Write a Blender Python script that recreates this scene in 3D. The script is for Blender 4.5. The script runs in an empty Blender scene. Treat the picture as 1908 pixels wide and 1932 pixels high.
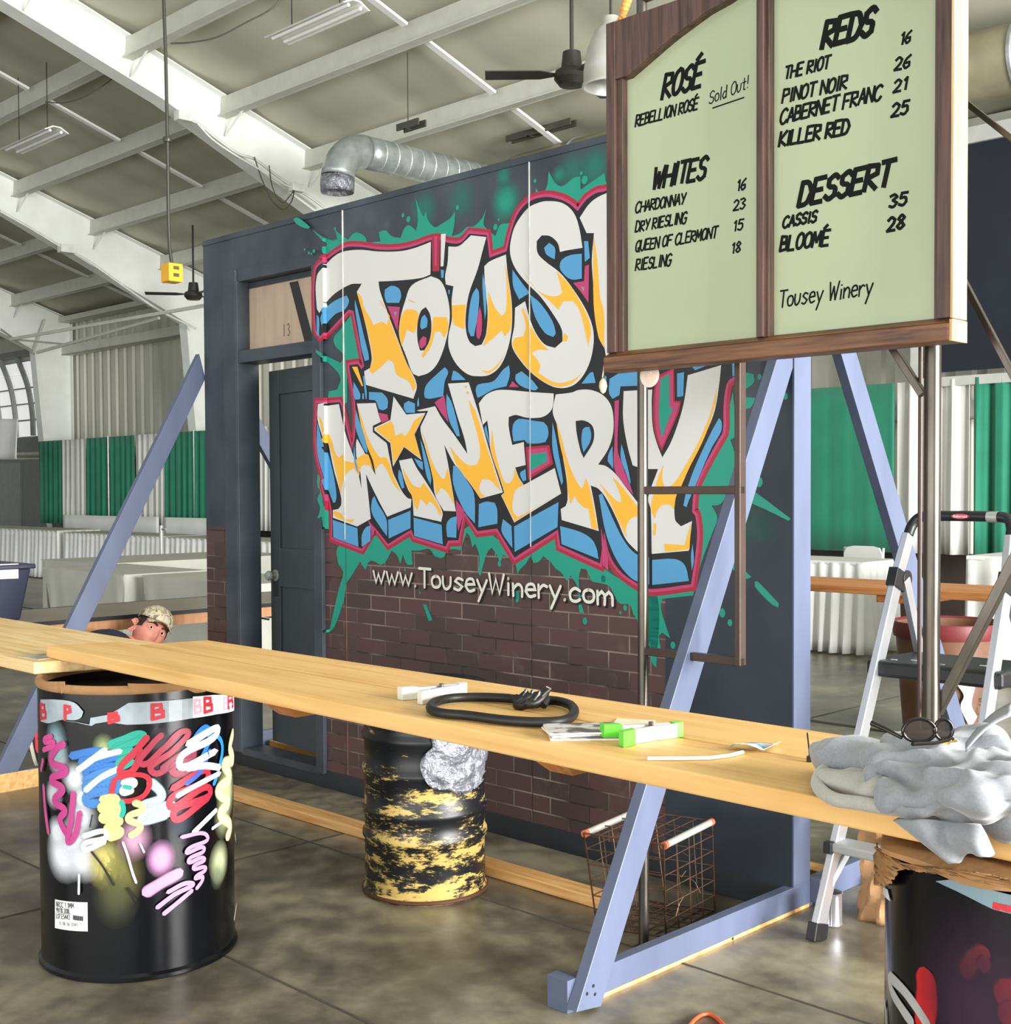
import bpy, bmesh, math, random
import numpy as np
from mathutils import Vector, Matrix
random.seed(7)
C = bpy.context.scene.collection
sc = bpy.context.scene
# ---------------------------------------------------------------- camera
FPX, CX, H = 2380., 954., 1.433
TH = math.atan(.029); RO = -.0052; CY = 922 + FPX*.029
Fw = np.array([0, math.cos(TH), -math.sin(TH)]); _R0 = np.array([1., 0, 0]); _U0 = np.array([0, math.sin(TH), math.cos(TH)])
Rt = math.cos(RO)*_R0 + math.sin(RO)*_U0; Up = -math.sin(RO)*_R0 + math.cos(RO)*_U0
cam = bpy.data.cameras.new('camera'); co = bpy.data.objects.new('camera', cam); C.objects.link(co)
M = Matrix.Identity(4)
for i in range(3):
    M[i][0] = Rt[i]; M[i][1] = Up[i]; M[i][2] = -Fw[i]
M[2][3] = H
co.matrix_world = M
cam.sensor_fit = 'HORIZONTAL'; cam.sensor_width = 36; cam.lens = 36*FPX/1908
cam.shift_x = 0; cam.shift_y = (CY-966)/1908; cam.clip_end = 200; cam.clip_start = .05
sc.camera = co
# ---------------------------------------------------------------- world, lights, exposure
Ov = np.array([-0.76278, 5.92049, 0.]); Dv = np.array([2383, -2380, 0])/math.hypot(2383, 2380); Bv = np.array([2380, 2383, 0])/math.hypot(2383, 2380)
ANG = math.atan2(Dv[1], Dv[0]); CAMP = np.array([0, 0, H])
def W(s, t, z): return Vector(tuple(Ov + s*Dv + t*Bv + np.array([0, 0, z])))
w = bpy.data.worlds.new('world'); sc.world = w; w.use_nodes = True
bg = w.node_tree.nodes['Background']; bg.inputs[0].default_value = (.93, .97, 1.0, 1); bg.inputs[1].default_value = 0.73
def area(name, loc, target, sx, sy, power, col=(1, 1, 1)):
    l = bpy.data.lights.new(name, 'AREA'); l.shape = 'RECTANGLE'; l.size = sx; l.size_y = sy; l.energy = power; l.color = col
    o = bpy.data.objects.new(name, l); C.objects.link(o); o.location = W(*loc)
    o.rotation_euler = (W(*target) - W(*loc)).to_track_quat('-Z', 'Y').to_euler(); return o
area('door_daylight', (14, .3, 2.6), (2, -.2, 1.2), 7, 4.5, 5900, (1, .985, .965))
area('ceiling_fill', (2, -9, .4), (-4, 4, 5.5), 14, 5, 1150, (1, .99, .95))  # unseen uplight added near the floor to brighten the ceiling
sc.view_settings.view_transform = 'Standard'; sc.view_settings.look = 'None'; sc.view_settings.exposure = 0; sc.view_settings.gamma = 1
sc.view_settings.use_curve_mapping = False
# ---------------------------------------------------------------- measuring helpers (camera rays met with real planes)
def ray(x, y): return Fw + Rt*(x-CX)/FPX - Up*(y-CY)/FPX
def stz(p): v = np.array(p)-Ov; return (float(v@Dv), float(v@Bv), float(v[2]))
def onz(x, y, z): r = ray(x, y); return stz(CAMP + r*(z-H)/r[2])
def ont(x, y, t): r = ray(x, y); return stz(CAMP + r*((t-(CAMP-Ov)@Bv)/(r@Bv)))
def ons(x, y, s): r = ray(x, y); return stz(CAMP + r*((s-(CAMP-Ov)@Dv)/(r@Dv)))
def ony(x, y, Y): r = ray(x, y); return stz(CAMP + r*Y/r[1])
def onr(x, y, off=0, z0=4.95, k=.33):
    r = ray(x, y); tc = (CAMP-Ov)@Bv; a = (z0+k*8.6-k*tc-off-H)/(r[2]+k*(r@Bv)); return stz(CAMP+a*r)
def roofz(t): return 4.95 + .33*(8.6-t)
# ---------------------------------------------------------------- materials
def lin(c):
    if isinstance(c, str): c = tuple(int(c[i:i+2], 16)/255 for i in (1, 3, 5))
    else: c = tuple(v/255 for v in c)
    return tuple(v/12.92 if v <= .04045 else ((v+.055)/1.055)**2.4 for v in c)
MATS = {}
def mat(name, col, rough=.6, metal=0, var=.12, scale=6, bump=0, stretch=(1, 1, 1), spec=.5, alpha=None, trans=0, emit=0, coat=0, col2=None, detail=6, contrast=None, sheen=0):
    if name in MATS: return MATS[name]
    m = bpy.data.materials.new(name); m.use_nodes = True; nt = m.node_tree; b = nt.nodes['Principled BSDF']
    c = lin(col); c2 = lin(col2) if col2 else tuple(v*(1-var) for v in c)
    c1 = c if col2 else tuple(min(1, v*(1+var)) for v in c)
    b.inputs['Roughness'].default_value = rough; b.inputs['Metallic'].default_value = metal
    b.inputs['Specular IOR Level'].default_value = spec; b.inputs['Coat Weight'].default_value = coat
    if sheen: b.inputs['Sheen Weight'].default_value = sheen
    if trans: b.inputs['Transmission Weight'].default_value = trans
    tc = nt.nodes.new('ShaderNodeTexCoord'); mp = nt.nodes.new('ShaderNodeMapping'); mp.inputs['Scale'].default_value = stretch
    nz = nt.nodes.new('ShaderNodeTexNoise'); nz.inputs['Scale'].default_value = scale; nz.inputs['Detail'].default_value = detail
    nt.links.new(tc.outputs['Object'], mp.inputs[0]); nt.links.new(mp.outputs[0], nz.inputs[0])
    rp = nt.nodes.new('ShaderNodeValToRGB'); lo, hi = contrast or (.3, .7)
    rp.color_ramp.elements[0].position = lo; rp.color_ramp.elements[1].position = hi
    rp.color_ramp.elements[0].color = (*c2, 1); rp.color_ramp.elements[1].color = (*c1, 1)
    nt.links.new(nz.outputs['Fac'], rp.inputs[0]); nt.links.new(rp.outputs[0], b.inputs['Base Color'])
    if bump:
        bp = nt.nodes.new('ShaderNodeBump'); bp.inputs['Strength'].default_value = bump; bp.inputs['Distance'].default_value = .02
        nt.links.new(nz.outputs['Fac'], bp.inputs['Height']); nt.links.new(bp.outputs[0], b.inputs['Normal'])
    if emit: b.inputs['Emission Color'].default_value = (*c, 1); b.inputs['Emission Strength'].default_value = emit
    if alpha is not None: b.inputs['Alpha'].default_value = alpha
    MATS[name] = m; return m
def wood(name, light, dark, axis=0, rough=.55, scale=3.0, knots=True):
    m = bpy.data.materials.new(name); m.use_nodes = True; nt = m.node_tree; N = nt.nodes.new; L = nt.links.new; b = nt.nodes['Principled BSDF']
    b.inputs['Roughness'].default_value = rough
    tc = N('ShaderNodeTexCoord'); mp = N('ShaderNodeMapping'); sc_ = [14, 14, 14]; sc_[axis] = .9; mp.inputs['Scale'].default_value = sc_
    nz = N('ShaderNodeTexNoise'); nz.inputs['Scale'].default_value = scale; nz.inputs['Detail'].default_value = 7; nz.inputs['Distortion'].default_value = .6
    L(tc.outputs['Object'], mp.inputs[0]); L(mp.outputs[0], nz.inputs[0])
    rp = N('ShaderNodeValToRGB'); rp.color_ramp.elements[0].position = .28; rp.color_ramp.elements[1].position = .62
    rp.color_ramp.elements[0].color = (*lin(dark), 1); rp.color_ramp.elements[1].color = (*lin(light), 1); L(nz.outputs['Fac'], rp.inputs[0])
    out = rp.outputs[0]
    if knots:
        mp2 = N('ShaderNodeMapping'); s2 = [5, 5, 5]; s2[axis] = 2.2; mp2.inputs['Scale'].default_value = s2; L(tc.outputs['Object'], mp2.inputs[0])
        v = N('ShaderNodeTexVoronoi'); v.inputs['Scale'].default_value = .8; L(mp2.outputs[0], v.inputs[0])
        r2 = N('ShaderNodeValToRGB'); r2.color_ramp.elements[0].position = .03; r2.color_ramp.elements[1].position = .11
        r2.color_ramp.elements[0].color = (.55, .42, .3, 1); r2.color_ramp.elements[1].color = (1, 1, 1, 1); L(v.outputs['Distance'], r2.inputs[0])
        mx = N('ShaderNodeMix'); mx.data_type = 'RGBA'; mx.blend_type = 'MULTIPLY'; mx.inputs[0].default_value = .75
        L(out, mx.inputs[6]); L(r2.outputs[0], mx.inputs[7]); out = mx.outputs[2]
    L(out, b.inputs['Base Color'])
    bp = N('ShaderNodeBump'); bp.inputs['Strength'].default_value = .12; bp.inputs['Distance'].default_value = .01; L(nz.outputs['Fac'], bp.inputs['Height']); L(bp.outputs[0], b.inputs['Normal'])
    MATS[name] = m; return m
def paintmat(name, rough=.45, alpha=True):
    m = bpy.data.materials.new(name); m.use_nodes = True; nt = m.node_tree; b = nt.nodes['Principled BSDF']; b.inputs['Roughness'].default_value = rough
    a = nt.nodes.new('ShaderNodeVertexColor'); a.layer_name = 'Col'; nt.links.new(a.outputs[0], b.inputs['Base Color'])
    if alpha: nt.links.new(a.outputs[1], b.inputs['Alpha'])
    MATS[name] = m; return m
PAINT = paintmat('mural_paint', .38, False); SPRAY = paintmat('spray_paint', .4, True)
# ---------------------------------------------------------------- builders (coordinates: s along the mural wall, t away from the viewer, z up)
ORG = {}
def tag(o, label=None, cat=None, group=None, kind=None):
    if label: o['label'] = label
    if cat: o['category'] = cat
    if group: o['group'] = group
    if kind: o['kind'] = kind
    return o
def thing(name, label, cat, o=(0, 0, 0), group=None, kind=None):
    e = bpy.data.objects.new(name, None); e.empty_display_size = .05; C.objects.link(e); e.location = W(*o); e.rotation_euler = (0, 0, ANG)
    ORG[e.name] = tuple(o); tag(e, label, cat, group, kind); return e
class MB:
    def __init__(s): s.v = []; s.f = []; s.m = []; s.c = []
    def add(s, vs, fs, mi=0, col=None):
        n = len(s.v); s.v += [tuple(v) for v in vs]; s.f += [tuple(i+n for i in f) for f in fs]; s.m += [mi]*len(fs)
        s.c += [col or (1, 1, 1, 1)]*len(vs); return s
    def box(s, a, b, mi=0):
        x0, x1 = sorted((a[0], b[0])); y0, y1 = sorted((a[1], b[1])); z0, z1 = sorted((a[2], b[2]))
        return s.add([(x0,y0,z0),(x1,y0,z0),(x1,y1,z0),(x0,y1,z0),(x0,y0,z1),(x1,y0,z1),(x1,y1,z1),(x0,y1,z1)],
                     [(0,3,2,1),(4,5,6,7),(0,1,5,4),(1,2,6,5),(2,3,7,6),(3,0,4,7)], mi)
    def hexa(s, q, mi=0): return s.add(q, [(0,3,2,1),(4,5,6,7),(0,1,5,4),(1,2,6,5),(2,3,7,6),(3,0,4,7)], mi)
    def bar(s, p, q, w, h, up=(0, 0, 1), mi=0):
        p = Vector(p); q = Vector(q); d = (q-p).normalized(); u = Vector(up); x = d.cross(u)
        if x.length < 1e-4: x = d.cross(Vector((1, 0, 0)))
        x.normalize(); u = x.cross(d).normalized(); x = x*w/2; u = u*h/2
        return s.hexa([p-x-u, p+x-u, p+x+u, p-x+u, q-x-u, q+x-u, q+x+u, q-x+u], mi)
    def tube(s, pts, r, n=10, mi=0, cap=True, closed=False):
        P = [Vector(p) for p in pts]; k = len(P); vs = []; rr = r if isinstance(r, (list, tuple)) else [r]*k
        prev = None
        for i in range(k):
            a = P[(i-1) % k] if (closed or i) else P[0]; b = P[(i+1) % k] if (closed or i < k-1) else P[-1]
            d = (b-a); d = d.normalized() if d.length > 1e-9 else Vector((0, 0, 1))
            if prev is None:
                x = d.cross(Vector((0, 0, 1)));
                if x.length < .05: x = d.cross(Vector((1, 0, 0)))
            else: x = prev - d*prev.dot(d)
            x.normalize(); prev = x; y = d.cross(x)
            for j in range(n):
                a_ = 2*math.pi*j/n; vs.append(P[i] + (x*math.cos(a_)+y*math.sin(a_))*rr[i])
        fs = []
        for i in range(k if closed else k-1):
            i2 = (i+1) % k
            for j in range(n): j2 = (j+1) % n; fs.append((i*n+j, i*n+j2, i2*n+j2, i2*n+j))
        if cap and not closed: fs.append(tuple(range(n-1, -1, -1))); fs.append(tuple((k-1)*n+j for j in range(n)))
        return s.add(vs, fs, mi)
    def lathe(s, prof, c=(0, 0, 0), n=40, mi=0, axis='z', a0=0, a1=2*math.pi):
        full = abs(a1-a0-2*math.pi) < 1e-6; m = n if full else n+1; vs = []
        for (r, z) in prof:
            for j in range(m):
                a = a0+(a1-a0)*j/n
                vs.append((c[0]+r*math.cos(a), c[1]+r*math.sin(a), c[2]+z) if axis == 'z' else (c[0]+z, c[1]+r*math.cos(a), c[2]+r*math.sin(a)) if axis == 'x' else (c[0]+r*math.cos(a), c[1]+z, c[2]+r*math.sin(a)))
        fs = []
        for i in range(len(prof)-1):
            for j in range(n): j2 = (j+1) % m; fs.append((i*m+j, i*m+j2, (i+1)*m+j2, (i+1)*m+j))
        return s.add(vs, fs, mi)
    def prism(s, poly, d, mi=0):   # poly: 3-D loop, d: extrusion vector
        n = len(poly); d = Vector(d); vs = [Vector(p) for p in poly] + [Vector(p)+d for p in poly]
        return s.add(vs, [tuple(range(n-1, -1, -1)), tuple(range(n, 2*n))] + [(i, (i+1) % n, n+(i+1) % n, n+i) for i in range(n)], mi)
    def grid(s, fn, nu, nv, mi=0):
        vs = [fn(i/nu, j/nv) for i in range(nu+1) for j in range(nv+1)]
        return s.add(vs, [(i*(nv+1)+j, (i+1)*(nv+1)+j, (i+1)*(nv+1)+j+1, i*(nv+1)+j+1) for i in range(nu) for j in range(nv)], mi)
    def build(s, name, mats, parent=None, o=None, smooth=None, bevel=0, solid=0, sub=0, col=False, rx=None):
        if parent is not None: org = ORG[parent.name]
        elif o is None:
            a = np.array(s.v); org = tuple(float(x) for x in ((a.min(0)+a.max(0))/2)); org = (org[0], org[1], float(a[:, 2].min()))
        else: org = o
        me = bpy.data.meshes.new(name); me.from_pydata([(v[0]-org[0], v[1]-org[1], v[2]-org[2]) for v in s.v], [], s.f)
        if not isinstance(mats, (list, tuple)): mats = [mats]
        for m in mats: me.materials.append(m)
        me.polygons.foreach_set('material_index', s.m)
        if col:
            a = me.attributes.new('Col', 'FLOAT_COLOR', 'POINT'); a.data.foreach_set('color', [x for c in s.c for x in c])
        me.update(); bm = bmesh.new(); bm.from_mesh(me)
        if not col: bmesh.ops.recalc_face_normals(bm, faces=bm.faces)
        bm.to_mesh(me); bm.free()
        ob = bpy.data.objects.new(name, me); C.objects.link(ob); ORG[ob.name] = org
        if parent is not None: ob.parent = parent
        else: ob.location = W(*org); ob.rotation_euler = (0, 0, ANG)
        if smooth is not None:
            me.polygons.foreach_set('use_smooth', [True]*len(me.polygons)); me.set_sharp_from_angle(angle=math.radians(smooth))
        if solid: md = ob.modifiers.new('s', 'SOLIDIFY'); md.thickness = solid; md.offset = 0
        if bevel: md = ob.modifiers.new('b', 'BEVEL'); md.width = bevel; md.segments = 2; md.limit_method = 'ANGLE'
        if sub: md = ob.modifiers.new('u', 'SUBSURF'); md.levels = sub; md.render_levels = sub
        return ob
def struct(mb, name, mats, **k):
    ob = mb.build(name, mats, **k)
    if ob.parent is None: ob['kind'] = 'structure'
    return ob
def cr(pts, n=6, closed=True, corner=50):   # Catmull-Rom through points, keeping sharp corners
    P = [np.array(p, float) for p in pts]; k = len(P); out = []
    sh = []
    for i in range(k):
        if not closed and i in (0, k-1): sh.append(True); continue
        a = P[i]-P[i-1]; b = P[(i+1) % k]-P[i]; d = np.dot(a, b)/(np.linalg.norm(a)*np.linalg.norm(b)+1e-9)
        sh.append(math.degrees(math.acos(max(-1, min(1, d)))) > corner)
    for i in range(k if closed else k-1):
        p1, p2 = P[i], P[(i+1) % k]; L = np.linalg.norm(p2-p1)
        def tan(j, seg):
            if sh[j % k]: return None
            v = P[(j+1) % k]-P[j-1]; return v/(np.linalg.norm(v)+1e-9)*L
        t1 = tan(i, 0); t2 = tan((i+1) % k, 1)
        if t1 is None and t2 is None: out.append(p1); continue
        if t1 is None: t1 = p2-p1
        if t2 is None: t2 = p2-p1
        for q in range(n):
            u = q/n; out.append((2*u**3-3*u**2+1)*p1+(u**3-2*u**2+u)*t1+(-2*u**3+3*u**2)*p2+(u**3-u**2)*t2)
    if not closed: out.append(P[-1])
    return [tuple(float(x) for x in p) for p in out]
# ================================================================ structure
def concrete():
    m = bpy.data.materials.new('concrete'); m.use_nodes = True; nt = m.node_tree; N = nt.nodes.new; L = nt.links.new; b = nt.nodes['Principled BSDF']
    tc = N('ShaderNodeTexCoord'); a = N('ShaderNodeTexNoise'); a.inputs['Scale'].default_value = 1.1; a.inputs['Detail'].default_value = 9; a.inputs['Roughness'].default_value = .62
    c = N('ShaderNodeTexNoise'); c.inputs['Scale'].default_value = 9; c.inputs['Detail'].default_value = 8
    L(tc.outputs['Object'], a.inputs[0]); L(tc.outputs['Object'], c.inputs[0])
    mx = N('ShaderNodeMath'); mx.operation = 'ADD'; s = N('ShaderNodeMath'); s.operation = 'MULTIPLY'; s.inputs[1].default_value = .45
    L(c.outputs['Fac'], s.inputs[0]); L(a.outputs['Fac'], mx.inputs[0]); L(s.outputs[0], mx.inputs[1])
    rp = N('ShaderNodeValToRGB'); e = rp.color_ramp.elements; e[0].position = .52; e[0].color = (*lin('#39342b'), 1); e[1].position = .92; e[1].color = (*lin('#979078'), 1)
    k = e.new(.72); k.color = (*lin('#676151'), 1)
    L(mx.outputs[0], rp.inputs[0]); L(rp.outputs[0], b.inputs['Base Color'])
    r2 = N('ShaderNodeMapRange'); r2.inputs[3].default_value = .22; r2.inputs[4].default_value = .46; L(c.outputs['Fac'], r2.inputs[0]); L(r2.outputs[0], b.inputs['Roughness'])
    b.inputs['Specular IOR Level'].default_value = .7
    bp = N('ShaderNodeBump'); bp.inputs['Strength'].default_value = .08; bp.inputs['Distance'].default_value = .02; L(c.outputs['Fac'], bp.inputs['Height']); L(bp.outputs[0], b.inputs['Normal'])
    return m
CONC = concrete()
f = MB().box((-27, -14, -.1), (14, 9.4, 0)); struct(f, 'floor', CONC, o=(0, 0, 0))
jm = mat('joint_dark', '#4a463c', .9)
g = MB()
p = onz(1520, 1360, 0); q = onz(1900, 1425, 0)
g.box((-27, p[1], .0005), (14, p[1]+.05, .003)); g.box((-27, -.62, .0003), (14, -.612, .002)); g.box((-27, -1.55, .0003), (14, -1.542, .002)); g.box((.55, -14, .0003), (.56, 9, .0018))
struct(g, 'trim_1', jm)
CEIL = mat('ceiling_panel', '#bdbdaa', .8, var=.1, scale=1.2, bump=.15, stretch=(1, .35, 1))
WHT = mat('white_steel', '#e9ece6', .45, var=.04, scale=4)
GRYW = mat('white_wall', '#b9bab0', .6, var=.1, scale=2)
# roof slope (insulation blankets sag between the strips)
S0, S1 = -26.5, 8.0
def roof(u, v):
    s = S0+(S1-S0)*u; t = -6+(14.65)*v
    sag = .05*abs(math.sin(math.pi*(s+5)/1.475)) + .10*abs(math.sin(math.pi*(t-3.63)/1.245))
    return (s, t, roofz(t)+.16-sag*.8)
m = MB().grid(roof, 210, 96); struct(m, 'ceiling', CEIL, smooth=60, solid=.02)
# purlins
m = MB()
for k in range(-7, 5):
    t = 3.63+1.245*k
    if t > 8.4: continue
    z = roofz(t)
    m.prism([(S0, t-.04, z), (S0, t+.04, z-.02), (S0, t+.03, z-.24), (S0, t-.05, z-.22)], (S1-S0, 0, 0))
    m.box((S0, t-.09, z-.235), (S1, t+.05, z-.222))
PUR = mat('purlin_grey', '#c9cbbf', .5, var=.06)
ceil = struct(m, 'trim_2', PUR)
m = MB()
for s in (-22.7, -16.8, -10.95, -5.07, .8):
    for k in range(-7, 4):
        t0 = 3.63+1.245*k+.1; t1 = t0+1.03
        m.bar((s, t0, roofz(t0)-.1), (s, t1, roofz(t1)-.1), .08, .03)
struct(m, 'trim_3', mat('strip_white', '#eef0ec', .5, var=.02))
# rigid frames: tapered column + rafter, one object each
n = 4
for s in (-20.2, -14.4, -8.6):
    m = MB(); hw = .11
    def web(pts): m.prism([(s-.012, a, b) for a, b in pts], (.024, 0, 0))
    tin = 7.75; zt = 4.28
    web([(8.55, 0), (8.12, 0), (tin, zt), (8.55, zt)])
    web([(8.55, zt), (tin, zt), (4.0, roofz(4.0)-.50), (-6, roofz(-6)-.42), (-6, roofz(-6)), (8.55, roofz(8.55))])
    for a, b in (((8.12, 0), (tin, zt)), ((tin, zt), (4.0, roofz(4)-.50)), ((4.0, roofz(4)-.5), (-6, roofz(-6)-.42)), ((-6, roofz(-6)-.0), (8.55, roofz(8.55)-.0)), ((8.55, 0), (8.55, zt+.6))):
        m.bar((s, *a), (s, *b), .24, .016, up=(0, 1, 0) if abs(a[1]-b[1]) > 3.9 and a[0] > 7 and b[0] > 7 else (0, 0, 1))
    for k in range(-5, 4):   # flange braces to the purlins
        t = 3.63+1.245*k; m.bar((s+.05, t, roofz(t)-.45), (s+.5, t, roofz(t)-.18), .02, .02)
    struct(m, 'trim_%d' % n, WHT); n += 1
# side wall of ribbed sheet + girts
m = MB(); pts = []
s = -26.5; per = .33
while s < 8: pts += [(s, 8.62), (s+.17, 8.62), (s+.20, 8.67), (s+.30, 8.67), (s+.33, 8.62)]; s += per
vs = []; fs = []
for a, b in pts: vs += [(a, b, 0), (a, b, 5.3)]
for i in range(len(pts)-1): fs.append((2*i, 2*i+2, 2*i+3, 2*i+1))
m.add(vs, fs); struct(m, 'wall_back', mat('ribbed_sheet', '#c3c3b4', .5, var=.14, scale=1.5, stretch=(1, 1, .3)))
m = MB()
for z in (4.33, 2.2): m.box((-26.5, 8.36, z-.1), (8, 8.6, z-.08)); m.box((-26.5, 8.36, z-.1), (8, 8.38, z+.08))
m.box((-26.5, 8.3, 4.9), (8, 8.6, 5.0)); struct(m, 'trim_%d' % n, PUR); n += 1
# bracing rods and eave strut under the roof at the far left
m = MB()
def LN(a, b, r=.018): m.tube([a, b], r, 6)
LN(ons(20, 640, -17.5), ons(395, 575, -12.2), .03); LN(ons(70, 665, -18.), ons(300, 600, -14.), .03); LN(ons(20, 640, -17.5), ons(130, 650, -19.), .02); LN(ons(0, 620, -17.5), ons(65, 668, -20), .02); LN(ons(62, 668, -20), ons(85, 602, -20), .02)
struct(m, 'trim_%d' % n, PUR); n += 1
# end wall, and a door of white panels with curved tracks in the last bay of the side wall
EW = -26.4
m = MB(); m.box((EW-.1, -14, 0), (EW, 8.65, 9.5)); struct(m, 'wall_left', GRYW)
m = MB(); D0, D1 = -26.2, -20.45
for i in range(5):
    z = 2.62+i*.34; m.box((D0, 8.40, z), (D1, 8.43, z+.325))
m.box((D0, 8.36, .0), (D1, 8.42, 2.6), 1); m.box((D0, 8.2, 4.33), (D1, 8.5, 4.45), 1)
o = struct(m, 'door_1', [mat('translucent_glow_panel', '#ffffff', .4, var=.02, emit=.5), mat('grey_shutter', '#7f8180', .6, var=.1)])  # emission on the white panels stands in for daylight coming through them
for x in (28, 62, 100, 140):
    s_ = ont(-60+x*.8, 760, 8.3)[0]; m = MB(); m.tube(cr([(s_+.25, 8.3, 2.62), (s_+.22, 8.3, 3.1), (s_+.05, 8.28, 3.7), (s_-.35, 8.25, 4.3)], 5, False, 200), .06, 8); m.build('door_track', mat('track_grey', '#9a9c98', .5), parent=o)
for z in (2.95, 3.3, 3.64): MB().box((D0, 8.36, z), (D1, 8.395, z+.03)).build('door_rail', MATS['track_grey'], parent=o)
s_ = ont(36, 930, 8.3)[0]; MB().box((D0, 8.33, 0), (s_, 8.36, 2.05)).build('side_leaf', mat('grey_leaf', '#90928e', .6, var=.08), parent=o)
# ================================================================ painted mural wall
from mathutils.geometry import tessellate_polygon
def wallpaint(name, cols, brick):
    m = bpy.data.materials.new(name); m.use_nodes = True; nt = m.node_tree; N = nt.nodes.new; L = nt.links.new; b = nt.nodes['Principled BSDF']; b.inputs['Roughness'].default_value = .5
    tc = N('ShaderNodeTexCoord'); nz = N('ShaderNodeTexNoise'); nz.inputs['Scale'].default_value = 3.2; nz.inputs['Detail'].default_value = 8; L(tc.outputs['Object'], nz.inputs[0])
    rp = N('ShaderNodeValToRGB'); e = rp.color_ramp.elements; e[0].position = .35; e[0].color = (*lin(cols[0]), 1); e[1].position = .72; e[1].color = (*lin(cols[1]), 1); L(nz.outputs['Fac'], rp.inputs[0])
    out = rp.outputs[0]
    if brick:
        sx = N('ShaderNodeSeparateXYZ'); L(tc.outputs['Object'], sx.inputs[0]); cb = N('ShaderNodeCombineXYZ'); L(sx.outputs[0], cb.inputs[0]); L(sx.outputs[2], cb.inputs[1])
        br = N('ShaderNodeTexBrick'); br.inputs['Scale'].default_value = 1; br.inputs['Brick Width'].default_value = .2035; br.inputs['Row Height'].default_value = .0678
        br.inputs['Mortar Size'].default_value = .0035; br.inputs['Mortar Smooth'].default_value = .3; br.inputs['Bias'].default_value = -.2
        br.inputs['Color1'].default_value = (*lin('#523a39'), 1); br.inputs['Color2'].default_value = (*lin('#3d3230'), 1); br.inputs['Mortar'].default_value = (*lin('#2a2424'), 1); L(cb.outputs[0], br.inputs[0])
        n2 = N('ShaderNodeTexNoise'); n2.inputs['Scale'].default_value = 5; n2.inputs['Detail'].default_value = 10; n2.inputs['Roughness'].default_value = .75; L(tc.outputs['Object'], n2.inputs[0])
        r2 = N('ShaderNodeValToRGB'); r2.color_ramp.elements[0].position = .56; r2.color_ramp.elements[1].position = .78; r2.color_ramp.elements[0].color = (0, 0, 0, 1); r2.color_ramp.elements[1].color = (.7, .7, .7, 1); L(n2.outputs['Fac'], r2.inputs[0])
        m1 = N('ShaderNodeMix'); m1.data_type = 'RGBA'; L(r2.outputs[0], m1.inputs[0]); L(br.outputs['Color'], m1.inputs[6]); m1.inputs[7].default_value = (*lin('#756661'), 1)
        n3 = N('ShaderNodeTexNoise'); n3.inputs['Scale'].default_value = 2.6; n3.inputs['Detail'].default_value = 6; L(tc.outputs['Object'], n3.inputs[0])
        r3 = N('ShaderNodeValToRGB'); r3.color_ramp.elements[0].position = .45; r3.color_ramp.elements[1].position = .62; L(n3.outputs['Fac'], r3.inputs[0])
        k3 = N('ShaderNodeMath'); k3.operation = 'MULTIPLY'; L(br.outputs['Fac'], k3.inputs[0]); L(r3.outputs[0], k3.inputs[1])
        m0 = m1; m1 = N('ShaderNodeMix'); m1.data_type = 'RGBA'; L(k3.outputs[0], m1.inputs[0]); L(m0.outputs[2], m1.inputs[6]); m1.inputs[7].default_value = (*lin('#8f8078'), 1)
        # brick below z = 1.25 and left of s = 1.86
        c1 = N('ShaderNodeMath'); c1.operation = 'LESS_THAN'; c1.inputs[1].default_value = 1.245; L(sx.outputs[2], c1.inputs[0])
        c2 = N('ShaderNodeMath'); c2.operation = 'LESS_THAN'; c2.inputs[1].default_value = 1.90; L(sx.outputs[0], c2.inputs[0])
        mm = N('ShaderNodeMath'); mm.operation = 'MULTIPLY'; L(c1.outputs[0], mm.inputs[0]); L(c2.outputs[0], mm.inputs[1])
        m2 = N('ShaderNodeMix'); m2.data_type = 'RGBA'; L(mm.outputs[0], m2.inputs[0]); L(out, m2.inputs[6]); L(m1.outputs[2], m2.inputs[7]); out = m2.outputs[2]
        bp = N('ShaderNodeBump'); bp.inputs['Strength'].default_value = .5; bp.inputs['Distance'].default_value = .004; bp.invert = True
        ml = N('ShaderNodeMath'); ml.operation = 'MULTIPLY'; L(br.outputs['Fac'], ml.inputs[0]); L(mm.outputs[0], ml.inputs[1]); L(ml.outputs[0], bp.inputs['Height']); L(bp.outputs[0], b.inputs['Normal'])
    L(out, b.inputs['Base Color']); return m
SLATE = wallpaint('slate_paint', ('#2c343c', '#454e57'), False); BRICK = wallpaint('slate_brick_paint', ('#2b333c', '#434b55'), True)
BLUE = mat('blue_grey_paint', '#565f76', .42, var=.12, scale=7, stretch=(1, 1, .3)); NAVY = wallpaint('navy_paint', ('#202a36', '#2d3843'), False)
DK = mat('dark_grey_door', '#3c4449', .5, var=.12, scale=3)
RAW = wood('raw_pine', '#e3b778', '#c48e4c', 0)
wall = thing('painted_backdrop', 'dark free-standing wall with big graffiti lettering, faux brick base, doorway and blue braces', 'backdrop', (0, 0, 0))
ZT, ZC, SL = 2.76, 2.73, -1.19
OL, OR = -.86, -.201
m = MB()
m.box((SL, .0, .085), (-.86, .10, ZC)).box((-.86, 0, 2.56), (-.201, .1, ZC)).box((-.201, 0, .085), (2.305, .1, ZC))
m.build('wall_panel', BRICK, wall, bevel=.001)
m = MB(); m.box((2.305, -.0005, .085), (2.43, .1, ZC)).box((1.9, -.001, .085), (2.43, .0, 1.245)); m.build('edge_panel', NAVY, wall)
m = MB(); m.box((SL-.003, -.004, ZC), (2.435, .105, ZT)); m.build('top_cap', SLATE, wall, bevel=.003)
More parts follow.
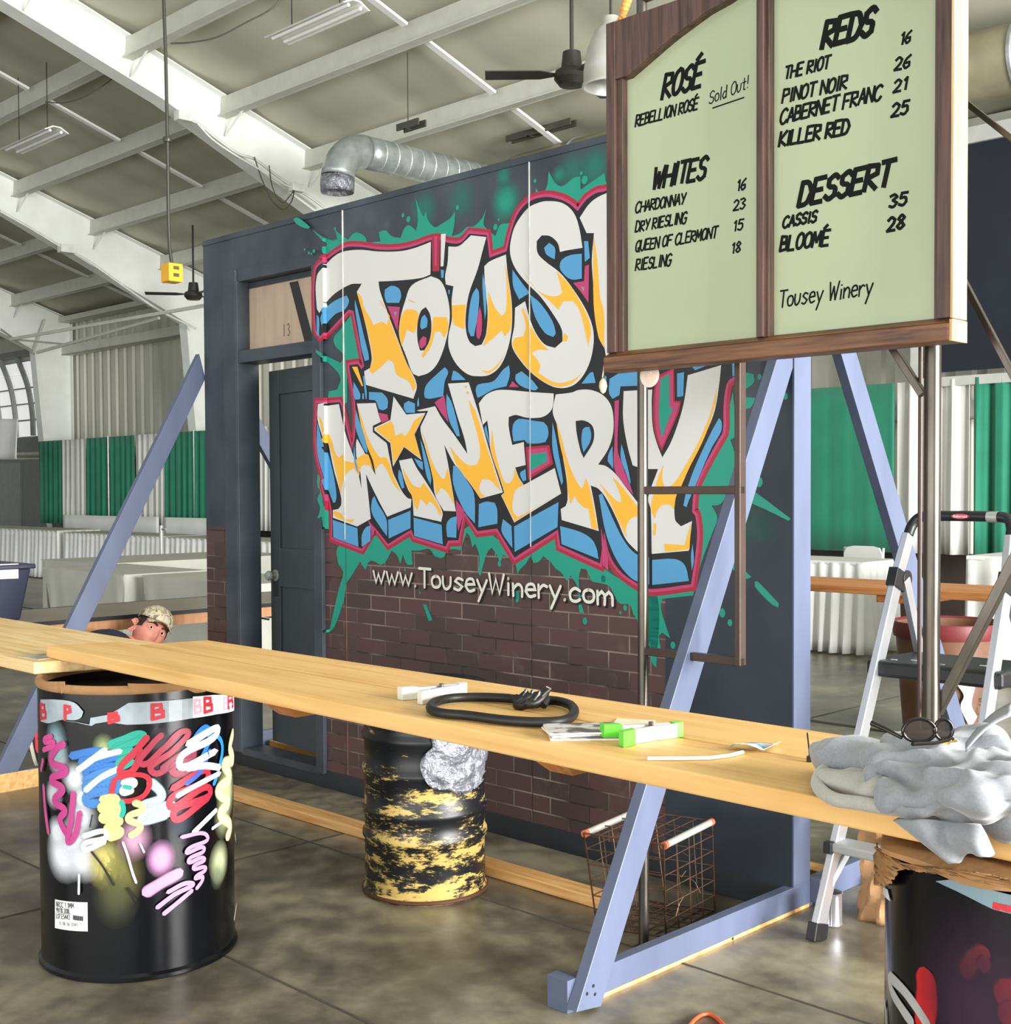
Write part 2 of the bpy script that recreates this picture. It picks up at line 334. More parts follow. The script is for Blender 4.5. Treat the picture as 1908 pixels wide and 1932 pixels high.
m = MB(); m.box((SL, -.004, 0), (2.43, .1, .085)); m.build('base_rail', mat('base_black', '#20262b', .6), wall, bevel=.002)
# door surround
m = MB(); m.box((-.975, -.018, .07), (-.86, .0, 2.565)).box((-.8605, -.017, .07), (-.848, .115, 2.505)); m.build('door_casing', [SLATE], wall, bevel=.002)
m = MB(); m.box((-.86, -.006, 2.503), (-.14, .115, 2.565)).box((-.86, .06, 2.47), (-.201, .115, 2.503)); m.build('door_header', [SLATE], wall, bevel=.002)
m = MB(); m.box((-.848, -.012, 2.085), (-.201, .115, 2.148)); m.build('transom_bar', SLATE, wall, bevel=.003)
m = MB(); m.box((-.205, -.02, .07), (-.14, .0, 2.503)).box((-.205, 0, .07), (-.195, .115, 2.503)); m.build('door_casing', SLATE, wall, bevel=.0015)
tr = MB().box((-.848, .06, 2.148), (-.201, .07, 2.475)).build('transom_board', mat('plywood_beige', '#b39e88', .5, var=.12, scale=3, stretch=(6, 1, 1)), wall)
m = MB(); a = [ont(*p, .0585) for p in ((546, 533), (562, 530), (594, 652), (577, 654))]; m.prism(a, (0, .001, 0)); m.build('diagonal_stripe', mat('stripe_black', '#141513', .4), tr)  # thin black stripe running diagonally over the transom board
m = MB()
a = ont(536, 618, .059); 
def tubepath(m, pts, r): m.tube(pts, r, 6)
for dx, path in ((0, [(0, 1), (0, 0)]), (.028, [(0, .9), (.5, 1), (.9, .75), (.4, .55), (.95, .3), (.5, 0), (0, .1)])):
    m.tube([(a[0]+dx+.022*x, .0585, a[2]-.045+.062*y) for x, y in path], .0022, 6)
m.build('stencil_number', mat('stencil_brown', '#7a6455', .6), tr)
m = MB(); m.box((-.86, -.008, .06), (-.195, .115, .095)); m.build('threshold', SLATE, wall)
# door leaf: hinged on the right jamb, open a few degrees
dm = MB(); hs, ht = -.205, .118; aa = math.radians(5.5); ca, sa = math.cos(aa), math.sin(aa)
def DP(u, d, z): return (hs-u*ca+d*sa*0-d*0, ht+u*sa+d, z)
def dbox(mb, u0, u1, d0, d1, z0, z1, mi=0): mb.hexa([DP(u1, d0, z0), DP(u0, d0, z0), DP(u0, d1, z0), DP(u1, d1, z0), DP(u1, d0, z1), DP(u0, d0, z1), DP(u0, d1, z1), DP(u1, d1, z1)], mi)
Wd = .655
for a in ((0, .1), (Wd-.1, Wd)): dbox(dm, *a, 0, .035, .105, 2.055)
for z in ((.105, .30), (.93, 1.13), (1.93, 2.055)): dbox(dm, .1, Wd-.1, 0, .035, *z)
dbox(dm, .1, Wd-.1, .012, .026, .3, 1.93)
door = dm.build('door_leaf', DK, wall, bevel=.002)
k = MB(); c = DP(Wd-.055, 0, .985); k.lathe([(0, -.062), (.018, -.06), (.026, -.048), (.026, -.04), (.014, -.028), (.009, -.02), (.009, -.008), (.03, -.006), (.03, 0)], c, 20, axis='y')
k.build('door_knob', mat('painted_knob', '#a9adaa', .35, .3), door, smooth=40)
k = MB(); k.box((c[0]-.02, c[1]-.004, c[2]-.11), (c[0]+.02, c[1]-.001, c[2]+.0)); k.build('lock_plate', mat('dull_plate', '#3b4144', .4, .4), door)
# seams
for a_, b_, z0_, c_ in ((.019, .022, 1.2, '#c9c7be'), (.018, .0225, .09, '#7c5548'), (1.2235, 1.2258, 1.2, '#a9a9a4'), (1.2235, 1.2265, .09, '#1e1c1d')):
    m = MB(); m.box((a_, -.0012 if z0_ < 1 else -.0072, z0_), (b_, 0, ZC if z0_ > 1 else 1.2)); m.build('panel_seam', mat('seam'+c_[1:], c_, .6, var=.3, scale=12), wall)
# posts, braces, feet
def braceside(s, s2, top, foot, tfoot0, tfoot1, backside=False):
    pass
m = MB(); m.box((2.4305, 0.001, .088), (2.436, .104, ZC)); m.build('end_post', BLUE, wall)
def slab(pts, s0, s1, name, mt):
    m = MB(); m.prism([(s0, a, b) for a, b in pts], (s1-s0, 0, 0)); return m.build(name, mt, wall, bevel=.002)
def brace(top, bot, name, mt):   # 2x4 from the wall edge down to its foot: top/bot = (s0, s1, (t,z) near edge, (t,z) far edge)
    m = MB(); s0, s1, a, b = bot; S0_, S1_, A, B_ = top
    m.hexa([(s0, *a), (s1, *a), (s1, *b), (s0, *b), (S0_, *A), (S1_, *A), (S1_, *B_), (S0_, *B_)]); return m.build(name, mt, wall, bevel=.002)
brace((2.395, 2.433, (-.002, 2.03), (-.002, 1.83)), (2.437, 2.475, (-1.137, .018), (-1.035, .004)), 'front_brace', BLUE)
m = MB(); m.box((2.399, -1.09, .012), (2.436, .10, .088)); m.box((2.436, .105, .02), (2.474, .2, .1)); m.build('foot_beam', BLUE, wall, bevel=.002)
m = MB(); m.box((2.399, -1.09, 0), (2.436, .10, .012)).box((2.36, -1.13, .0), (2.436, -1.0901, .09), 1); m.build('foot_runner', [RAW, BLUE], wall, bevel=.001)
brace((2.395, 2.433, (.1, 2.24), (.1, 2.42)), (2.395, 2.433, (1.40, .09), (1.52, .09)), 'rear_brace', BLUE)
m = MB(); m.box((2.399, .1, 0), (2.436, 1.62, .088)); m.build('foot_beam', BLUE, wall, bevel=.002)
brace((SL-.038, SL, (-.03, 2.16), (.006, 2.03)), (SL-.038, SL, (-1.165, .088), (-1.05, .088)), 'front_brace', BLUE)
m = MB(); m.box((SL-.04, -1.30, 0), (SL-.0, .3, .088), 0).box((SL-.04, -1.30, .0881), (SL-.0, .3, .091), 1); m.build('foot_beam', [RAW, BLUE], wall)
m = MB(); m.box((SL-.04, .3, 0), (SL, 1.6, .088)); m.build('foot_beam', BLUE, wall)
brace((SL-.038, SL, (.104, 2.05), (.104, 2.2)), (SL-.038, SL, (1.40, .09), (1.5, .09)), 'rear_brace', BLUE)
m = MB()
for q in ((1120, 1860), (1108, 1875), (1123, 1876)): p = ons(*q, 2.4745); m.lathe([(0, .0006), (.005, .0006), (.005, -.001)], p, 10, axis='x')
for q in ((1541, 1695), (1535, 1705), (1383, 1771)): p = ons(*q, 2.4365); m.lathe([(0, .0006), (.005, .0006), (.005, -.001)], p, 10, axis='x')
m.build('screw_head', mat('screw_dark', '#20242c', .4), wall)
# ---------------------------------------------------------------- mural
SCAS = ont(613, 900, -.02)[0]
def wp(x, y):
    if x < 613:
        p = ont(x, y, -.02); return (p[0], p[2])
    p = ont(x, y, 0); return (p[0], p[2])
TL = dict(A=(580, 320, 3.18), B=(580, 680, 4.336), E=(880, 700, 5.3), F=(590, 660, 4.83), G=(1140, 680, 6.36), C=(1000, 650, 3.274), K=(740, 960, 3.816), P=(0, 0, 1))
def px(t, pts): x0, y0, k = TL[t]; return [(x0+x/k, y0+y/k) for x, y in pts]
class Mural:
    def __init__(s): s.bm = bmesh.new(); s.lay = s.bm.verts.layers.float_color.new('Col')
    def poly(s, P2, layer, col):      # P2: (s, z) loop
        tri = tessellate_polygon([[Vector((a, 0, b)) for a, b in P2]]); b = bmesh.new(); vs = [b.verts.new((a, 0, c)) for a, c in P2]
        for t in tri:
            try: b.faces.new([vs[i] for i in t])
            except ValueError: pass
        off = .0012+layer*.0005
        if min(a for a, c in P2) < SCAS+.01 and max(a for a, c in P2) > SCAS-.01:
            for cut in (SCAS+off, SCAS+off+.0005):
                g = list(b.verts)+list(b.edges)+list(b.faces); bmesh.ops.bisect_plane(b, geom=g, plane_co=(cut, 0, 0), plane_no=(1, 0, 0))
        c = lin(col); mp = {}
        for v in b.verts:
            x, _, z = v.co; t = -off-(.02 if x <= SCAS+off+.0001 else 0)
            nv = s.bm.verts.new((x, t, z)); nv[s.lay] = (*c, 1); mp[v] = nv
        for f in b.faces: s.bm.faces.new([mp[v] for v in f.verts])
        b.free()
    def shape(s, tile, pts, layer, col, smooth=True, n=5, corner=55):
        q = px(tile, pts); q = cr(q, n, True, corner) if smooth else q; s.poly([wp(*p) for p in q], layer, col)
    def stroke(s, pts2, w, layer, col, closed=False):     # ribbon of width w metres along (s,z) points
        P = [np.array(p, float) for p in pts2]; P = [p for i, p in enumerate(P) if i == 0 or np.linalg.norm(p-P[i-1]) > 1e-4]; k = len(P)
        if k == 1: s.dot(P[0], w/2, layer, col, 12); return
        L, R_ = [], []
        for i in range(k):
            a = P[(i-1) % k] if (closed or i) else P[0]; c = P[(i+1) % k] if (closed or i < k-1) else P[-1]; b = P[i]
            d1 = b-a; d2 = c-b; l1 = np.linalg.norm(d1); l2 = np.linalg.norm(d2); d1 = d1/l1 if l1 > 1e-6 else d2/l2; d2 = d2/l2 if l2 > 1e-6 else d1
            n = np.array([-d1[1]-d2[1], d1[0]+d2[0]]); q = np.linalg.norm(n); n = n/q if q > 1e-3 else np.array([-d1[1], d1[0]]); m = min(1.6, 1/max(.3, abs(n@np.array([-d1[1], d1[0]]))))
            L.append(tuple(b+n*w/2*m)); R_.append(tuple(b-n*w/2*m))
        for i in range(k if closed else k-1):
            j = (i+1) % k; s.poly([R_[i], R_[j], L[j], L[i]], layer, col)
        if not closed:
            for p in (P[0], P[-1]): s.dot(p, w/2, layer+.3, col, 12)
    def dot(s, p, r, layer, col, n=14, sx=1, sy=1): s.poly([(p[0]+r*sx*math.cos(6.2832*i/n), p[1]+r*sy*math.sin(6.2832*i/n)) for i in range(n)], layer, col)
    def done(s, name, parent):
        me = bpy.data.meshes.new(name); s.bm.to_mesh(me); s.bm.free(); me.materials.append(PAINT); o = bpy.data.objects.new(name, me); C.objects.link(o); o.parent = parent; ORG[o.name] = (0, 0, 0); return o
MU = Mural(); TEAL, RED, PINK, BLK, WHI, SKY, YEL = '#0f9079', '#a31d35', '#b53a6c', '#121414', '#d0d0ce', '#4f96c4', '#eeb132'
S = MU.shape
# teal splashes
S('A', [(30,358),(80,395),(150,425),(182,418),(168,362),(215,400),(245,420),(290,378),(345,400),(360,440),(440,430),(430,375),(470,365),(510,400),(560,410),(585,350),(610,335),(655,365),(665,300),(650,165),(680,250),(700,285),(712,250),(725,300),(765,345),(800,330),(860,290),(888,250),(885,320),(870,400),(920,380),(960,345),(1000,340),(1050,290),(1075,235),(1060,330),(1085,360),(1130,400),(1160,330),(1210,320),(1300,250),(1365,175),(1372,110),(1400,150),(1436,110),(1450,10),(1490,80),(1530,100),(1600,50),(1640,40),(1642,120),(1785,20),(1790,200),(1300,420),(700,600),(150,620),(60,580),(110,470)], 0, TEAL, corner=75)
for x, y, r in ((640,105,13),(575,275,12),(608,298,17),(902,228,13),(168,355,10),(1130,345,16),(1150,300,7),(1368,68,10),(1645,22,9),(1665,62,20),(10,500,10),(40,490,12),(25,505,8),(330,165,1),(-15,480,8)):
    MU.dot(wp(*px('A', [(x, y)])[0]), r/3.18/395, 0, TEAL)
S('A', [(-83,297),(-60,288),(-20,312),(18,345),(8,354),(-30,346),(-65,325)], 0, TEAL)
S('A', [(200,960),(270,860),(300,1000),(325,1140),(240,1160),(240,1399),(120,1399),(130,1330),(180,1320),(200,1250),(150,1180),(55,1100),(52,1080),(120,1120),(200,1160),(230,1120),(190,1080),(170,1060),(160,1010)], 0, TEAL)
S('F', [(45,1130),(90,1180),(130,1400),(160,1500),(175,1700),(140,1620),(95,1610),(85,1520),(45,1540),(70,1440),(45,1360),(70,1290),(45,1240)], 0, TEAL)
S('P', [(640,1030),(700,1012),(760,1005),(860,1005),(900,990),(965,1030),(1060,1010),(1150,1080),(1200,1105),(1240,1118)]+px('K', [(1905,1145),(1870,1100),(1860,960),(1840,1000),(1765,800),(1740,760),(1710,690),(1640,680),(1600,620),(1570,560),(1540,545),(1480,530),(1440,520),(1400,440),(1360,430),(1345,520),(1370,700),(1385,750),(1350,740),(1335,560),(1290,480),(1260,520),(1220,460),(1180,430),(1140,380),(1090,340),(1060,380),(1020,390),(1000,340),(960,400),(920,440),(905,470),(890,400),(870,370),(800,330),(780,400),(760,340),(720,280),(690,310),(660,400),(640,480),(625,470),(630,340),(600,250),(580,280),(560,200),(540,170),(515,240),(495,300),(450,290),(400,300),(370,350),(310,340),(270,290),(200,300),(140,300),(150,400),(110,400),(80,330),(60,400),(40,340),(0,300)])+[(722,1065),(700,1058),(690,1075),(680,1060),(665,1085),(655,1100),(650,1130),(632,1182),(621,1194),(640,1110),(648,1080),(638,1060)], 0, TEAL, corner=80)
S('K', [(222,685),(248,690),(292,800),(265,808)], 0, TEAL); S('K', [(885,590),(915,590),(915,660),(895,680)], 0, TEAL); S('K', [(190,575),(210,610),(200,615)], 0, TEAL)
for x, y, r in ((1390,808,20),(1680,712,16),(1645,748,9),(1522,505,20),(775,395,18),(95,440,9)): MU.dot(wp(*px('K', [(x, y)])[0]), r/3.816/455, 0, TEAL, sy=1.2)
S('C', [(1255,290),(1275,560),(1240,590),(1275,700),(1270,800),(1230,900),(1180,985),(1125,995),(1160,1070),(1130,1160),(1060,1350),(1010,1550),(820,1570),(810,1620),(830,1700),(868,1815),(820,1780),(800,1800),(815,1900),(780,1932),(730,1830),(720,1540),(990,1480),(1000,1040),(1180,600)], 0, TEAL)
for q in ([(1330,170),(1385,185),(1385,235),(1330,280)], [(1330,325),(1395,330),(1370,385),(1330,400)], [(1385,905),(1460,960),(1612,1075),(1600,1090),(1480,1030),(1370,980)], [(1255,1330),(1370,1435),(1345,1450),(1255,1390)], [(1390,1465),(1410,1465),(1540,1600),(1535,1625),(1490,1600),(1395,1500)]): S('C', q, 0, TEAL)
for x, y, r in ((1420,200,14),(1418,850,24),(1190,1658,22),(1237,1718,17),(885,1857,18),(1580,320,16)): MU.dot(wp(*px('C', [(x, y)])[0]), r/3.274/520, 0, TEAL, sy=1.25)
# black mass with a red rim
OUT = [(597,510)]+px('A', [(120,540),(190,490),(240,465),(330,465),(430,480),(540,480),(640,460),(740,425),(790,420),(850,440),(920,440),(975,385),(1080,395),(1095,530),(1200,490),(1225,380),(1270,260),(1340,190),(1430,165),(1520,180),(1580,210),(1625,250),(1680,180),(1740,140),(1790,130)])+[(1200,330),(1290,300),(1370,310),(1400,380),(1396,700),(1376,718),(1370,732),(1366,768),(1365,814),(1357,829),(1335,869),(1313,916),(1307,965),(1313,974),(1316,1017),(1305,1102),(1226,1111),(1201,1099),(1171,1077),(1152,1047),(1141,1003),(1133,1063),(1058,1029),(1054,999),(972,1052),(939,997),(902,1002),(876,965),(866,1019),(846,1020),(842,1031),(782,1012),(777,999),(733,1026),(704,990),(702,1003),(684,1035),(628,1014),(627,964),(620,931),(599,853),(599,761),(642,759),(646,770),(656,815),(665,850),(671,820),(671,760),(661,700),(660,689),(676,687),(683,697),(688,691),(668,587),(659,584),(605,634),(597,622)]
OC = cr(OUT, 5, True, 50); ow = [wp(*p) for p in OC]
MU.stroke(ow, .052, 1, RED, True); MU.stroke(ow, .024, 2, PINK, True); MU.poly(ow, 3, BLK)
S('A', [(750,385),(800,385),(795,610),(755,612)], 4, RED, False); S('A', [(766,400),(784,400),(780,580),(768,580)], 5, PINK, False); S('A', [(805,388),(835,385),(820,580),(803,582)], 4, WHI, False)
S('K', [(1508,130),(1530,240),(1560,330),(1562,450),(1520,400)], 4, PINK, False)
Wl = {}
Wl['T'] = ('A', [(60,640),(115,570),(180,510),(240,488),(330,482),(430,492),(560,490),(650,470),(745,434),(742,630),(690,650),(560,665),(430,672),(440,730),(490,870),(550,1030),(600,1160),(660,1290),(640,1375),(350,1290),(345,1210),(380,1190),(390,1130),(370,1010),(340,880),(300,735),(330,685),(260,690),(150,760),(75,860),(60,830)])
Wl['O'] = ('A', [(745,640),(800,665),(835,730),(858,850),(850,960),(820,1080),(780,1170),(730,1220),(670,1240),(635,1220),(600,1130),(555,1000),(560,900),(590,790),(630,695)])
Wl['U'] = ('A', [(850,462),(910,460),(960,420),(985,395),(1078,405),(1060,470),(1025,600),(975,740),(955,860),(955,960),(975,1030),(1010,1060),(1050,1050),(1075,990),(1085,850),(1070,700),(1065,580),(1100,550),(1195,510),(1205,620),(1230,800),(1230,950),(1205,1080),(1160,1180),(1100,1230),(1040,1240),(970,1230),(900,1170),(855,1080),(850,1000),(870,900),(870,780),(880,700),(835,690),(830,640),(845,560)])
Wl['S'] = ('A', [(1440,190),(1530,200),(1595,250),(1630,330),(1655,470),(1560,485),(1520,495),(1505,440),(1460,400),(1410,395),(1380,430),(1385,500),(1430,550),(1520,620),(1600,720),(1680,850),(1720,970),(1715,1090),(1680,1200),(1620,1280),(1550,1310),(1470,1300),(1360,1230),(1270,1130),(1230,1050),(1245,940),(1250,830),(1310,790),(1340,900),(1380,990),(1430,1050),(1490,1070),(1535,1030),(1530,960),(1480,870),(1400,760),(1320,680),(1250,590),(1220,500),(1230,400),(1260,320),(1330,230),(1390,200)])
Wl['E0'] = ('P', [(1095,411),(1115,383),(1140,367),(1250,330),(1340,335),(1345,400),(1250,430),(1230,480),(1330,480),(1320,540),(1230,560),(1235,620),(1380,600),(1370,660),(1200,690),(1148,694),(1139,640),(1128,590),(1118,500),(1122,440),(1108,440)])
Wl['W'] = ('F', [(52,495),(110,482),(135,510),(245,495),(275,640),(310,780),(370,950),(415,1100),(450,1265),(440,1120),(405,980),(400,850),(410,810),(470,920),(530,1050),(580,1145),(555,1010),(510,900),(450,700),(408,490),(580,485),(610,600),(630,660),(560,700),(565,750),(665,820),(700,950),(735,1110),(765,1180),(820,1290),(870,1350),(905,1360),(900,1435),(685,1520),(620,1400),(550,1260),(490,1130),(505,1260),(535,1540),(410,1610),(190,1530),(190,1460),(240,1450),(265,1410),(260,1320),(200,1100),(150,860),(110,840),(50,640)])
Wl['I'] = ('B', [(755,820),(860,800),(900,880),(960,970),(1040,1100),(1110,1240),(1100,1320),(875,1270),(860,1110),(830,1060),(790,950)])
Wl['N'] = ('B', [(900,410),(1050,375),(1110,480),(1200,600),(1315,765),(1290,640),(1230,450),(1155,190),(1325,180),(1390,380),(1440,540),(1490,720),(1605,1080),(1420,1130),(1330,1000),(1210,850),(1125,690),(1160,870),(1220,1235),(1120,1230),(1050,1100),(1030,950),(970,720),(930,550),(975,430)])
Wl['E'] = ('E', [(130,325),(200,240),(300,195),(420,190),(640,210),(880,225),(875,330),(850,400),(780,455),(690,470),(600,465),(500,440),(430,460),(430,560),(465,740),(580,710),(600,940),(495,965),(530,1060),(580,1140),(890,970),(955,1225),(485,1515),(355,1245),(385,1215),(330,1040),(250,800),(230,600),(215,495),(170,540)])
Wl['R'] = ('E', [(900,235),(1060,215),(1130,190),(1250,190),(1370,240),(1450,340),(1478,480),(1470,640),(1420,790),(1325,935),(1400,950),(1500,1030),(1600,1160),(1700,1290),(1790,1420),(1790,1860),(1700,1790),(1600,1680),(1520,1500),(1420,1300),(1330,1180),(1250,1145),(1290,1350),(1330,1600),(960,1490),(950,1380),(1000,1350),(1018,1290),(1010,1100),(970,850),(920,560),(870,410)])
Wl['Y'] = ('P', [(1178,738),(1232,735),(1231,758),(1233,806),(1241,837),(1251,863),(1266,837),(1281,798),(1292,758),(1299,708),(1362,689),(1358,727),(1350,774),(1335,814),(1318,850),(1300,881),(1286,913),(1276,938),(1275,980),(1286,993),(1307,983),(1301,1039),(1231,1045),(1229,961),(1224,940),(1243,885),(1215,884),(1195,878),(1185,840),(1177,790)])
for k_, (t_, q_) in Wl.items(): S(t_, q_, 4, WHI, corner=42)
# holes and coloured patches
for q in ([(715,825),(740,870),(748,950),(735,1030),(705,1085),(680,1085),(665,1020),(665,930),(685,850)],): S('A', q, 5, BLK)
S('E', [(1100,500),(1180,495),(1260,540),(1285,620),(1270,720),(1180,870),(1150,800),(1110,620)], 5, BLK)
for q in ([(708,870),(725,900),(722,945),(690,960),(682,940),(690,890)], [(1020,710),(1035,740),(1030,850),(1005,1000),(985,1000),(970,960),(975,850),(995,750)], [(1058,620),(1075,720),(1078,850),(1070,900),(1055,700)], [(1455,440),(1490,470),(1490,540),(1440,510),(1425,470)], [(1530,545),(1580,515),(1652,505),(1652,655),(1590,660),(1545,630),(1520,590)], [(1665,430),(1690,430),(1700,530),(1670,555)], [(1235,600),(1300,690),(1340,740),(1275,780),(1240,700)], [(1340,750),(1400,800),(1470,900),(1495,980),(1480,1005),(1430,980),(1370,880)],
          [(705,1340),(720,1290),(790,1220),(830,1185),(850,1215),(830,1270),(820,1360),(740,1375),(710,1370)], [(870,1250),(880,1205),(910,1220),(955,1262),(870,1265)], [(1030,1290),(1120,1270),(1180,1200),(1215,1175),(1220,1230),(1200,1300),(1120,1320),(1050,1360),(1025,1370),(1015,1320)], [(1255,1230),(1290,1210),(1350,1260),(1390,1310),(1370,1325),(1290,1300),(1255,1265)], [(1650,1285),(1700,1220),(1720,1215),(1735,1280)],
          [(240,755),(255,790),(230,840),(170,870),(95,955),(85,880),(150,800)], [(60,870),(75,890),(75,1000),(60,990)], [(290,780),(310,850),(340,980),(370,1100),(375,1140),(350,1150),(330,1080),(310,960),(290,830)], [(470,720),(510,698),(555,715),(568,760),(555,800),(480,800),(468,760)], [(805,600),(825,605),(822,650),(808,650)], [(850,720),(860,725),(858,750),(852,745)]): S('A', q, 6, SKY)
for q in ([(700,1000),(720,1010),(715,1050),(690,1075),(678,1060),(680,1025)], [(1040,820),(1052,880),(1050,980),(1035,1020),(1020,1000),(1022,900)], [(1670,580),(1695,570),(1692,800),(1650,740),(1600,680),(1665,670)], [(1235,1270),(1215,1305),(1275,1305)], [(485,820),(560,825),(545,970)]): S('A', q, 6, PINK)
S('A', [(523,855),(543,855),(535,885)], 7, '#6b8f8b', False); S('A', [(1648,705),(1668,705),(1662,735)], 7, '#8f8a90', False)
for q in ([(400,540),(430,640),(480,790),(508,920),(500,945),(470,900),(420,780),(398,700)], [(385,850),(400,1000),(425,1110),(430,1130),(400,1080),(380,960)], [(48,660),(110,880),(140,920),(200,1150),(225,1330),(215,1390),(195,1395),(150,1280),(110,1170),(48,930)], [(190,1550),(415,1625),(425,1795),(195,1710)], [(535,1600),(535,1740),(455,1795),(455,1690),(490,1620)], [(570,1330),(600,1400),(680,1545),(685,1700),(620,1610),(545,1480),(548,1370)], [(695,1550),(900,1465),(900,1625),(700,1720)],
          [(520,385),(640,390),(690,450),(690,530),(650,550),(610,540),(590,480),(575,460),(520,455)], [(840,490),(880,465),(940,490),(940,575),(860,575),(838,530)], [(380,290),(440,400),(440,450),(395,455),(378,400)], [(460,395),(475,400),(475,450),(458,450)], [(465,240),(480,240),(500,380),(500,450),(490,450),(480,370)]): S('F', q, 6, SKY, corner=42)
S('F', [(610,575),(690,590),(700,640),(640,665),(625,640)], 6, PINK, False); S('F', [(365,155),(415,155),(468,330),(455,332)], 6, YEL, False)
for q in ([(880,800),(950,830),(955,900),(920,870)], [(755,890),(780,930),(800,1040),(780,1050),(750,960)], [(875,1285),(1105,1345),(1115,1505),(880,1435)], [(1230,1275),(1225,1450),(1150,1445),(1145,1340),(1180,1290)], [(1145,270),(1190,350),(1240,540),(1255,620),(1230,620),(1170,500),(1145,380)], [(1200,860),(1230,870),(1310,980),(1370,1090),(1378,1335),(1290,1230),(1200,1010)], [(1410,1175),(1470,1155),(1540,1165),(1560,1220),(1562,1335),(1405,1365)], [(930,640),(960,720),(1020,950),(1015,1020),(980,940)], [(905,340),(918,300),(922,370),(905,380)]): S('B', q, 6, SKY, corner=42)
for q in ([(1045,345),(1125,285),(1160,510),(1100,430)], [(1220,1140),(1290,1230),(1240,1400),(1225,1300)], [(500,1300),(560,1380),(540,1440),(528,1400)]): S('B', q, 4, PINK, False)
for q in ([(500,500),(540,478),(700,500),(780,510),(820,560),(828,640),(800,710),(720,725),(620,725),(590,690),(480,705),(468,620),(475,540)], [(600,980),(608,1090),(575,1105),(545,1040),(550,1010)], [(870,510),(900,640),(930,820),(975,1100),(960,1140),(930,1040),(870,780)], [(205,540),(225,640),(240,750),(190,580)], [(485,1555),(930,1310),(920,1560),(490,1810)], [(375,1480),(460,1550),(470,1770),(430,1720),(360,1600)], [(1170,590),(1200,560),(1240,560),(1258,640),(1240,720),(1180,815),(1160,720)],
          [(945,1550),(1150,1610),(1260,1680),(1310,1770),(1330,1880),(960,1730)], [(1470,750),(1478,980),(1420,900),(1430,830)], [(1560,730),(1590,830),(1650,1100),(1640,1150),(1590,1020),(1550,850)], [(1440,80),(1550,20),(1790,5),(1790,145),(1550,155),(1540,240),(1470,280),(1435,220)], [(1390,40),(1410,60),(1410,200),(1385,160)]): S('E', q, 6, SKY, corner=42)
S('C', [(430,930),(450,920),(520,1080),(580,1200),(655,1290),(740,1315),(742,1482),(650,1455),(580,1390),(520,1290),(470,1150)], 6, SKY)
S('C', [(742,1290),(752,1290),(750,1500),(742,1500)], 7, BLK, False)
S('E', [(600,760),(840,740),(878,930),(625,1090)], 6, RED, False); S('E', [(622,785),(820,765),(850,920),(640,1050)], 7, PINK, False); S('E', [(640,840),(810,810),(820,900),(650,1000)], 8, TEAL, False)
S('E', [(1490,300),(1535,290),(1530,480),(1520,700),(1530,830),(1600,1000),(1680,1240),(1600,1150),(1490,980),(1490,700)], 6, PINK)
S('G', [(640,190),(850,90),(860,485),(935,490),(900,640),(700,1090),(640,950),(600,750),(605,400)], 6, RED, corner=42); S('G', [(655,220),(835,120),(840,500),(915,510),(880,640),(702,1050),(650,900),(625,700),(628,400)], 7, PINK, corner=42); S('G', [(690,220),(795,165),(795,550),(835,590),(790,700),(705,930),(670,700),(680,400)], 8, TEAL, corner=42)
for q in ([(885,160),(970,140),(960,430),(885,440)], [(1390,690),(1420,740),(1410,860),(1300,1050),(1080,1560),(1020,1700),(1000,1760),(960,1740),(1000,1560),(1100,1280),(1300,850)], [(1545,30),(1575,30),(1575,190),(1550,190)], [(1050,60),(1350,20),(1100,120)]): S('G', q, 6, SKY)
for q in ([(760,1330),(900,1325),(960,1360),(988,1460),(760,1485)], [(1010,1230),(1018,1330),(1005,1400),(1000,1300)]): S('C', q, 6, SKY)
# star
st = [(745,425),(860,590),(1035,575),(935,770),(1000,1005),(840,885),(740,1065),(715,850),(570,735),(570,710),(715,640)]
MU.stroke([wp(*p) for p in px('F', st)], .024, 5, BLK, True); S('F', st, 6, WHI, False)
# yellow fades
Y = YEL
S('A', [(300,735),(325,760),(345,830),(385,900),(400,935),(450,915),(480,930),(500,880),(445,800),(435,780),(470,830),(530,990),(600,1160),(655,1290),(640,1330),(610,1270),(540,1230),(520,1160),(490,1140),(450,1180),(395,1225),(375,1200),(395,1150),(380,1030)], 5, Y)
S('A', [(580,860),(600,840),(650,845),(670,870),(655,960),(640,980),(600,960),(590,1000),(570,1060),(556,1000),(562,900)], 5, Y); S('A', [(760,885),(840,885),(850,950),(825,1010),(800,970),(770,975),(745,1060),(700,1130),(690,1115),(740,1020)], 5, Y); S('A', [(605,775),(660,800),(620,790)], 5, Y)
S('A', [(872,815),(955,810),(950,870),(945,960),(905,940),(885,930),(872,880)], 5, Y); S('A', [(1090,730),(1130,830),(1170,880),(1195,850),(1200,700),(1190,560),(1205,640),(1228,820),(1225,950),(1190,1000),(1170,965),(1120,1010),(1060,1060),(1085,950)], 5, Y); S('A', [(1045,1205),(1100,1205),(1160,1150),(1195,1080),(1150,1180),(1090,1225)], 5, Y)
S('A', [(1290,600),(1360,700),(1430,750),(1500,760),(1535,740),(1500,610),(1590,710),(1680,870),(1705,960),(1690,1060),(1640,850),(1600,790),(1540,790),(1510,840),(1470,800),(1380,720)], 5, Y); S('A', [(1250,1010),(1300,1000),(1315,940),(1290,840),(1300,830),(1340,930),(1400,1030),(1450,1085),(1390,1080),(1350,1100),(1400,1170),(1390,1220),(1500,1280),(1600,1260),(1650,1220),(1590,1285),(1490,1300),(1370,1235),(1270,1120),(1235,1050)], 5, Y); S('A', [(1545,980),(1570,1000),(1560,1030),(1535,1030)], 5, Y)
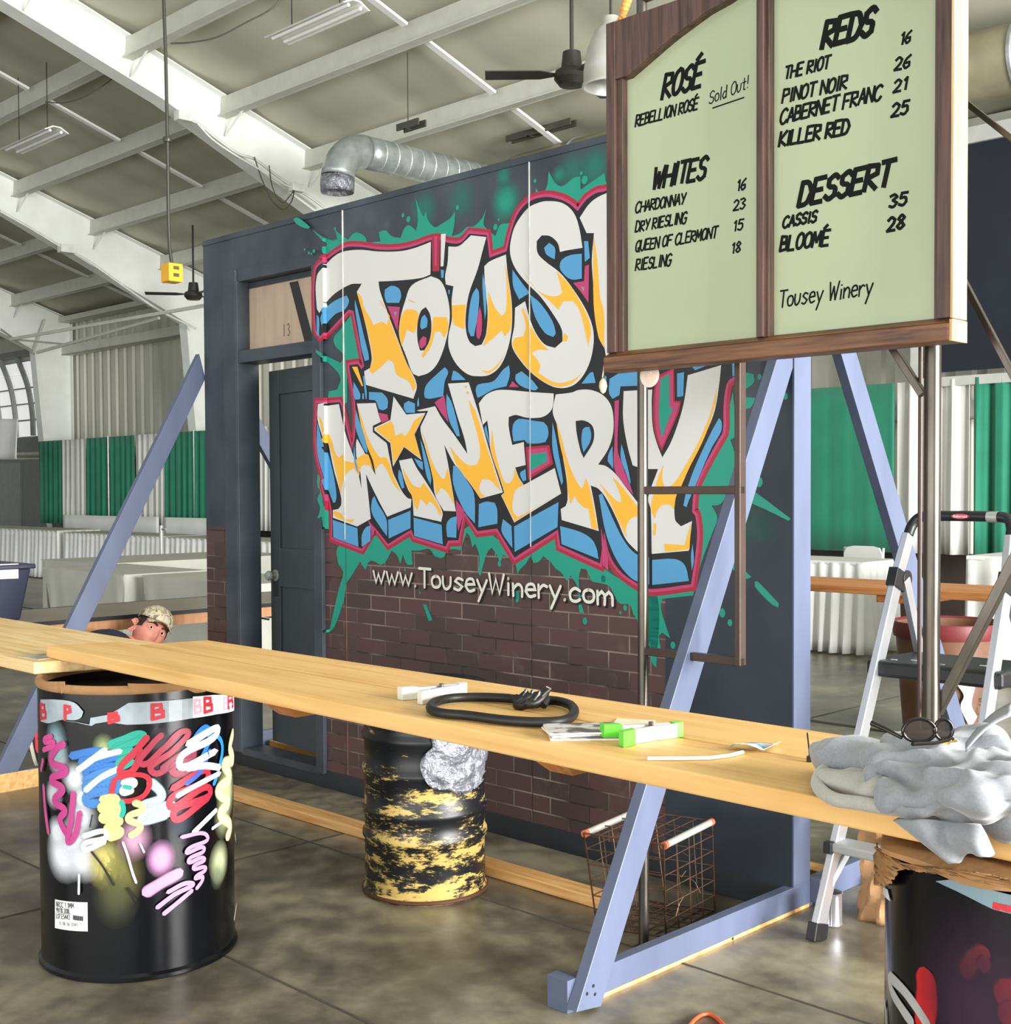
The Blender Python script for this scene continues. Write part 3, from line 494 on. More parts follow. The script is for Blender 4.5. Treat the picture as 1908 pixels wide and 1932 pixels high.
S('A', [(1722,390),(1745,560),(1760,760),(1784,860),(1784,1070),(1750,1000),(1722,800)], 5, Y)
S('F', [(58,600),(85,640),(120,760),(160,780),(215,950),(245,985),(280,950),(300,1010),(370,1030),(440,970),(490,950),(515,960),(560,1100),(540,1060),(470,1050),(440,1080),(432,1150),(410,1120),(380,1080),(340,1100),(300,1150),(270,1250),(262,1310),(210,1080),(155,860),(115,830)], 5, Y); S('F', [(412,500),(450,620),(500,780),(560,900),(620,980),(665,980),(690,1000),(735,1130),(770,1220),(810,1300),(740,1220),(690,1110),(640,1030),(600,1060),(575,1110),(555,1010),(510,900),(450,700)], 5, Y); S('F', [(200,1465),(260,1490),(300,1540),(380,1545),(370,1575),(230,1530),(195,1500)], 5, Y)
S('F', [(722,650),(745,700),(760,785),(820,760),(850,790),(900,720),(930,650),(1018,590),(932,770),(995,992),(840,880),(747,1040),(722,845),(590,735),(585,715)], 7, Y, corner=35)
S('B', [(785,880),(830,960),(870,1020),(930,1045),(955,1000),(1000,1060),(1100,1230),(1095,1275),(1040,1180),(1000,1150),(985,1185),(960,1160),(930,1130),(905,1225),(880,1180),(862,1110),(825,1040)], 5, Y)
S('B', [(945,580),(985,700),(1030,840),(1100,960),(1130,970),(1150,880),(1170,950),(1205,1180),(1150,1080),(1100,1040),(1060,1100),(1040,1000),(1000,820)], 5, Y); S('B', [(1170,700),(1240,790),(1320,855),(1390,855),(1420,780),(1405,640),(1340,400),(1325,320),(1380,420),(1470,700),(1590,1070),(1560,1040),(1500,980),(1440,970),(1415,1020),(1420,1080),(1460,1110),(1420,1125),(1330,995),(1230,860)], 5, Y)
S('B', [(1300,205),(1312,215),(1305,228),(1290,220)], 5, Y); S('B', [(1310,250),(1328,262),(1320,280),(1305,270)], 5, Y)
S('E', [(265,580),(285,750),(330,950),(390,1110),(440,1125),(480,1060),(490,975),(530,1070),(575,1145),(520,1170),(480,1230),(470,1400),(520,1460),(700,1370),(900,1245),(490,1505),(362,1250),(390,1215),(320,1000),(255,800)], 5, Y)
S('E', [(905,500),(960,680),(1020,900),(1100,1090),(1150,1170),(1175,1160),(1200,1070),(1240,1170),(1320,1585),(1260,1570),(1230,1380),(1180,1360),(1120,1300),(1090,1240),(1050,1330),(1022,1200),(1005,1000),(940,720)], 5, Y); S('E', [(1335,1115),(1420,1210),(1500,1290),(1560,1320),(1540,1220),(1470,1060),(1540,1130),(1700,1330),(1770,1420),(1770,1450),(1660,1470),(1605,1560),(1610,1665),(1520,1480),(1440,1300)], 5, Y)
S('G', [(1355,330),(1340,420),(1280,650),(1180,900),(1080,1100),(950,1320),(860,1460),(780,1530),(730,1500),(705,1400),(720,1250),(660,1400),(610,1580),(570,1790),(620,1900),(640,1820),(700,1740),(800,1730),(850,1790),(870,1640),(920,1540),(1040,1270),(1150,1060),(1250,830),(1320,600),(1350,480)], 5, Y); S('C', [(835,1230),(960,1240),(985,1150),(1000,1100),(990,1265),(840,1280)], 5, Y); S('C', [(770,1100),(785,1110),(780,1180),(765,1175)], 5, Y)
# ---- hand-lettering strokes
FT = {'A':[[(0,0),(.5,1),(1,0)],[(.2,.35),(.8,.35)]],'B':[[(0,0),(0,1),(.7,.95),(.75,.6),(0,.52),(.9,.45),(.9,.08),(0,0)]],'C':[[(1,.85),(.6,1),(.1,.75),(0,.3),(.3,0),(.7,0),(1,.2)]],'D':[[(0,0),(0,1),(.6,.92),(1,.5),(.7,.08),(0,0)]],'E':[[(.9,1),(0,1),(0,0),(.9,0)],[(0,.52),(.75,.52)]],'F':[[(.9,1),(0,1),(0,0)],[(0,.52),(.75,.52)]],'G':[[(1,.85),(.6,1),(.1,.75),(0,.3),(.3,0),(.8,.02),(1,.45),(.55,.45)]],'H':[[(0,0),(0,1)],[(1,0),(1,1)],[(0,.5),(1,.5)]],'I':[[(.2,0),(.2,1)]],'K':[[(0,0),(0,1)],[(.95,1),(0,.42),(1,0)]],'L':[[(0,1),(0,0),(.85,0)]],'M':[[(0,0),(.12,1),(.55,.3),(1,1),(1.15,0)]],'N':[[(0,0),(0,1),(.95,0),(.95,1)]],'O':[[(.5,1),(.15,.85),(0,.5),(.12,.12),(.45,0),(.82,.15),(.95,.5),(.82,.88),(.5,1)]],'P':[[(0,0),(0,1),(.8,.95),(.9,.6),(0,.45)]],'Q':[[(.5,1),(.1,.8),(0,.4),(.25,.02),(.7,.02),(1,.45),(.85,.9),(.5,1)],[(.6,.3),(1,-.1)]],'R':[[(0,0),(0,1),(.8,.95),(.85,.62),(0,.48),(.95,0)]],'S':[[(.95,.85),(.6,1),(.12,.85),(.2,.58),(.8,.42),(.85,.12),(.4,0),(0,.15)]],'T':[[(0,1),(1.05,1)],[(.5,1),(.5,0)]],'U':[[(0,1),(.02,.25),(.35,0),(.75,.08),(.95,1)]],'W':[[(0,1),(.25,0),(.55,.75),(.85,0),(1.2,1)]],'Y':[[(0,1),(.5,.5)],[(1,1),(.4,0)]],
 '1':[[(.15,.8),(.45,1),(.45,0)]],'2':[[(0,.8),(.4,1),(.85,.8),(.7,.5),(0,0),(.95,0)]],'3':[[(0,.9),(.5,1),(.85,.8),(.35,.55),(.9,.3),(.5,0),(0,.1)]],'5':[[(.9,1),(.2,1),(.1,.6),(.7,.6),(.85,.25),(.5,0),(0,.1)]],'6':[[(.8,1),(.2,.65),(0,.25),(.35,0),(.8,.15),(.75,.45),(.1,.4)]],'8':[[(.5,.53),(.1,.75),(.45,1),(.85,.8),(.5,.53),(.05,.2),(.45,0),(.9,.2),(.5,.53)]],
 'w':[[(0,.62),(.25,0),(.5,.5),(.78,0),(1.1,.66)]],'o':[[(.38,.6),(.08,.5),(0,.28),(.12,.06),(.38,0),(.66,.08),(.76,.3),(.66,.52),(.38,.6)]],'u':[[(0,.6),(.02,.22),(.18,.0),(.42,.0),(.66,.2),(.7,.6)]],'s':[[(.75,.55),(.35,.62),(.1,.45),(.7,.2),(.4,0),(0,.06)]],'e':[[(.05,.32),(.75,.36),(.6,.6),(.15,.55),(0,.25),(.3,0),(.75,.08)]],'y':[[(0,.6),(.35,.08)],[(.8,.62),(.1,-.45)]],'i':[[(.15,.55),(.15,0)],[(.15,.78),(.15,.8)]],'n':[[(0,.6),(.02,0)],[(.02,.35),(.4,.6),(.7,.45),(.72,0)]],'r':[[(0,.6),(.02,0)],[(.02,.35),(.35,.6),(.65,.55)]],'c':[[(.75,.5),(.4,.6),(.05,.4),(.1,.08),(.45,0),(.75,.1)]],'m':[[(0,.6),(.02,0)],[(.02,.4),(.3,.6),(.5,.42),(.5,0)],[(.5,.4),(.8,.6),(1.02,.42),(1.05,0)]],'l':[[(.15,1),(.15,0)]],'d':[[(.7,.5),(.3,.55),(0,.25),(.3,0),(.7,.15)],[(.72,1),(.72,0)]],'t':[[(.3,.9),(.3,.05),(.6,0)],[(0,.6),(.65,.6)]],'.':[[(.1,.02),(.12,.04)]],'!':[[(.15,1),(.15,.35)],[(.15,.03),(.15,.05)]],"'":[[(0,1.15),(.4,1.35)]]}
WD = {'M':1.15,'W':1.2,'w':1.1,'m':1.05,'I':.4,'1':.6,'i':.3,'l':.3,'.':.25,'!':.3,'t':.65,'r':.65}
def lettering(dr, txt, p0, p1, cap, w, col, layer, slant=.2, gap=.28, jit=.03, acc=()):
    # dr: has .stroke((s,z) list, width, layer, colour); p0,p1 baseline ends in (s,z); cap height in metres
    tot = sum((WD.get(c, .95 if c.isupper() or c.isdigit() else .78) if c != ' ' else .45)+gap for c in txt)-gap
    d = np.array(p1, float)-np.array(p0, float); L = np.linalg.norm(d); u = L/tot; e = d/L; x = 0
    for i, c in enumerate(txt):
        wd = WD.get(c, .95 if c.isupper() or c.isdigit() else .78) if c != ' ' else .45
        if c != ' ':
            jy = random.uniform(-jit, jit); sc_ = 1+random.uniform(-jit, jit)
            ss = list(FT[c])+([FT["'"][0]] if i in acc else [])
            for st_ in ss:
                q = []
                for a, b in (cr(st_, 4, False, 70) if len(st_) > 2 else st_):
                    b = (b+jy)*sc_; xx = (x+a)*u+b*cap*slant; q.append((p0[0]+e[0]*xx, p0[1]+e[1]*xx+b*cap))
                dr.stroke(q, w, layer, col)
        x += wd+gap
a, b = wp(707, 1098), wp(1158, 1141)
def yy(p, d): return (p[0]+.005, p[1]-d)
UT = 'www.TouseyWinery.com'
random.seed(3); lettering(MU, UT, yy(a, .007), yy(b, .007), .082, .013, '#15120f', 9, .0, .22)
random.seed(3); lettering(MU, UT, a, b, .082, .0125, '#d9d8ce', 10, .0, .22)
MU.done('mural_lettering', wall)
# soft teal spray on the slate
def soft(name, parent, items, t=-.0006):
    mb = MB()
    for (x, y, r, c, al) in items:
        ctr = wp(x, y); R = r/430; n = 20; vs = [(ctr[0], t, ctr[1])]; cs = [(*lin(c), al)]
        for ring, aa_ in ((.35, al*.85), (.7, al*.35), (1, 0)):
            for i in range(n): vs.append((ctr[0]+R*ring*math.cos(6.2832*i/n), t, ctr[1]+R*ring*math.sin(6.2832*i/n))); cs.append((*lin(c), aa_))
        fs = [(0, 1+i, 1+(i+1) % n) for i in range(n)]
        for k in range(2):
            for i in range(n): fs.append((1+k*n+i, 1+k*n+(i+1) % n, 1+(k+1)*n+(i+1) % n, 1+(k+1)*n+i))
        n0 = len(mb.v); mb.add(vs, fs); mb.c[n0:] = cs; t -= .00003
    return mb.build(name, SPRAY, parent, col=True)
soft('spray_haze', wall, [(800,395,42,TEAL,.45),(955,380,40,'#1c9c84',.8),(950,332,22,TEAL,.6),(870,378,42,TEAL,.35),(1080,322,36,TEAL,.4),(1055,330,18,'#1c9c84',.5),(1122,315,40,TEAL,.5),(1420,1000,60,'#1f5a50',.5),(1400,1060,50,'#1f5a50',.4),(700,410,30,'#6a7480',.3),(730,425,18,'#6a7480',.3),(560,470,40,'#566069',.3)])
# ================================================================ foreground
# ---- painting on drums: polygons and soft strokes wrapped round a cylinder
class Cyl:
    def __init__(s, c, r, H_): s.c = c; s.r = r; s.H = H_; s.mb = MB(); s.off = .0012
    def uz(s, x, y, tile=None):
        if tile: x0, y0, k = TL[tile]; x = x0+x/k; y = y0+y/k
        d = ray(x, y); o = CAMP-Ov; ox, oy = o@Dv-s.c[0], o@Bv-s.c[1]; dx, dy = d@Dv, d@Bv
        a = dx*dx+dy*dy; b = ox*dx+oy*dy; c = ox*ox+oy*oy-s.r**2; q = b*b-a*c
        k = (-b-math.sqrt(max(q, 0)))/a; px_, py_ = ox+k*dx, oy+k*dy; return (math.atan2(py_, px_), H+k*d[2])
    def pt(s, a, z, off): r = s.r+off; return (s.c[0]+r*math.cos(a), s.c[1]+r*math.sin(a), z)
    def quadstrip(s, L, M_, R_, col, soft):
        n = len(M_); vs = []; cs = []; o = s.off
        c = lin(col) if isinstance(col, str) else col
        for i in range(n):
            l, m, r = np.array(L[i]), np.array(M_[i]), np.array(R_[i])
            for k, al in ((l, 0), (l+(m-l)*soft*.5, .55), (l+(m-l)*soft, 1), (m, 1), (r+(m-r)*soft, 1), (r+(m-r)*soft*.5, .55), (r, 0)): vs.append(s.pt(*k, o)); cs.append((*c, al*s.al))
        fs = [(i*7+j, (i+1)*7+j, (i+1)*7+j+1, i*7+j+1) for i in range(n-1) for j in range(6)]
        n0 = len(s.mb.v); s.mb.add(vs, fs); s.mb.c[n0:] = cs; s.off += .00012
    def stroke(s, tile, pts, w, col, soft=.3, al=1.):
        s.al = al; k = TL[tile][2]; pts = [pts[0]]+[(pts[0][0]+(pts[-1][0]-pts[0][0])*q, pts[0][1]+(pts[-1][1]-pts[0][1])*q) for q in (.33, .66)]+[pts[-1]] if len(pts) == 2 else pts; q = [s.uz(x, y, tile) for x, y in cr(pts, 12, False, 200)]; z0 = q[0]; wm = w*1.3/k/590
        P = [np.array((a*s.r, z)) for a, z in q]; n = len(P); L, M_, R_ = [], [], []
        for i in range(n):
            d = P[min(i+1, n-1)]-P[max(i-1, 0)]; d = d/(np.linalg.norm(d)+1e-9); e_ = min(sum(np.linalg.norm(P[q+1]-P[q]) for q in range(i)), sum(np.linalg.norm(P[q+1]-P[q]) for q in range(i, n-1)))/(wm*.5); nn = np.array([-d[1], d[0]])*wm/2*(1+.03*math.sin(i*.5))*math.sqrt(max(.0004, 1-(1-min(1, e_))**2))
            for lst, v in ((L, P[i]+nn), (M_, P[i]), (R_, P[i]-nn)): lst.append((v[0]/s.r, v[1]))
        s.quadstrip(L, M_, R_, col, soft)
    def disc(s, c, R, col, core=.4, al=1., sy=1.):
        n = 18; vs = [s.pt(*c, s.off)]; c_ = lin(col) if isinstance(col, str) else col; cs = [(*c_, al)]
        rings = ((core*.5, al), (core, al), (core+(1-core)*.33, al*.62), (core+(1-core)*.66, al*.25), (1, 0))
        for ring, a in rings:
            for i in range(n): vs.append(s.pt(c[0]+R*ring*math.cos(6.2832*i/n)/s.r, c[1]+R*ring*sy*math.sin(6.2832*i/n), s.off)); cs.append((*c_, a))
        fs = [(0, 1+i, 1+(i+1) % n) for i in range(n)]+[(1+k*n+i, 1+k*n+(i+1) % n, 1+(k+1)*n+(i+1) % n, 1+(k+1)*n+i) for k in range(4) for i in range(n)]
        n0 = len(s.mb.v); s.mb.add(vs, fs); s.mb.c[n0:] = cs; s.off += .00008
    def blob(s, tile, x, y, r, col, al=1., core=.3, sy=1.): s.disc(s.uz(x, y, tile), r/TL[tile][2]/600, col, core, al, sy)
    def patch(s, tile, pts, off, smooth=True, ext=0):   # cut sheet following the drum; returns MB
        q = px(tile, pts); q = cr(q, 4, True, 50) if smooth else q; u = [s.uz(x, y) for x, y in q]; return s.sheet(u, off)
    def sheet(s, u, off):
        b = bmesh.new(); vs = [b.verts.new((a*s.r, 0, z)) for a, z in u]
        for t in tessellate_polygon([[v.co.copy() for v in vs]]):
            try: b.faces.new([vs[i] for i in t])
            except ValueError: pass
        a0 = min(a for a, z in u)*s.r; a1 = max(a for a, z in u)*s.r; c = a0+.02
        while c < a1:
            g = list(b.verts)+list(b.edges)+list(b.faces); bmesh.ops.bisect_plane(b, geom=g, plane_co=(c, 0, 0), plane_no=(1, 0, 0)); c += .02
        b.verts.index_update(); m = MB(); m.add([s.pt(v.co.x/s.r, v.co.z, off) for v in b.verts], [[v.index for v in f.verts] for f in b.faces]); b.free(); return m
TL['D'] = (0, 1180, 2.76); TL['Q'] = (1540, 1330, 5.185); TL['Z'] = (640, 1330, 4.83); TL['V'] = (1650, 1540, 4.93)
GLB = mat('gloss_black', '#06080c', .2, var=.2, scale=5, spec=.38); TAN = mat('kraft_paper', '#a3794c', .75, var=.22, scale=9, bump=.5, detail=9); DRK = mat('drum_inside', '#15161a', .6)
def drum_shell(mb, c, r, h, ribs=()):
    prof = [(r*.3, 0), (r+.004, 0), (r+.008, .004), (r+.008, .014), (r, .022)]
    for z in ribs: prof += [(r, z-.02), (r+.008, z-.008), (r+.008, z+.008), (r, z+.02)]
    prof += [(r, h-.016), (r+.004, h-.012)]; mb.lathe(prof, (c[0], c[1], 0), 64)
# ---- drum 1 : spray-painted
c1 = (1.132, -1.689); R1 = .292
d1 = thing('steel_drum', 'tall glossy black drum at left sprayed with pink, white, blue and yellow scribbles', 'drum', (*c1, 0))
m = MB(); drum_shell(m, c1, R1, .868); m.build('drum_body', GLB, d1, smooth=40)
m = MB(); m.lathe([(.0, .83), (.27, .83), (.283, .84)], (*c1, 0), 48); m.build('drum_lid', DRK, d1, smooth=40)
m = MB(); m.lathe([(R1-.012, .84), (R1-.012, .866), (R1, .868), (R1+.006, .862), (R1+.006, .848), (R1+.001, .842)], (*c1, 0), 64); m.build('drum_rim', TAN, d1, smooth=50)
cy = Cyl(c1, R1, .868)
cy.patch('D', [(238,290),(345,290),(345,335),(330,355),(322,325),(290,330),(262,320),(245,312)], .006).build('torn_paper', TAN, d1, solid=.002)
cy.patch('D', [(665,300),(1080,290),(1060,345),(1010,350),(960,332),(900,338),(870,325),(820,345),(740,345),(680,345)], .006).build('torn_paper', TAN, d1, solid=.002)
G_ = cy.blob; K_ = cy.stroke
for x, y, r, al in ((330,1190,150,.95),(430,1210,130,.8),(300,1080,90,.9),(420,1000,100,.75),(390,800,90,.8),(300,700,90,.6),(280,880,80,.7),(430,900,70,.8),(380,1110,110,.8)): G_('D', x, y, r, '#dfe3ea', al, .35)
for x, y, r, c, al in ((290,600,90,'#8fb6bd',.75),(310,650,70,'#9fc2c8',.6),(540,1230,110,'#c9bf6a',.8),(620,1300,130,'#8b8748',.55),(600,1420,120,'#565a3c',.5),(700,1110,90,'#d9a8c4',.7),(940,1030,80,'#2a3a4c',.6),(540,640,60,'#b7c98a',.6),(560,820,110,'#4b86c0',.7),(500,780,90,'#2f6fae',.6),(840,600,60,'#4a4e58',.5),(1180,860,120,'#c9cf9a',.75),(1160,1000,90,'#aeb68a',.6),(1140,1230,90,'#c6cfa4',.8),(1130,1300,60,'#7e8a6c',.5)): G_('D', x, y, r, c, al, .25, 1.3)
for p, w, c, so in ([[(360,680),(560,665),(430,715),(640,705),(450,765),(650,760)],34,'#2a6cb8',.3],[[(430,810),(600,775),(450,850),(620,830),(450,900),(600,920)],38,'#3a78b8',.3],[[(560,625),(650,590),(742,568),(690,610),(600,650),(690,660),(620,725),(700,700)],30,'#159a84',.2],[[(400,760),(560,640)],26,'#e6eaf2',.3],[[(430,740),(500,690),(640,650)],24,'#e6eaf2',.3],[[(440,865),(530,790),(640,735)],24,'#dfe8f2',.3],[[(770,800),(840,890),(750,945),(900,950),(740,1000),(880,985)],38,'#a9bdd2',.35],
    [[(775,570),(700,660),(625,755),(690,755),(740,640)],26,'#b02236',.2],[[(850,560),(790,620),(735,720),(850,640),(968,550),(900,650),(790,760),(940,690)],26,'#a02a40',.25],[[(880,855),(1080,775),(880,930),(1090,855),(900,990),(1095,888)],30,'#aa2338',.25],[[(830,760),(1000,660),(900,760),(1050,700)],40,'#8c2a42',.35],[[(1000,600),(1060,530),(1092,560),(1050,680),(1000,760)],22,'#1f74cc',.2],[[(1075,580),(1130,580),(1152,640),(1130,760),(1105,835)],20,'#2b84d8',.2],[[(960,830),(1040,760),(1090,640)],20,'#3458c0',.2],
    [[(960,625),(1130,550),(930,715),(1130,650)],30,'#f2f4f8',.25],[[(960,745),(1060,730),(1145,740)],28,'#f2f4f8',.25],[[(910,892),(1020,830),(1145,765)],22,'#f2f4f8',.25],[[(995,1085),(1060,1020),(1125,955)],22,'#e8ecf2',.3],[[(1095,1060),(1150,1020)],14,'#e8ecf2',.3],
    [[(1208,545),(1190,640),(1205,700),(1160,720),(1190,790),(1130,860),(1180,920),(1140,980),(1190,1040),(1170,1120)],50,'#dcdda4',.5],[[(1215,1080),(1225,1200),(1228,1400),(1210,1540)],8,'#d8dcb8',.3],
    [[(350,610),(300,640),(275,710),(350,755),(275,800),(335,850),(290,910),(345,960),(320,1010),(372,1110)],30,'#b83a80',.2],[[(235,820),(245,960),(262,1090)],24,'#c44a8a',.25],[[(390,860),(378,1000),(372,1125),(425,960)],26,'#b83c80',.2],[[(230,650),(290,612),(238,600),(285,572)],22,'#c8478a',.2],[[(235,690),(222,760)],22,'#b84a80',.2],
    [[(600,790),(765,788),(742,888),(598,896),(600,790)],20,'#c01f30',.15],[[(630,820),(700,815),(640,860),(700,855)],26,'#eef0c8',.3],[[(640,835),(690,845)],18,'#18a090',.3],
    [[(520,905),(610,905),(530,950),(630,955),(535,1000),(625,1010),(560,1060),(630,1070),(560,1110)],30,'#efdf80',.3],[[(690,915),(745,950),(670,1000),(730,1045),(670,1100)],28,'#efdf8c',.35],[[(632,905),(645,955),(632,1000)],20,'#16a08c',.25],[[(430,1095),(560,1085),(440,1150),(560,1120)],22,'#e8eef6',.3],
    [[(640,1120),(665,1190),(690,1280),(712,1342)],10,'#e6b4cc',.2],[[(728,1130),(752,1182)],8,'#e6b4cc',.2],[[(420,1290),(418,1400)],10,'#eceff4',.2],
    [[(740,1400),(850,1330),(950,1275)],50,'#cf96c8',.4],[[(930,1100),(1072,1098),(965,1175),(1055,1160),(975,1225),(1055,1212),(1000,1260),(1062,1262),(1010,1312),(1048,1310),(1012,1375)],16,'#cf92c8',.15],[[(808,1472),(900,1400),(992,1340),(860,1390)],18,'#cf92c8',.15],[[(842,1505),(920,1440),(1000,1372)],18,'#cf92c8',.15],
    [[(480,1170),(540,1250),(600,1355)],9,'#15160c',.1],[[(662,1360),(712,1432)],9,'#15160c',.1],[[(488,980),(475,1050)],6,'#16181a',.1]): K_('D', p, w, c, so)
G_('D', 835, 1210, 75, '#d69ccc', .95, .35, 1.3)
cy.mb.build('spray_graffiti', SPRAY, d1, col=True)
film = mat('clear_film', '#9ba6ad', .25, var=.12, scale=20); film2 = mat('white_film', '#e4e3e6', .3, var=.05, scale=20)
cy.patch('D', [(218,385),(300,385),(390,400),(438,448),(425,480),(390,492),(330,490),(260,508),(220,500)], .004, True).build('tape_band', film, d1, solid=.0008)
cy.patch('D', [(475,480),(560,465),(610,440),(670,402),(800,395),(1000,378),(1000,482),(800,510),(660,516),(560,500),(500,510),(480,522),(390,500),(330,495),(420,505),(470,515)], .004, False).build('tape_band', film, d1, solid=.0008)
cy.patch('D', [(1000,370),(1100,362),(1222,354),(1222,440),(1120,462),(1000,482)], .0045, False).build('tape_band', film2, d1, solid=.0008)
class CylDraw:
    def __init__(s, cy, tile, off): s.cy = cy; s.b = MB(); s.off = off; s.k = 0
    def stroke(s, pts, w, layer, col):
        P = [np.array(p) for p in pts]
        for i in range(len(P)-1):
            d = P[i+1]-P[i]; L = np.linalg.norm(d)
            if L < 1e-6: continue
            d /= L; n = np.array([-d[1], d[0]])*w/2; e = d*w*.35; q = [P[i]-n-e, P[i+1]-n+e, P[i+1]+n+e, P[i]+n-e]; s.b.add([s.cy.pt(v[0]/s.cy.r, v[1], s.off+s.k*.00002) for v in q], [(0, 1, 2, 3)]); s.k = (s.k+1) % 6
def cyltext(cy, tile, items, off, mt, name, parent, slant=0):
    dr = CylDraw(cy, tile, off)
    for txt, a, b, cap, w in items:
        pa = cy.uz(*a, tile); pb = cy.uz(*b, tile); pc = cy.uz(a[0], a[1]-cap, tile)
        lettering(dr, txt, (pa[0]*cy.r, pa[1]), (pb[0]*cy.r, pb[1]), pc[1]-pa[1], w, None, 0, slant, .25, .0)
    return dr.b.build(name, mt, parent)
REDT = mat('red_print', '#c22532', .5)
FT['/'] = [[(0, 0), (.6, 1)]]; FT['-'] = [[(.1, .5), (.6, .5)]]; FT['9'] = [[(.8, .6), (.3, .5), (.1, .8), (.5, 1), (.8, .8), (.7, .3), (.3, 0)]]; FT['4'] = [[(.7, 0), (.7, 1), (0, .3), (.9, .3)]]; FT['0'] = FT['O']
for it in [('B',(794,486),(850,478),72,.011), ('B',(1060,452),(1098,446),74,.010), ('B',(1180,430),(1205,426),66,.010), ('B',(222,484),(248,486),74,.009), ('P',(346,488),(374,490),70,.010), ('B',(572,504),(620,494),44,.010)]: cyltext(cy, 'D', [it], .0062, REDT, 'tape_letter', d1)
for it in [('B',(1010,458),(1042,452),70,.008), ('B',(1160,436),(1180,432),60,.007)]: cyltext(cy, 'D', [it], .0058, mat('pale_red_print', '#e4a9b4', .5), 'tape_letter', d1)
cy.patch('D', [(290,1425),(458,1441),(459,1592),(290,1574)], .0022, False).build('paper_label', mat('label_white', '#e9e9e6', .5, var=.02), d1, solid=.0005)
cyltext(cy, 'D', [('NRCC 1 1MM',(298,1462),(388,1472),26,.0016), ('99/18 208L',(298,1492),(370,1500),24,.0016), ('LOT E5443',(298,1522),(368,1530),24,.0016), ('5-18-16 0141-1',(315,1556),(425,1566),16,.0010)], .0034, mat('label_ink', '#3b3d44', .6), 'label_print', d1)
dr = CylDraw(cy, 'D', .0034); ua = cy.uz(385, 1530, 'D'); ub = cy.uz(436, 1534, 'D'); hz = cy.uz(385, 1508, 'D')[1]-ua[1]
for k in range(16): a = ua[0]+(ub[0]-ua[0])*k/15; dr.stroke([(a*R1, ua[1]), (a*R1, ua[1]+hz)], .0012+.0006*(k % 3), 0, None)
dr.b.build('label_print', MATS['label_ink'], d1)
# ---- drum 2 : black and yellow
def wornyellow():
    m = bpy.data.materials.new('worn_yellow_black'); m.use_nodes = True; nt = m.node_tree; N = nt.nodes.new; L = nt.links.new; b = nt.nodes['Principled BSDF']; b.inputs['Roughness'].default_value = .38
    tc = N('ShaderNodeTexCoord'); mp = N('ShaderNodeMapping'); mp.inputs['Scale'].default_value = (1, 1, 3.4); L(tc.outputs['Object'], mp.inputs[0])
    a = N('ShaderNodeTexNoise'); a.inputs['Scale'].default_value = 4.5; a.inputs['Detail'].default_value = 12; a.inputs['Roughness'].default_value = .72; L(mp.outputs[0], a.inputs[0])
    c = N('ShaderNodeTexNoise'); c.inputs['Scale'].default_value = 34; c.inputs['Detail'].default_value = 6; c.inputs['Roughness'].default_value = .8; L(mp.outputs[0], c.inputs[0])
    sx = N('ShaderNodeSeparateXYZ'); L(tc.outputs['Object'], sx.inputs[0])
    s1 = N('ShaderNodeMapRange'); s1.inputs[1].default_value = 0; s1.inputs[2].default_value = .7; s1.inputs[3].default_value = .10; s1.inputs[4].default_value = -.05; L(sx.outputs[2], s1.inputs[0])
    m1 = N('ShaderNodeMath'); m1.operation = 'ADD'; L(a.outputs['Fac'], m1.inputs[0]); L(s1.outputs[0], m1.inputs[1])
    m2 = N('ShaderNodeMath'); m2.operation = 'MULTIPLY_ADD'; m2.inputs[1].default_value = .5; L(c.outputs['Fac'], m2.inputs[0]); L(m1.outputs[0], m2.inputs[2])
    rp = N('ShaderNodeValToRGB'); e = rp.color_ramp.elements; e[0].position = .80; e[0].color = (*lin('#101216'), 1); e[1].position = .87; e[1].color = (*lin('#bfa45c'), 1); k = e.new(.835); k.color = (*lin('#5a5034'), 1)
    L(m2.outputs[0], rp.inputs[0]); L(rp.outputs[0], b.inputs['Base Color']); return m
c2 = (1.324, -.665); R2 = .216
d2 = thing('steel_drum', 'ribbed black drum with worn yellow patches and a silver taped patch, behind the planks', 'drum', (*c2, 0))
m = MB(); drum_shell(m, c2, R2, .74, (.21, .30, .44, .56, .64)); m.build('drum_body', wornyellow(), d2, smooth=40)
m = MB(); m.lathe([(0, .73), (.205, .73), (.21, .742), (.222, .742), (.224, .73), (R2, .722)], (*c2, 0), 48); m.build('drum_lid', GLB, d2, smooth=40)
m = MB(); m.lathe([(R2+.007, .002), (R2+.012, .006), (R2+.012, .013), (R2+.007, .017)], (*c2, 0), 48); m.build('bottom_chime', mat('rust_brown', '#4d2e1c', .6), d2, smooth=40)
cy2 = Cyl(c2, R2, .74)
foil = mat('silver_tape', '#8e9098', .34, .5, var=.35, scale=22, bump=1.6, detail=10)
mp_ = cy2.patch('Z', [(820,200),(1250,200),(1318,420),(1310,560),(1275,700),(1180,780),(1090,810),(980,770),(860,760),(790,690),(740,560),(760,470),(850,380)], .011)
for i, v in enumerate(mp_.v):
    k = .005*math.sin(i*12.9898); dx, dy = v[0]-c2[0], v[1]-c2[1]; L_ = math.hypot(dx, dy); mp_.v[i] = (v[0]+dx/L_*k, v[1]+dy/L_*k, v[2])
mp_.build('silver_patch', foil, d2, smooth=60, solid=.002)
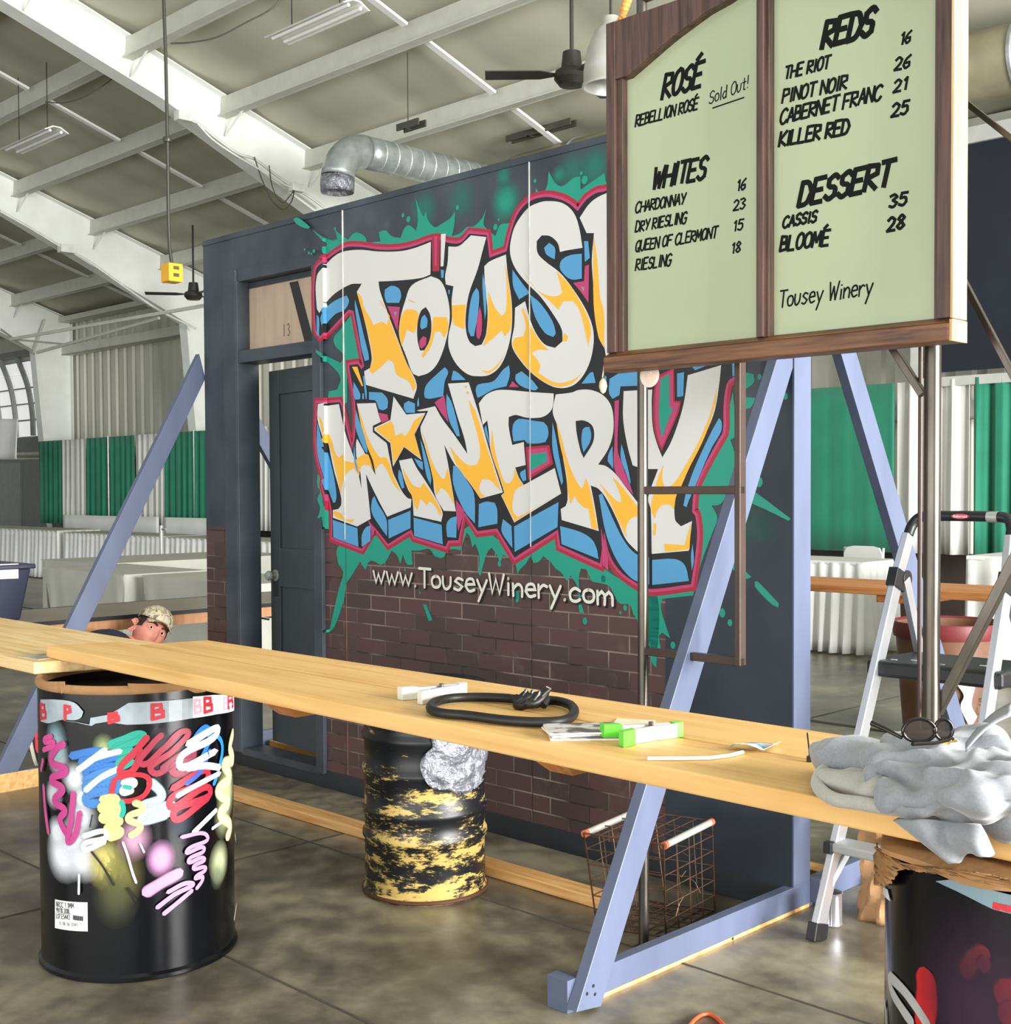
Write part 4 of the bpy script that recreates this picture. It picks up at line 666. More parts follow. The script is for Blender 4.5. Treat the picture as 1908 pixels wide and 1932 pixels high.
# ---- drum 3
c3 = (4.0, -1.68); R3 = .292
d3 = thing('steel_drum', 'glossy black drum at the right edge under torn brown paper, with red and white paint', 'drum', (*c3, 0))
m = MB(); drum_shell(m, c3, R3, .893); m.build('drum_body', GLB, d3, smooth=40)
m = MB()
def lidf(u, v):
    a = 2*math.pi*u; e = 1+.03*math.sin(5*a)+.02*math.sin(11*a+1); r = (R3+.012)*min(1, v*1.12)*e; z = .895-.014*max(0, v-.88)/.12+.003*math.sin(9*a+8*v)
    return (c3[0]+r*math.cos(a), c3[1]+r*math.sin(a), z+.003)
m.grid(lidf, 72, 14); m.build('paper_lid', TAN, d3, smooth=50)
cy3 = Cyl(c3, R3, .9)
ff = cy3.patch('V', [(60,250),(140,300),(330,420),(700,470),(1000,500),(1272,560),(1520,620),(1520,720),(1272,640),(900,545),(700,520),(480,500),(350,480),(290,520),(240,600),(215,630),(120,640),(60,625),(60,400)], .012)
for i, v in enumerate(ff.v):
    k = .006*math.sin(i*7.7); ff.v[i] = (v[0]+k*.5, v[1]-abs(k), v[2])
ff.build('torn_paper', TAN, d3, smooth=60, solid=.002)
cy3.patch('V', [(590,600),(720,585),(1000,650),(1300,730),(1500,780),(1500,980),(1280,900),(1120,860),(900,750),(780,690)], .004, False).build('tape_band', mat('film_teal', '#7d949c', .25, var=.1), d3, solid=.0008)
cy3.patch('V', [(1120,790),(1400,850),(1400,900),(1250,885),(1190,862),(1180,870),(1115,850)], .0056, False).build('tape_letter', REDT, d3)
K3 = cy3.stroke
for p, w, c, so in ([[(470,1400),(490,1650),(470,1920),(465,2050)],110,'#c01a1c',.2],[[(1070,1240),(960,1310),(880,1400),(840,1500)],70,'#8e1d1e',.4],[[(1040,1290),(1010,1450)],60,'#7a1c22',.45],[[(1380,1580),(1150,1730)],110,'#c01a1c',.25],[[(1400,1780),(1170,1890)],90,'#c01a1c',.25],[[(140,1460),(170,1620),(260,1780),(380,1950)],44,'#a9aaa8',.2],[[(145,1480),(300,1640),(480,1900),(520,2000)],44,'#a9aaa8',.2],[[(90,2000),(95,1800),(110,1740),(125,2000)],26,'#a9aaa8',.2],[[(70,1500),(80,1600)],30,'#8d9296',.3]): K3('V', p, w, c, so)
for x, y, r, c, al in ((1000,1600,420,'#3a2438',.5),(900,1850,300,'#402a40',.5)): cy3.blob('V', x, y, r, c, al)
cy3.mb.build('spray_graffiti', SPRAY, d3, col=True)
m = cy3.patch('V', [(90,650),(140,680),(165,790),(80,700)], .003, False); m.build('tape_scrap', film2, d3, solid=.0006)
# ---- planks
PINE = wood('pine_plank', '#e3b975', '#d0a05a', 0, scale=2.2); CL = wood('cleat_wood', '#b9783c', '#8d5526', 1)
pc = thing('plank_counter', 'long counter of two raw pine planks laid over the drums', 'counter', (1.0, -1.9, .906))
m = MB(); m.hexa([(.885, -1.865, .9065), (5.4, -1.935, .9065), (5.4, -1.692, .9065), (.96, -1.657, .9065), (.885, -1.865, .945), (5.4, -1.935, .945), (5.4, -1.692, .945), (.96, -1.657, .945)]); m.build('plank', PINE, pc, bevel=.004)
m = MB(); m.hexa([(1.08, -1.650, .9065), (5.4, -1.684, .9065), (5.4, -1.43, .9065), (1.14, -1.438, .9065), (1.08, -1.650, .945), (5.4, -1.684, .945), (5.4, -1.43, .945), (1.14, -1.438, .945)]); m.build('plank', PINE, pc, bevel=.004)
for s, w_ in ((2.13, .1), (3.04, .09), (1.22, .12)):
    m = MB(); t0 = -1.89 if s > 2 else -1.8
    m.prism([(s, t0, .9065), (s+w_, t0, .9065), (s+w_, -1.47, .9065), (s, -1.47, .9065), ][::-1], (0, 0, .0001)); m.hexa([(s+.015, t0+.03, .882), (s+w_-.015, t0+.03, .882), (s+w_-.015, -1.5, .882), (s+.015, -1.5, .882), (s, t0, .906), (s+w_, t0, .906), (s+w_, -1.47, .906), (s, -1.47, .906)]); m.build('cleat', CL, pc)
pb = thing('plank_counter', 'wide pale pine board at far left, its end tucked under the long planks', 'counter', (0, -1.9, .868))
m = MB(); m.hexa([(-1.9, -1.94, .8685), (.96, -1.94, .8685), (1.10, -1.425, .8685), (-1.9, -1.42, .8685), (-1.9, -1.94, .906), (.96, -1.94, .906), (1.10, -1.425, .906), (-1.9, -1.42, .906)]); m.build('plank', wood('pale_pine', '#ecd09a', '#d3a866', 0), pb, bevel=.004)
m = MB(); m.box((.50, -1.92, .845), (.60, -1.45, .8685)); m.build('cleat', CL, pb, bevel=.004)
# ---- menu board
DW = wood('old_dark_wood', '#5b4238', '#2e211d', 2, .5, 4, False); DWH = wood('old_brown_wood', '#7a5234', '#3c2619', 0, .45, 4, False); PW = wood('bare_pine_edge', '#cfae7c', '#b58f5c', 2, .5, 3, False)
tf, tb = -.75, -.676; SX0, SX1 = 2.253, 3.338
sg = thing('menu_board', 'hanging old window sash lettered as a wine price list in black on pale green glass', 'sign', (2.8, -.7, 1.78))
def yz(x, y): p = ont(x, y, tf); return (p[0], p[2])
zb = yz(1142, 702)[1]; zg = yz(1300, 650)[1]; zt = 2.813
mull = (yz(1423, 300)[0], yz(1462, 300)[0]-.024); gl = yz(1181, 300)[0]-.022; gr = yz(1768, 300)[0]; lo = yz(1144, 300)[0]
m = MB(); m.box((SX0-.003, tf-.006, zb), (SX1-.002, tb, zg-.012)); m.prism([(SX0, tf-.006, zg-.012), (SX0, tf+.02, zg+.004), (SX0, tb, zg+.004), (SX0, tb, zg-.012)], (SX1-SX0, 0, 0)); m.build('bottom_rail', DWH, sg, bevel=.004)
m = MB(); m.box((lo, tf, zg), (lo+(gl-lo)*.62, tb, zt)); m.box((lo+(gl-lo)*.6, tf+.012, zg), (gl, tb-.01, zt)); m.build('stile', DW, sg, bevel=.002)
m = MB(); m.box((gr, tf, zg), (SX1-.002, tb, zt)).box((gr-.012, tf+.012, zg), (gr, tb-.01, zt)); m.build('stile', DW, sg, bevel=.002)
m = MB(); m.box((SX1-.002, tf-.0005, zb+.055), (SX1+.004, tb+.001, zt)).box((SX1-.002, tf-.005, zb), (SX1+.005, tb+.001, zb+.052)); m.lathe([(0, .0105), (.012, .0105), (.012, 0)], (SX1, (tf+tb)/2+.006, 2.66), 14, 1, 'x'); m.build('bare_side', [PW, mat('knot_dark', '#5a3a20', .6)], sg)['label'] = 'bare pale pine side with a dark knot'
m = MB(); w_ = mull[1]-mull[0]; m.box((mull[0]+w_*.25, tf-.003, zg), (mull[1]-w_*.25, tb, zt)).box((mull[0], tf+.01, zg), (mull[1], tb-.01, zt)); m.build('mullion', DW, sg, bevel=.002)
# arched head
ar = [yz(*p) for p in ((1181,143),(1210,118),(1243,89),(1268,68),(1295,48),(1330,22),(1366,2))]; mid = (mull[0]+mull[1])/2
while ar[-1][0] < mid-.02: ar.append((ar[-1][0]+.05, ar[-1][1]+.028*max(0, (mid-ar[-1][0])/.25)))
ar[-1] = (mid, ar[-2][1]+.004); full = ar+[(2*mid-a, b) for a, b in ar[-2::-1]]; full = [(min(a, gr), b) for a, b in full]
m = MB(); m.prism([(lo, tf+.002, full[0][1])]+[(a, tf+.002, b) for a, b in full]+[(gr, tf+.002, zt), (lo, tf+.002, zt)], (0, tb-tf-.004, 0))
m.build('arched_head', DW, sg, bevel=.002)
GG = mat('milky_green_glass', '#a9b494', .16, var=.05, scale=2, spec=.6); gls = []
for a, b in ((gl-.01, mull[0]+.01), (mull[1]-.01, gr+.01)): gls.append(MB().box((a, -.715, zg-.005), (b, -.710, zt-.02)).build('glass_pane', GG, sg))
class Flat:
    def __init__(s, t): s.b = MB(); s.t = t
    def stroke(s, pts, w, layer, col):
        P = [np.array(p) for p in pts]; k = len(P)
        for i in range(k-1):
            d = P[i+1]-P[i]; L = np.linalg.norm(d)
            if L < 1e-6: continue
            d /= L; n = np.array([-d[1], d[0]])*w/2; e = d*w*.3; s.k = (getattr(s, 'k', 0)+1) % 40; s.b.add([(q[0], s.t-s.k*.00002, q[1]) for q in (P[i]-n-e, P[i+1]-n+e, P[i+1]+n+e, P[i]+n-e)], [(0, 1, 2, 3)])
tg = -.7152; BLKI = mat('black_sign_ink', '#0b0e0a', .7, spec=.2)
def gp(x, y): p = ont(x, y, tg); return (p[0], p[2])
for pane, items in ((0, [('ROSE',(1249,186),(1322,162),50,.013,.25,(3,)),('REBELLION ROSE',(1199,239),(1316,206),23,.0062,.2,(13,)),('Sold Out!',(1338,197),(1412,166),26,.0036,.1,()),('WHITES',(1231,357),(1330,336),44,.012,.25,()),('CHARDONNAY',(1199,402),(1292,384),22,.006,.2,()),('DRY RIESLING',(1199,438),(1294,420),22,.006,.2,()),('QUEEN OF CLERMONT',(1199,475),(1352,448),22,.006,.2,()),('RIESLING',(1199,511),(1265,500),23,.006,.2,()),('16',(1390,360),(1407,357),22,.006,.15,()),('23',(1384,397),(1406,393),21,.0055,.15,()),('15',(1383,436),(1402,433),21,.0055,.15,()),('18',(1380,478),(1397,475),21,.0055,.15,())]),
                    (1, [('REDS',(1551,90),(1645,64),54,.0155,.25,()),('THE RIOT',(1480,150),(1564,128),25,.007,.2,()),('PINOT NOIR',(1476,195),(1597,167),28,.0072,.2,()),('CABERNET FRANC',(1472,234),(1661,188),29,.0074,.2,()),('KILLER RED',(1470,277),(1600,252),30,.0085,.2,()),('16',(1698,84),(1718,80),24,.0065,.2,()),('26',(1688,132),(1717,127),25,.0068,.2,()),('21',(1686,174),(1711,168),24,.0068,.2,()),('25',(1682,220),(1713,214),26,.0075,.2,()),('DESSERT',(1507,388),(1678,350),48,.014,.25,()),('CASSIS',(1477,430),(1540,418),23,.0075,.2,()),('BLOOME',(1472,474),(1563,462),31,.0085,.2,(5,)),('35',(1678,391),(1711,386),25,.0078,.15,()),('28',(1674,436),(1706,430),27,.0082,.15,()),('Tousey Winery',(1470,580),(1645,556),36,.005,.12,())])):
    fl = Flat(tg)
    for txt, a, b, cap, w_, sl, acc in items:
        pa, pb_ = gp(*a), gp(*b); ph = gp(a[0], a[1]-cap); random.seed(len(txt)*7)
        lettering(fl, txt, pa, pb_, (ph[1]-pa[1])*.88, w_*.98, None, 0, sl, .22, .03, acc)
    if pane == 0: fl.stroke([gp(1345, 204), gp(1404, 184)], .004, 0, None)
    fl.b.build('painted_lettering', BLKI, gls[pane])
    tag(gls[pane], 'pale green pane listing '+('rose and white wines' if pane == 0 else 'red and dessert wines'))
# rope and shells
m = MB(); p0 = Vector(yz(1168, 44)+(0,)); q = lambda x, y, t=-.72: ont(x, y, t)
rp = [q(1166,46),(q(1176,28)),(q(1180,10)),q(1186,-12),q(1192,-40),q(1196,-70)]
for k in range(3): m.tube([(a+.006*math.cos(i*1.3+k*2.1), b+.006*math.sin(i*1.3+k*2.1), c) for i, (a, b, c) in enumerate(cr(rp, 8, False, 200))], .0055, 8)
for k in range(3): m.lathe([(0,0)]+[(.014*math.sin(math.pi*j/6), .012-.012*math.cos(math.pi*j/6)) for j in range(1, 7)], q(1178+3*k, 26-8*k), 12)
tag(m.build('rope', wood('orange_rope', '#e0a050', '#a8642a', 2, .8, 9, False)), 'frayed orange rope knotted at the top corner of the wine list', 'rope')
m = MB(); m.tube([q(1140,690), q(1139,700), q(1137,712)], .0022, 6); m.lathe([(0, -.034), (.008, -.028), (.013, -.012), (.011, .002), (.005, .012), (0, .016)], q(1138,722), 14)
tag(m.build('shell_pendant', mat('shell_ivory', '#d8c7a8', .4, var=.25, scale=30), smooth=50), 'small ivory shell on a white string under the left corner of the wine list', 'ornament')
# ---- pipe rack behind the sign
STL = mat('scuffed_steel', '#57524b', .3, .8, var=.35, scale=14, stretch=(1, 1, .25)); DST = mat('brown_flat_bar', '#4a3c34', .45, .4, var=.2)
rk = thing('pipe_rack', 'upright rack of scuffed steel pipes carrying the wine list, with slanting struts', 'rack', (2.74, -.59, 0))
m = MB(); m.tube([(2.268, -.59, 0), (2.268, -.59, 2.95)], .0165, 20); m.build('pipe', STL, rk, smooth=40)
m = MB(); m.tube([(3.213, -.59, 0), (3.213, -.59, 2.95)], .0215, 20); m.build('pipe', STL, rk, smooth=40)
m = MB(); m.tube([(3.17, -.57, 0), (3.17, -.57, 2.9)], .006, 8); m.build('thin_rod', DST, rk)
m = MB(); m.tube([(2.268, -.59, 2.93), (3.213, -.59, 2.93)], .018, 12); m.build('pipe', STL, rk)
for z in (1.4255, .928):
    m = MB(); m.box((2.27, -.60, z-.012), (2.635, -.578, z+.012)); m.build('rung', DST, rk, bevel=.002)
m = MB(); m.box((2.615, -.603, .916), (2.635, -.572, 2.0)); m.build('side_bar', DST, rk, bevel=.002)
for a, b, r in ((ont(1672,636,-.58), ont(1742,745,-.58), .010), (ont(1768,1345,-.57), ont(1925,1036,-.57), .013), (ont(1800,495,-.57), ont(1925,733,-.57), .008), (ont(1790,168,-.57), ont(1920,270,-.57), .007)):
    m = MB(); m.bar(a, b, r*2, r*2); m.build('strut', STL, rk, bevel=.002)
for s in (2.268, 3.213):
    m = MB(); m.box((s-.02, -.62, 0), (s+.02, -.55, .006)); m.build('foot_plate', DST, rk)
c = ont(1226, 708, -.612); m = MB(); m.lathe([(0, -.002), (.03, -.0015), (.037, 0), (.03, .0015), (0, .002)], c, 28, axis='y'); m.tube([(c[0]-.006, c[1]-.004, c[2]+.008), (c[0]+.008, c[1]-.004, c[2]+.006)], .0025, 6)
for v in range(1): pass
tag(m.build('shell_disc', mat('pearly_shell', '#e9c3ad', .3, var=.2, scale=26, col2='#f6efe8'), smooth=50), 'round pearly pink shell disc hung on the left rack pipe', 'ornament')
# ---------------------------------------------------------------- things on the counter
ZP = .9455
def on(x, y, z=ZP): return onz(x, y, z)
def clamp(name, label, c, ang, L, tip, body, tilt=0):
    e = thing(name, label, 'clamp', (c[0], c[1], ZP)); ca, sa = math.cos(ang), math.sin(ang)
    def tr(x, y, z): return (c[0]+x*ca-y*sa, c[1]+x*sa+y*ca, ZP+z)
    def plate(prof, z0, z1, nm, mt):
        m = MB(); n = len(prof); m.prism([tr(x, y, z0) for x, y in prof], (0, 0, z1-z0)); return m.build(nm, mt, e, bevel=.0015)
    for sgn in (1, -1):
        arm = [(-.5, .30), (-.2, .16), (.1, .10), (.42, .055), (.5, .02), (.5, 0), (.4, .0), (.1, .03), (-.2, .08), (-.5, .2)]
        plate([(x*L, (y+.02)*L*sgn) for x, y in arm], 0, .028, 'jaw_arm', body)
        plate([(x*L, (y+.02)*L*sgn) for x, y in [(-.52, .32), (-.28, .22), (-.28, .10), (-.52, .18)]], -.0, .030, 'handle_tip', tip)
        plate([(x*L, (y+.0)*L*sgn) for x, y in [(.40, .07), (.55, .05), (.55, .0), (.40, .0)]], -.0, .030, 'jaw_pad', tip)
    m = MB(); p = tr(.08*L, 0, 0); m.lathe([(0, 0), (.005, 0), (.005, .034), (0, .034)], p, 12); m.tube([tr(.08*L+.012*math.cos(a*.8), .012*math.sin(a*.8), .006+.0008*a) for a in range(24)], .0014, 6); m.build('spring', STL, e)
    return e
a = on(752, 1328); b = on(872, 1312); an = math.atan2(b[1]-a[1], b[0]-a[0])
WTIP = mat('grey_vinyl', '#c9ccc4', .4); WBODY = mat('zinc_plate', '#dfe2ea', .2, .6)
clamp('spring_clamp', 'bright metal spring clamp with grey tips beside the black cable loop', ((a[0]+b[0])/2+.0, (a[1]+b[1])/2+.02), an, .15, WTIP, WBODY)
a = on(1148, 1404); b = on(1264, 1393); an = math.atan2(b[1]-a[1], b[0]-a[0])
clamp('spring_clamp', 'rusty white spring clamp with bright green tips by the booklets', ((a[0]+b[0])/2, (a[1]+b[1])/2+.02), an, .145, mat('lime_vinyl', '#5fc43c', .35, var=.1), mat('worn_white_plate', '#d9cfc4', .4, .3, var=.3, scale=30))
# cable loop with knot
lp = [(812,1335),(830,1322),(880,1316),(960,1318),(1000,1325),(1040,1322),(1075,1330),(1084,1344),(1070,1358),(1030,1363),(960,1360),(880,1350),(830,1345)]
cbm = mat('black_cable', '#0c0c0c', .5, var=.2)
e = thing('cable_loop', 'thick black cable bound into a loop with a wired knot on the planks', 'cable', (*on(950,1340)[:2], ZP))
m = MB(); m.tube([(*on(x, y, ZP+.011)[:2], ZP+.0115) for x, y in cr([(x, y) for x, y in lp], 5, True, 200)], .0105, 12, closed=True); m.build('cable', cbm, e, smooth=50)
kn = on(1003, 1338); m = MB()
for i in range(5):
    a0 = i*1.25; m.tube([(kn[0]+.035*math.cos(a0+u*1.1)*(1-.2*u), kn[1]+.03*math.sin(a0+u*1.4), ZP+.012+.012*math.sin(u*2.2+i)+.004*i) for u in np.linspace(0, 3, 14)], .009, 8)
m.build('knot', cbm, e, smooth=50)
m = MB()
for i in range(3): m.tube([(kn[0]-.02+.02*i+.012*math.sin(u*2), kn[1]-.02+.014*u, ZP+.018+.026*math.sin(u*1.2)) for u in np.linspace(0, 2.6, 12)], .0018, 6)
m.tube([(kn[0]+.03, kn[1], ZP+.03), (kn[0]+.05, kn[1]+.01, ZP+.05), (kn[0]+.045, kn[1]-.0, ZP+.055)], .0016, 6); m.build('binding_wire', mat('silver_wire', '#b9bab8', .3, .8), e)
# booklets and loose cards
COVER = mat('booklet_cover', '#4a4640', .35, var=.5, scale=22, col2='#c9c5bc', detail=3, contrast=(.45, .55)); PAPER = mat('paper_white', '#e9e7e0', .6, var=.03); CARD = mat('card_cream', '#ddd3b8', .6, var=.12, scale=20)
def sheet(name, label, cat, c, w, l, h, ang, z, mts, group=None, cover=True):
    e = thing(name, label, cat, (c[0], c[1], z), group); ca, sa = math.cos(ang), math.sin(ang)
    q = [(c[0]+x*ca-y*sa, c[1]+x*sa+y*ca, z) for x, y in ((-w/2, -l/2), (w/2, -l/2), (w/2, l/2), (-w/2, l/2))]
    MB().prism(q, (0, 0, h)).build('pages', PAPER, e)
    if cover: MB().prism([(a, b, z+h+.0001) for a, b, _ in q], (0, 0, .0008)).build('cover', mts, e)
    return e
bc = on(1100, 1386); z = ZP
sheet('booklet', 'lowest glossy booklet of the pile beside the green-tipped clamp', 'booklet', (bc[0]+.01, bc[1]-.004, 0), .10, .145, .0035, -.75, z, COVER)
sheet('booklet', 'middle booklet of the glossy pile beside the green-tipped clamp', 'booklet', (bc[0]-.004, bc[1]+.004, 0), .10, .145, .0035, -.6, z+.005, COVER)
sheet('booklet', 'top glossy booklet with dark photo cover by the green-tipped clamp', 'booklet', (bc[0], bc[1], 0), .10, .145, .0035, -.68, z+.010, COVER)
p = on(1160, 1372, ZP+.002); sheet('leaflet', 'cream printed leaflet poking out behind the booklets', 'leaflet', (p[0]+.0, p[1]+.055, 0), .08, .10, .0012, .5, ZP, CARD)
p = on(78, 1239, .907); sheet('card', 'small printed card lying on the pale board at far left', 'card', (p[0], p[1]+.0, 0), .12, .09, .001, .1, .9065, mat('card_print', '#7a7566', .5, var=.5, scale=30, col2='#d5d1bd'))
# straw with packet, cable tie
m = MB(); m.tube([(*on(x, y, ZP+.003)[:2], ZP+.004) for x, y in ((1222,1432),(1280,1432),(1340,1431),(1378,1426),(1402,1420))], .0035, 8); tag(m.build('straw', mat('straw_cream', '#ece5cf', .4, var=.03), smooth=50), 'thin cream drinking straw lying on the front plank', 'straw')
def flap(u, v):
    a = on(1372, 1413); b = on(1462, 1407); c_ = on(1405, 1428); x = a[0]+(b[0]-a[0])*u+(c_[0]-a[0])*v*.55; y = a[1]+(b[1]-a[1])*u+(c_[1]-a[1])*v*.9
    return (x, y, ZP+.003+.016*abs(math.sin(3.1*u+1.2*v))*(.4+v*.6))
m = MB().grid(flap, 14, 8); tag(m.build('wrapper', mat('foil_wrapper', '#d4d9d6', .25, .2, var=.3, scale=28, col2='#6fb3b4', contrast=(.42, .5)), smooth=60, solid=.0006), 'small crumpled white and teal foil wrapper behind the straw', 'wrapper')
m = MB(); a = on(1528, 1437); m.tube([(a[0]-.06, a[1]+.09, ZP+.03), (a[0]-.02, a[1]+.03, ZP+.018), (a[0], a[1], ZP+.008)], .0015, 6); m.tube([(a[0]-.028, a[1]+.085, ZP+.02), (a[0]-.006, a[1]+.03, ZP+.015), (a[0], a[1], ZP+.008)], .0015, 6); m.box((a[0]-.004, a[1]-.004, ZP+.0), (a[0]+.004, a[1]+.004, ZP+.01)); tag(m.build('cable_tie', mat('black_nylon', '#17130f', .4)), 'black nylon cable tie standing up on the back plank', 'cable tie')
# ---------------------------------------------------------------- hooded sweatshirt
def cloth_blob(name, parts, mt, parent, vox=.006, disp=.012, smooth_it=4, seed=0, dscale=.09):
    mb = MB()
    for c, r, rot in parts:
        n1, n2 = 16, 24; R = Matrix.Rotation(rot[2], 3, 'Z') @ Matrix.Rotation(rot[1], 3, 'Y') @ Matrix.Rotation(rot[0], 3, 'X')
        vs = [Vector(c)+R@Vector((0, 0, -r[2]))]
        for i in range(1, n1):
            for j in range(n2):
                th = math.pi*i/n1; ph = 2*math.pi*j/n2; v = R@Vector((r[0]*math.sin(th)*math.cos(ph), r[1]*math.sin(th)*math.sin(ph), -r[2]*math.cos(th))); vs.append(Vector(c)+v)
        vs.append(Vector(c)+R@Vector((0, 0, r[2]))); fs = [(0, 1+(j+1) % n2, 1+j) for j in range(n2)]
        for i in range(n1-2):
            for j in range(n2): fs.append((1+i*n2+j, 1+i*n2+(j+1) % n2, 1+(i+1)*n2+(j+1) % n2, 1+(i+1)*n2+j))
        k = 1+(n1-2)*n2; fs += [(k+j, k+(j+1) % n2, len(vs)-1) for j in range(n2)]; mb.add(vs, fs)
    ob = mb.build(name, mt, parent, smooth=180)
    rm = ob.modifiers.new('r', 'REMESH'); rm.mode = 'VOXEL'; rm.voxel_size = vox; rm.use_smooth_shade = True
    sm = ob.modifiers.new('s', 'SMOOTH'); sm.iterations = smooth_it; sm.factor = .5
    tx = bpy.data.textures.new(name, 'DISTORTED_NOISE'); tx.noise_scale = dscale; tx.distortion = .9
    d = ob.modifiers.new('d', 'DISPLACE'); d.texture = tx; d.strength = disp; d.mid_level = .5
    t2 = bpy.data.textures.new(name+'b', 'CLOUDS'); t2.noise_scale = dscale*2.2; d2_ = ob.modifiers.new('d2', 'DISPLACE'); d2_.texture = t2; d2_.strength = disp*1.6; d2_.mid_level = .5
    return ob
HG = mat('heather_grey', '#84878b', .95, var=.09, scale=240, detail=3, sheen=.3); HL = mat('fleece_cream', '#a3a297', .95, var=.07, scale=200, detail=3, sheen=.3)
hc = on(1740, 1480)
hd = thing('sweatshirt', 'rumpled heather grey hooded sweatshirt heaped over the right end of the planks', 'sweatshirt', (hc[0], hc[1], ZP))
def HP(x, y, t=None, z=None):   # pixel on a chosen height
    return onz(x, y, z)
def E_(x, y, z, r, rot=(0, 0, 0)): p = onz(x, y, z); return ((p[0], p[1], z), r, rot)
cloth_blob('torso', [E_(1790,1455,1.0,(.14,.12,.045),(0,0,-.3)), E_(1860,1490,1.0,(.10,.10,.05)), E_(1770,1420,1.02,(.09,.06,.03),(0,0,.2)), E_(1850,1430,1.01,(.09,.07,.045)), E_(1740,1500,.98,(.09,.07,.035),(0,0,-.5)), E_(1820,1530,.965,(.10,.05,.03),(0,0,-.3)), E_(1905,1520,.975,(.07,.06,.035))], HG, hd, disp=.022, dscale=.07)
cloth_blob('sleeve', [E_(1612,1428,.985,(.085,.058,.042),(0,0,.15)), E_(1650,1440,.985,(.08,.05,.035),(0,0,-.2)), E_(1690,1450,.985,(.07,.05,.035))], HG, hd, disp=.010, dscale=.07)
cloth_blob('hood_lining', [E_(1612,1476,.968,(.085,.045,.026),(0,0,-.35)), E_(1662,1486,.97,(.09,.05,.028),(0,0,-.35)), E_(1575,1470,.96,(.04,.03,.016)), E_(1600,1468,.965,(.05,.045,.02),(0,0,-.4)), E_(1635,1462,.972,(.055,.05,.024),(0,0,-.4)), E_(1690,1490,.972,(.05,.05,.024))], HL, hd, disp=.010, dscale=.08)
m = MB(); rim = [onz(x, y, z) for x, y, z in ((1600,1440,.97),(1570,1445,.97),(1548,1462,.965),(1545,1485,.958),(1575,1508,.955),(1620,1515,.957),(1680,1525,.96),(1730,1528,.965))]; m.tube(cr(rim, 5, False, 200), [.011]*36, 12); m.build('hood_hem', HL, hd, smooth=60)
# sleeve end hanging over the front edge
def slv(u, v):
    tl = (1690,1545); tr_ = (1850,1560); bl = (1790,1622); br = (1872,1606)
    x = (tl[0]+(tr_[0]-tl[0])*u)*(1-v)+(bl[0]+(br[0]-bl[0])*u)*v; y = (tl[1]+(tr_[1]-tl[1])*u)*(1-v)+(bl[1]+(br[1]-bl[1])*u)*v+8*math.sin(u*9)*v
    p = ont(x, y, -1.955-.016*math.sin(u*8+v*2)-.012*math.sin(math.pi*v)-.02*math.sin(math.pi*u)); return p
m = MB().grid(slv, 26, 16); m.build('hanging_cuff', HG, hd, smooth=180, solid=.01)
m = MB()
def strap(u, v):
    x = 1908-(1908-1822)*u; y = 1338+(1412-1338)*u+(v-.5)*(24-8*u)-12*math.sin(u*3); return onz(x, y, 1.02+.03*u+.05*(1-u))
m.grid(strap, 14, 3); tag(m.build('strap', mat('grey_ribbon', '#8d8f96', .6, var=.1), smooth=60, solid=.002), 'flat grey strap trailing off the sweatshirt heap to the right', 'strap')
# sunglasses
gs = thing('sunglasses', 'black sunglasses with gold hinges lying upside down on the sweatshirt', 'sunglasses', onz(1745, 1400, 1.05)); BF = mat('black_acetate', '#120f0e', .15, var=.1); LENS = mat('smoke_lens', '#2e2925', .05, var=.02, alpha=.8); GOLD = mat('gold_hinge', '#e0b860', .2, .9)
gY = onz(1745, 1396, 1.05); gYy = W(*gY).y
def G(x, y, d=0): return ony(x, y, gYy+d)
for cx_, cy_, rx, ry in ((1735,1380,31,24),(1781,1378,17,21)):
    ring = [G(cx_+rx*math.cos(a), cy_+ry*math.sin(a)*(1.0 if math.sin(a) < 0 else .82)) for a in np.linspace(0, 2*math.pi, 28)[:-1]]
    m = MB(); m.tube(ring, .0028, 8, closed=True); m.build('rim', BF, gs, smooth=60)
    m = MB(); cc = G(cx_, cy_); m.add([cc]+ring, [(0, 1+i, 1+(i+1) % 27) for i in range(27)]); m.build('lens', LENS, gs, solid=.001)
m = MB(); m.tube([G(1702,1392), G(1672,1376, .02), G(1645,1364, .04)], [.003, .004, .0045], 8); m.build('temple', BF, gs, smooth=50)
m = MB(); m.tube([G(1798,1394), G(1765,1402,-.03), G(1722,1404,-.06)], .003, 8); m.build('temple', BF, gs, smooth=50)
m = MB(); m.box(tuple(np.array(G(1786,1399,-.006))-.004), tuple(np.array(G(1786,1399,-.006))+.004)); m.tube([G(1772,1401,-.005), G(1806,1398,-.005)], .0018, 6); m.build('hinge', GOLD, gs)
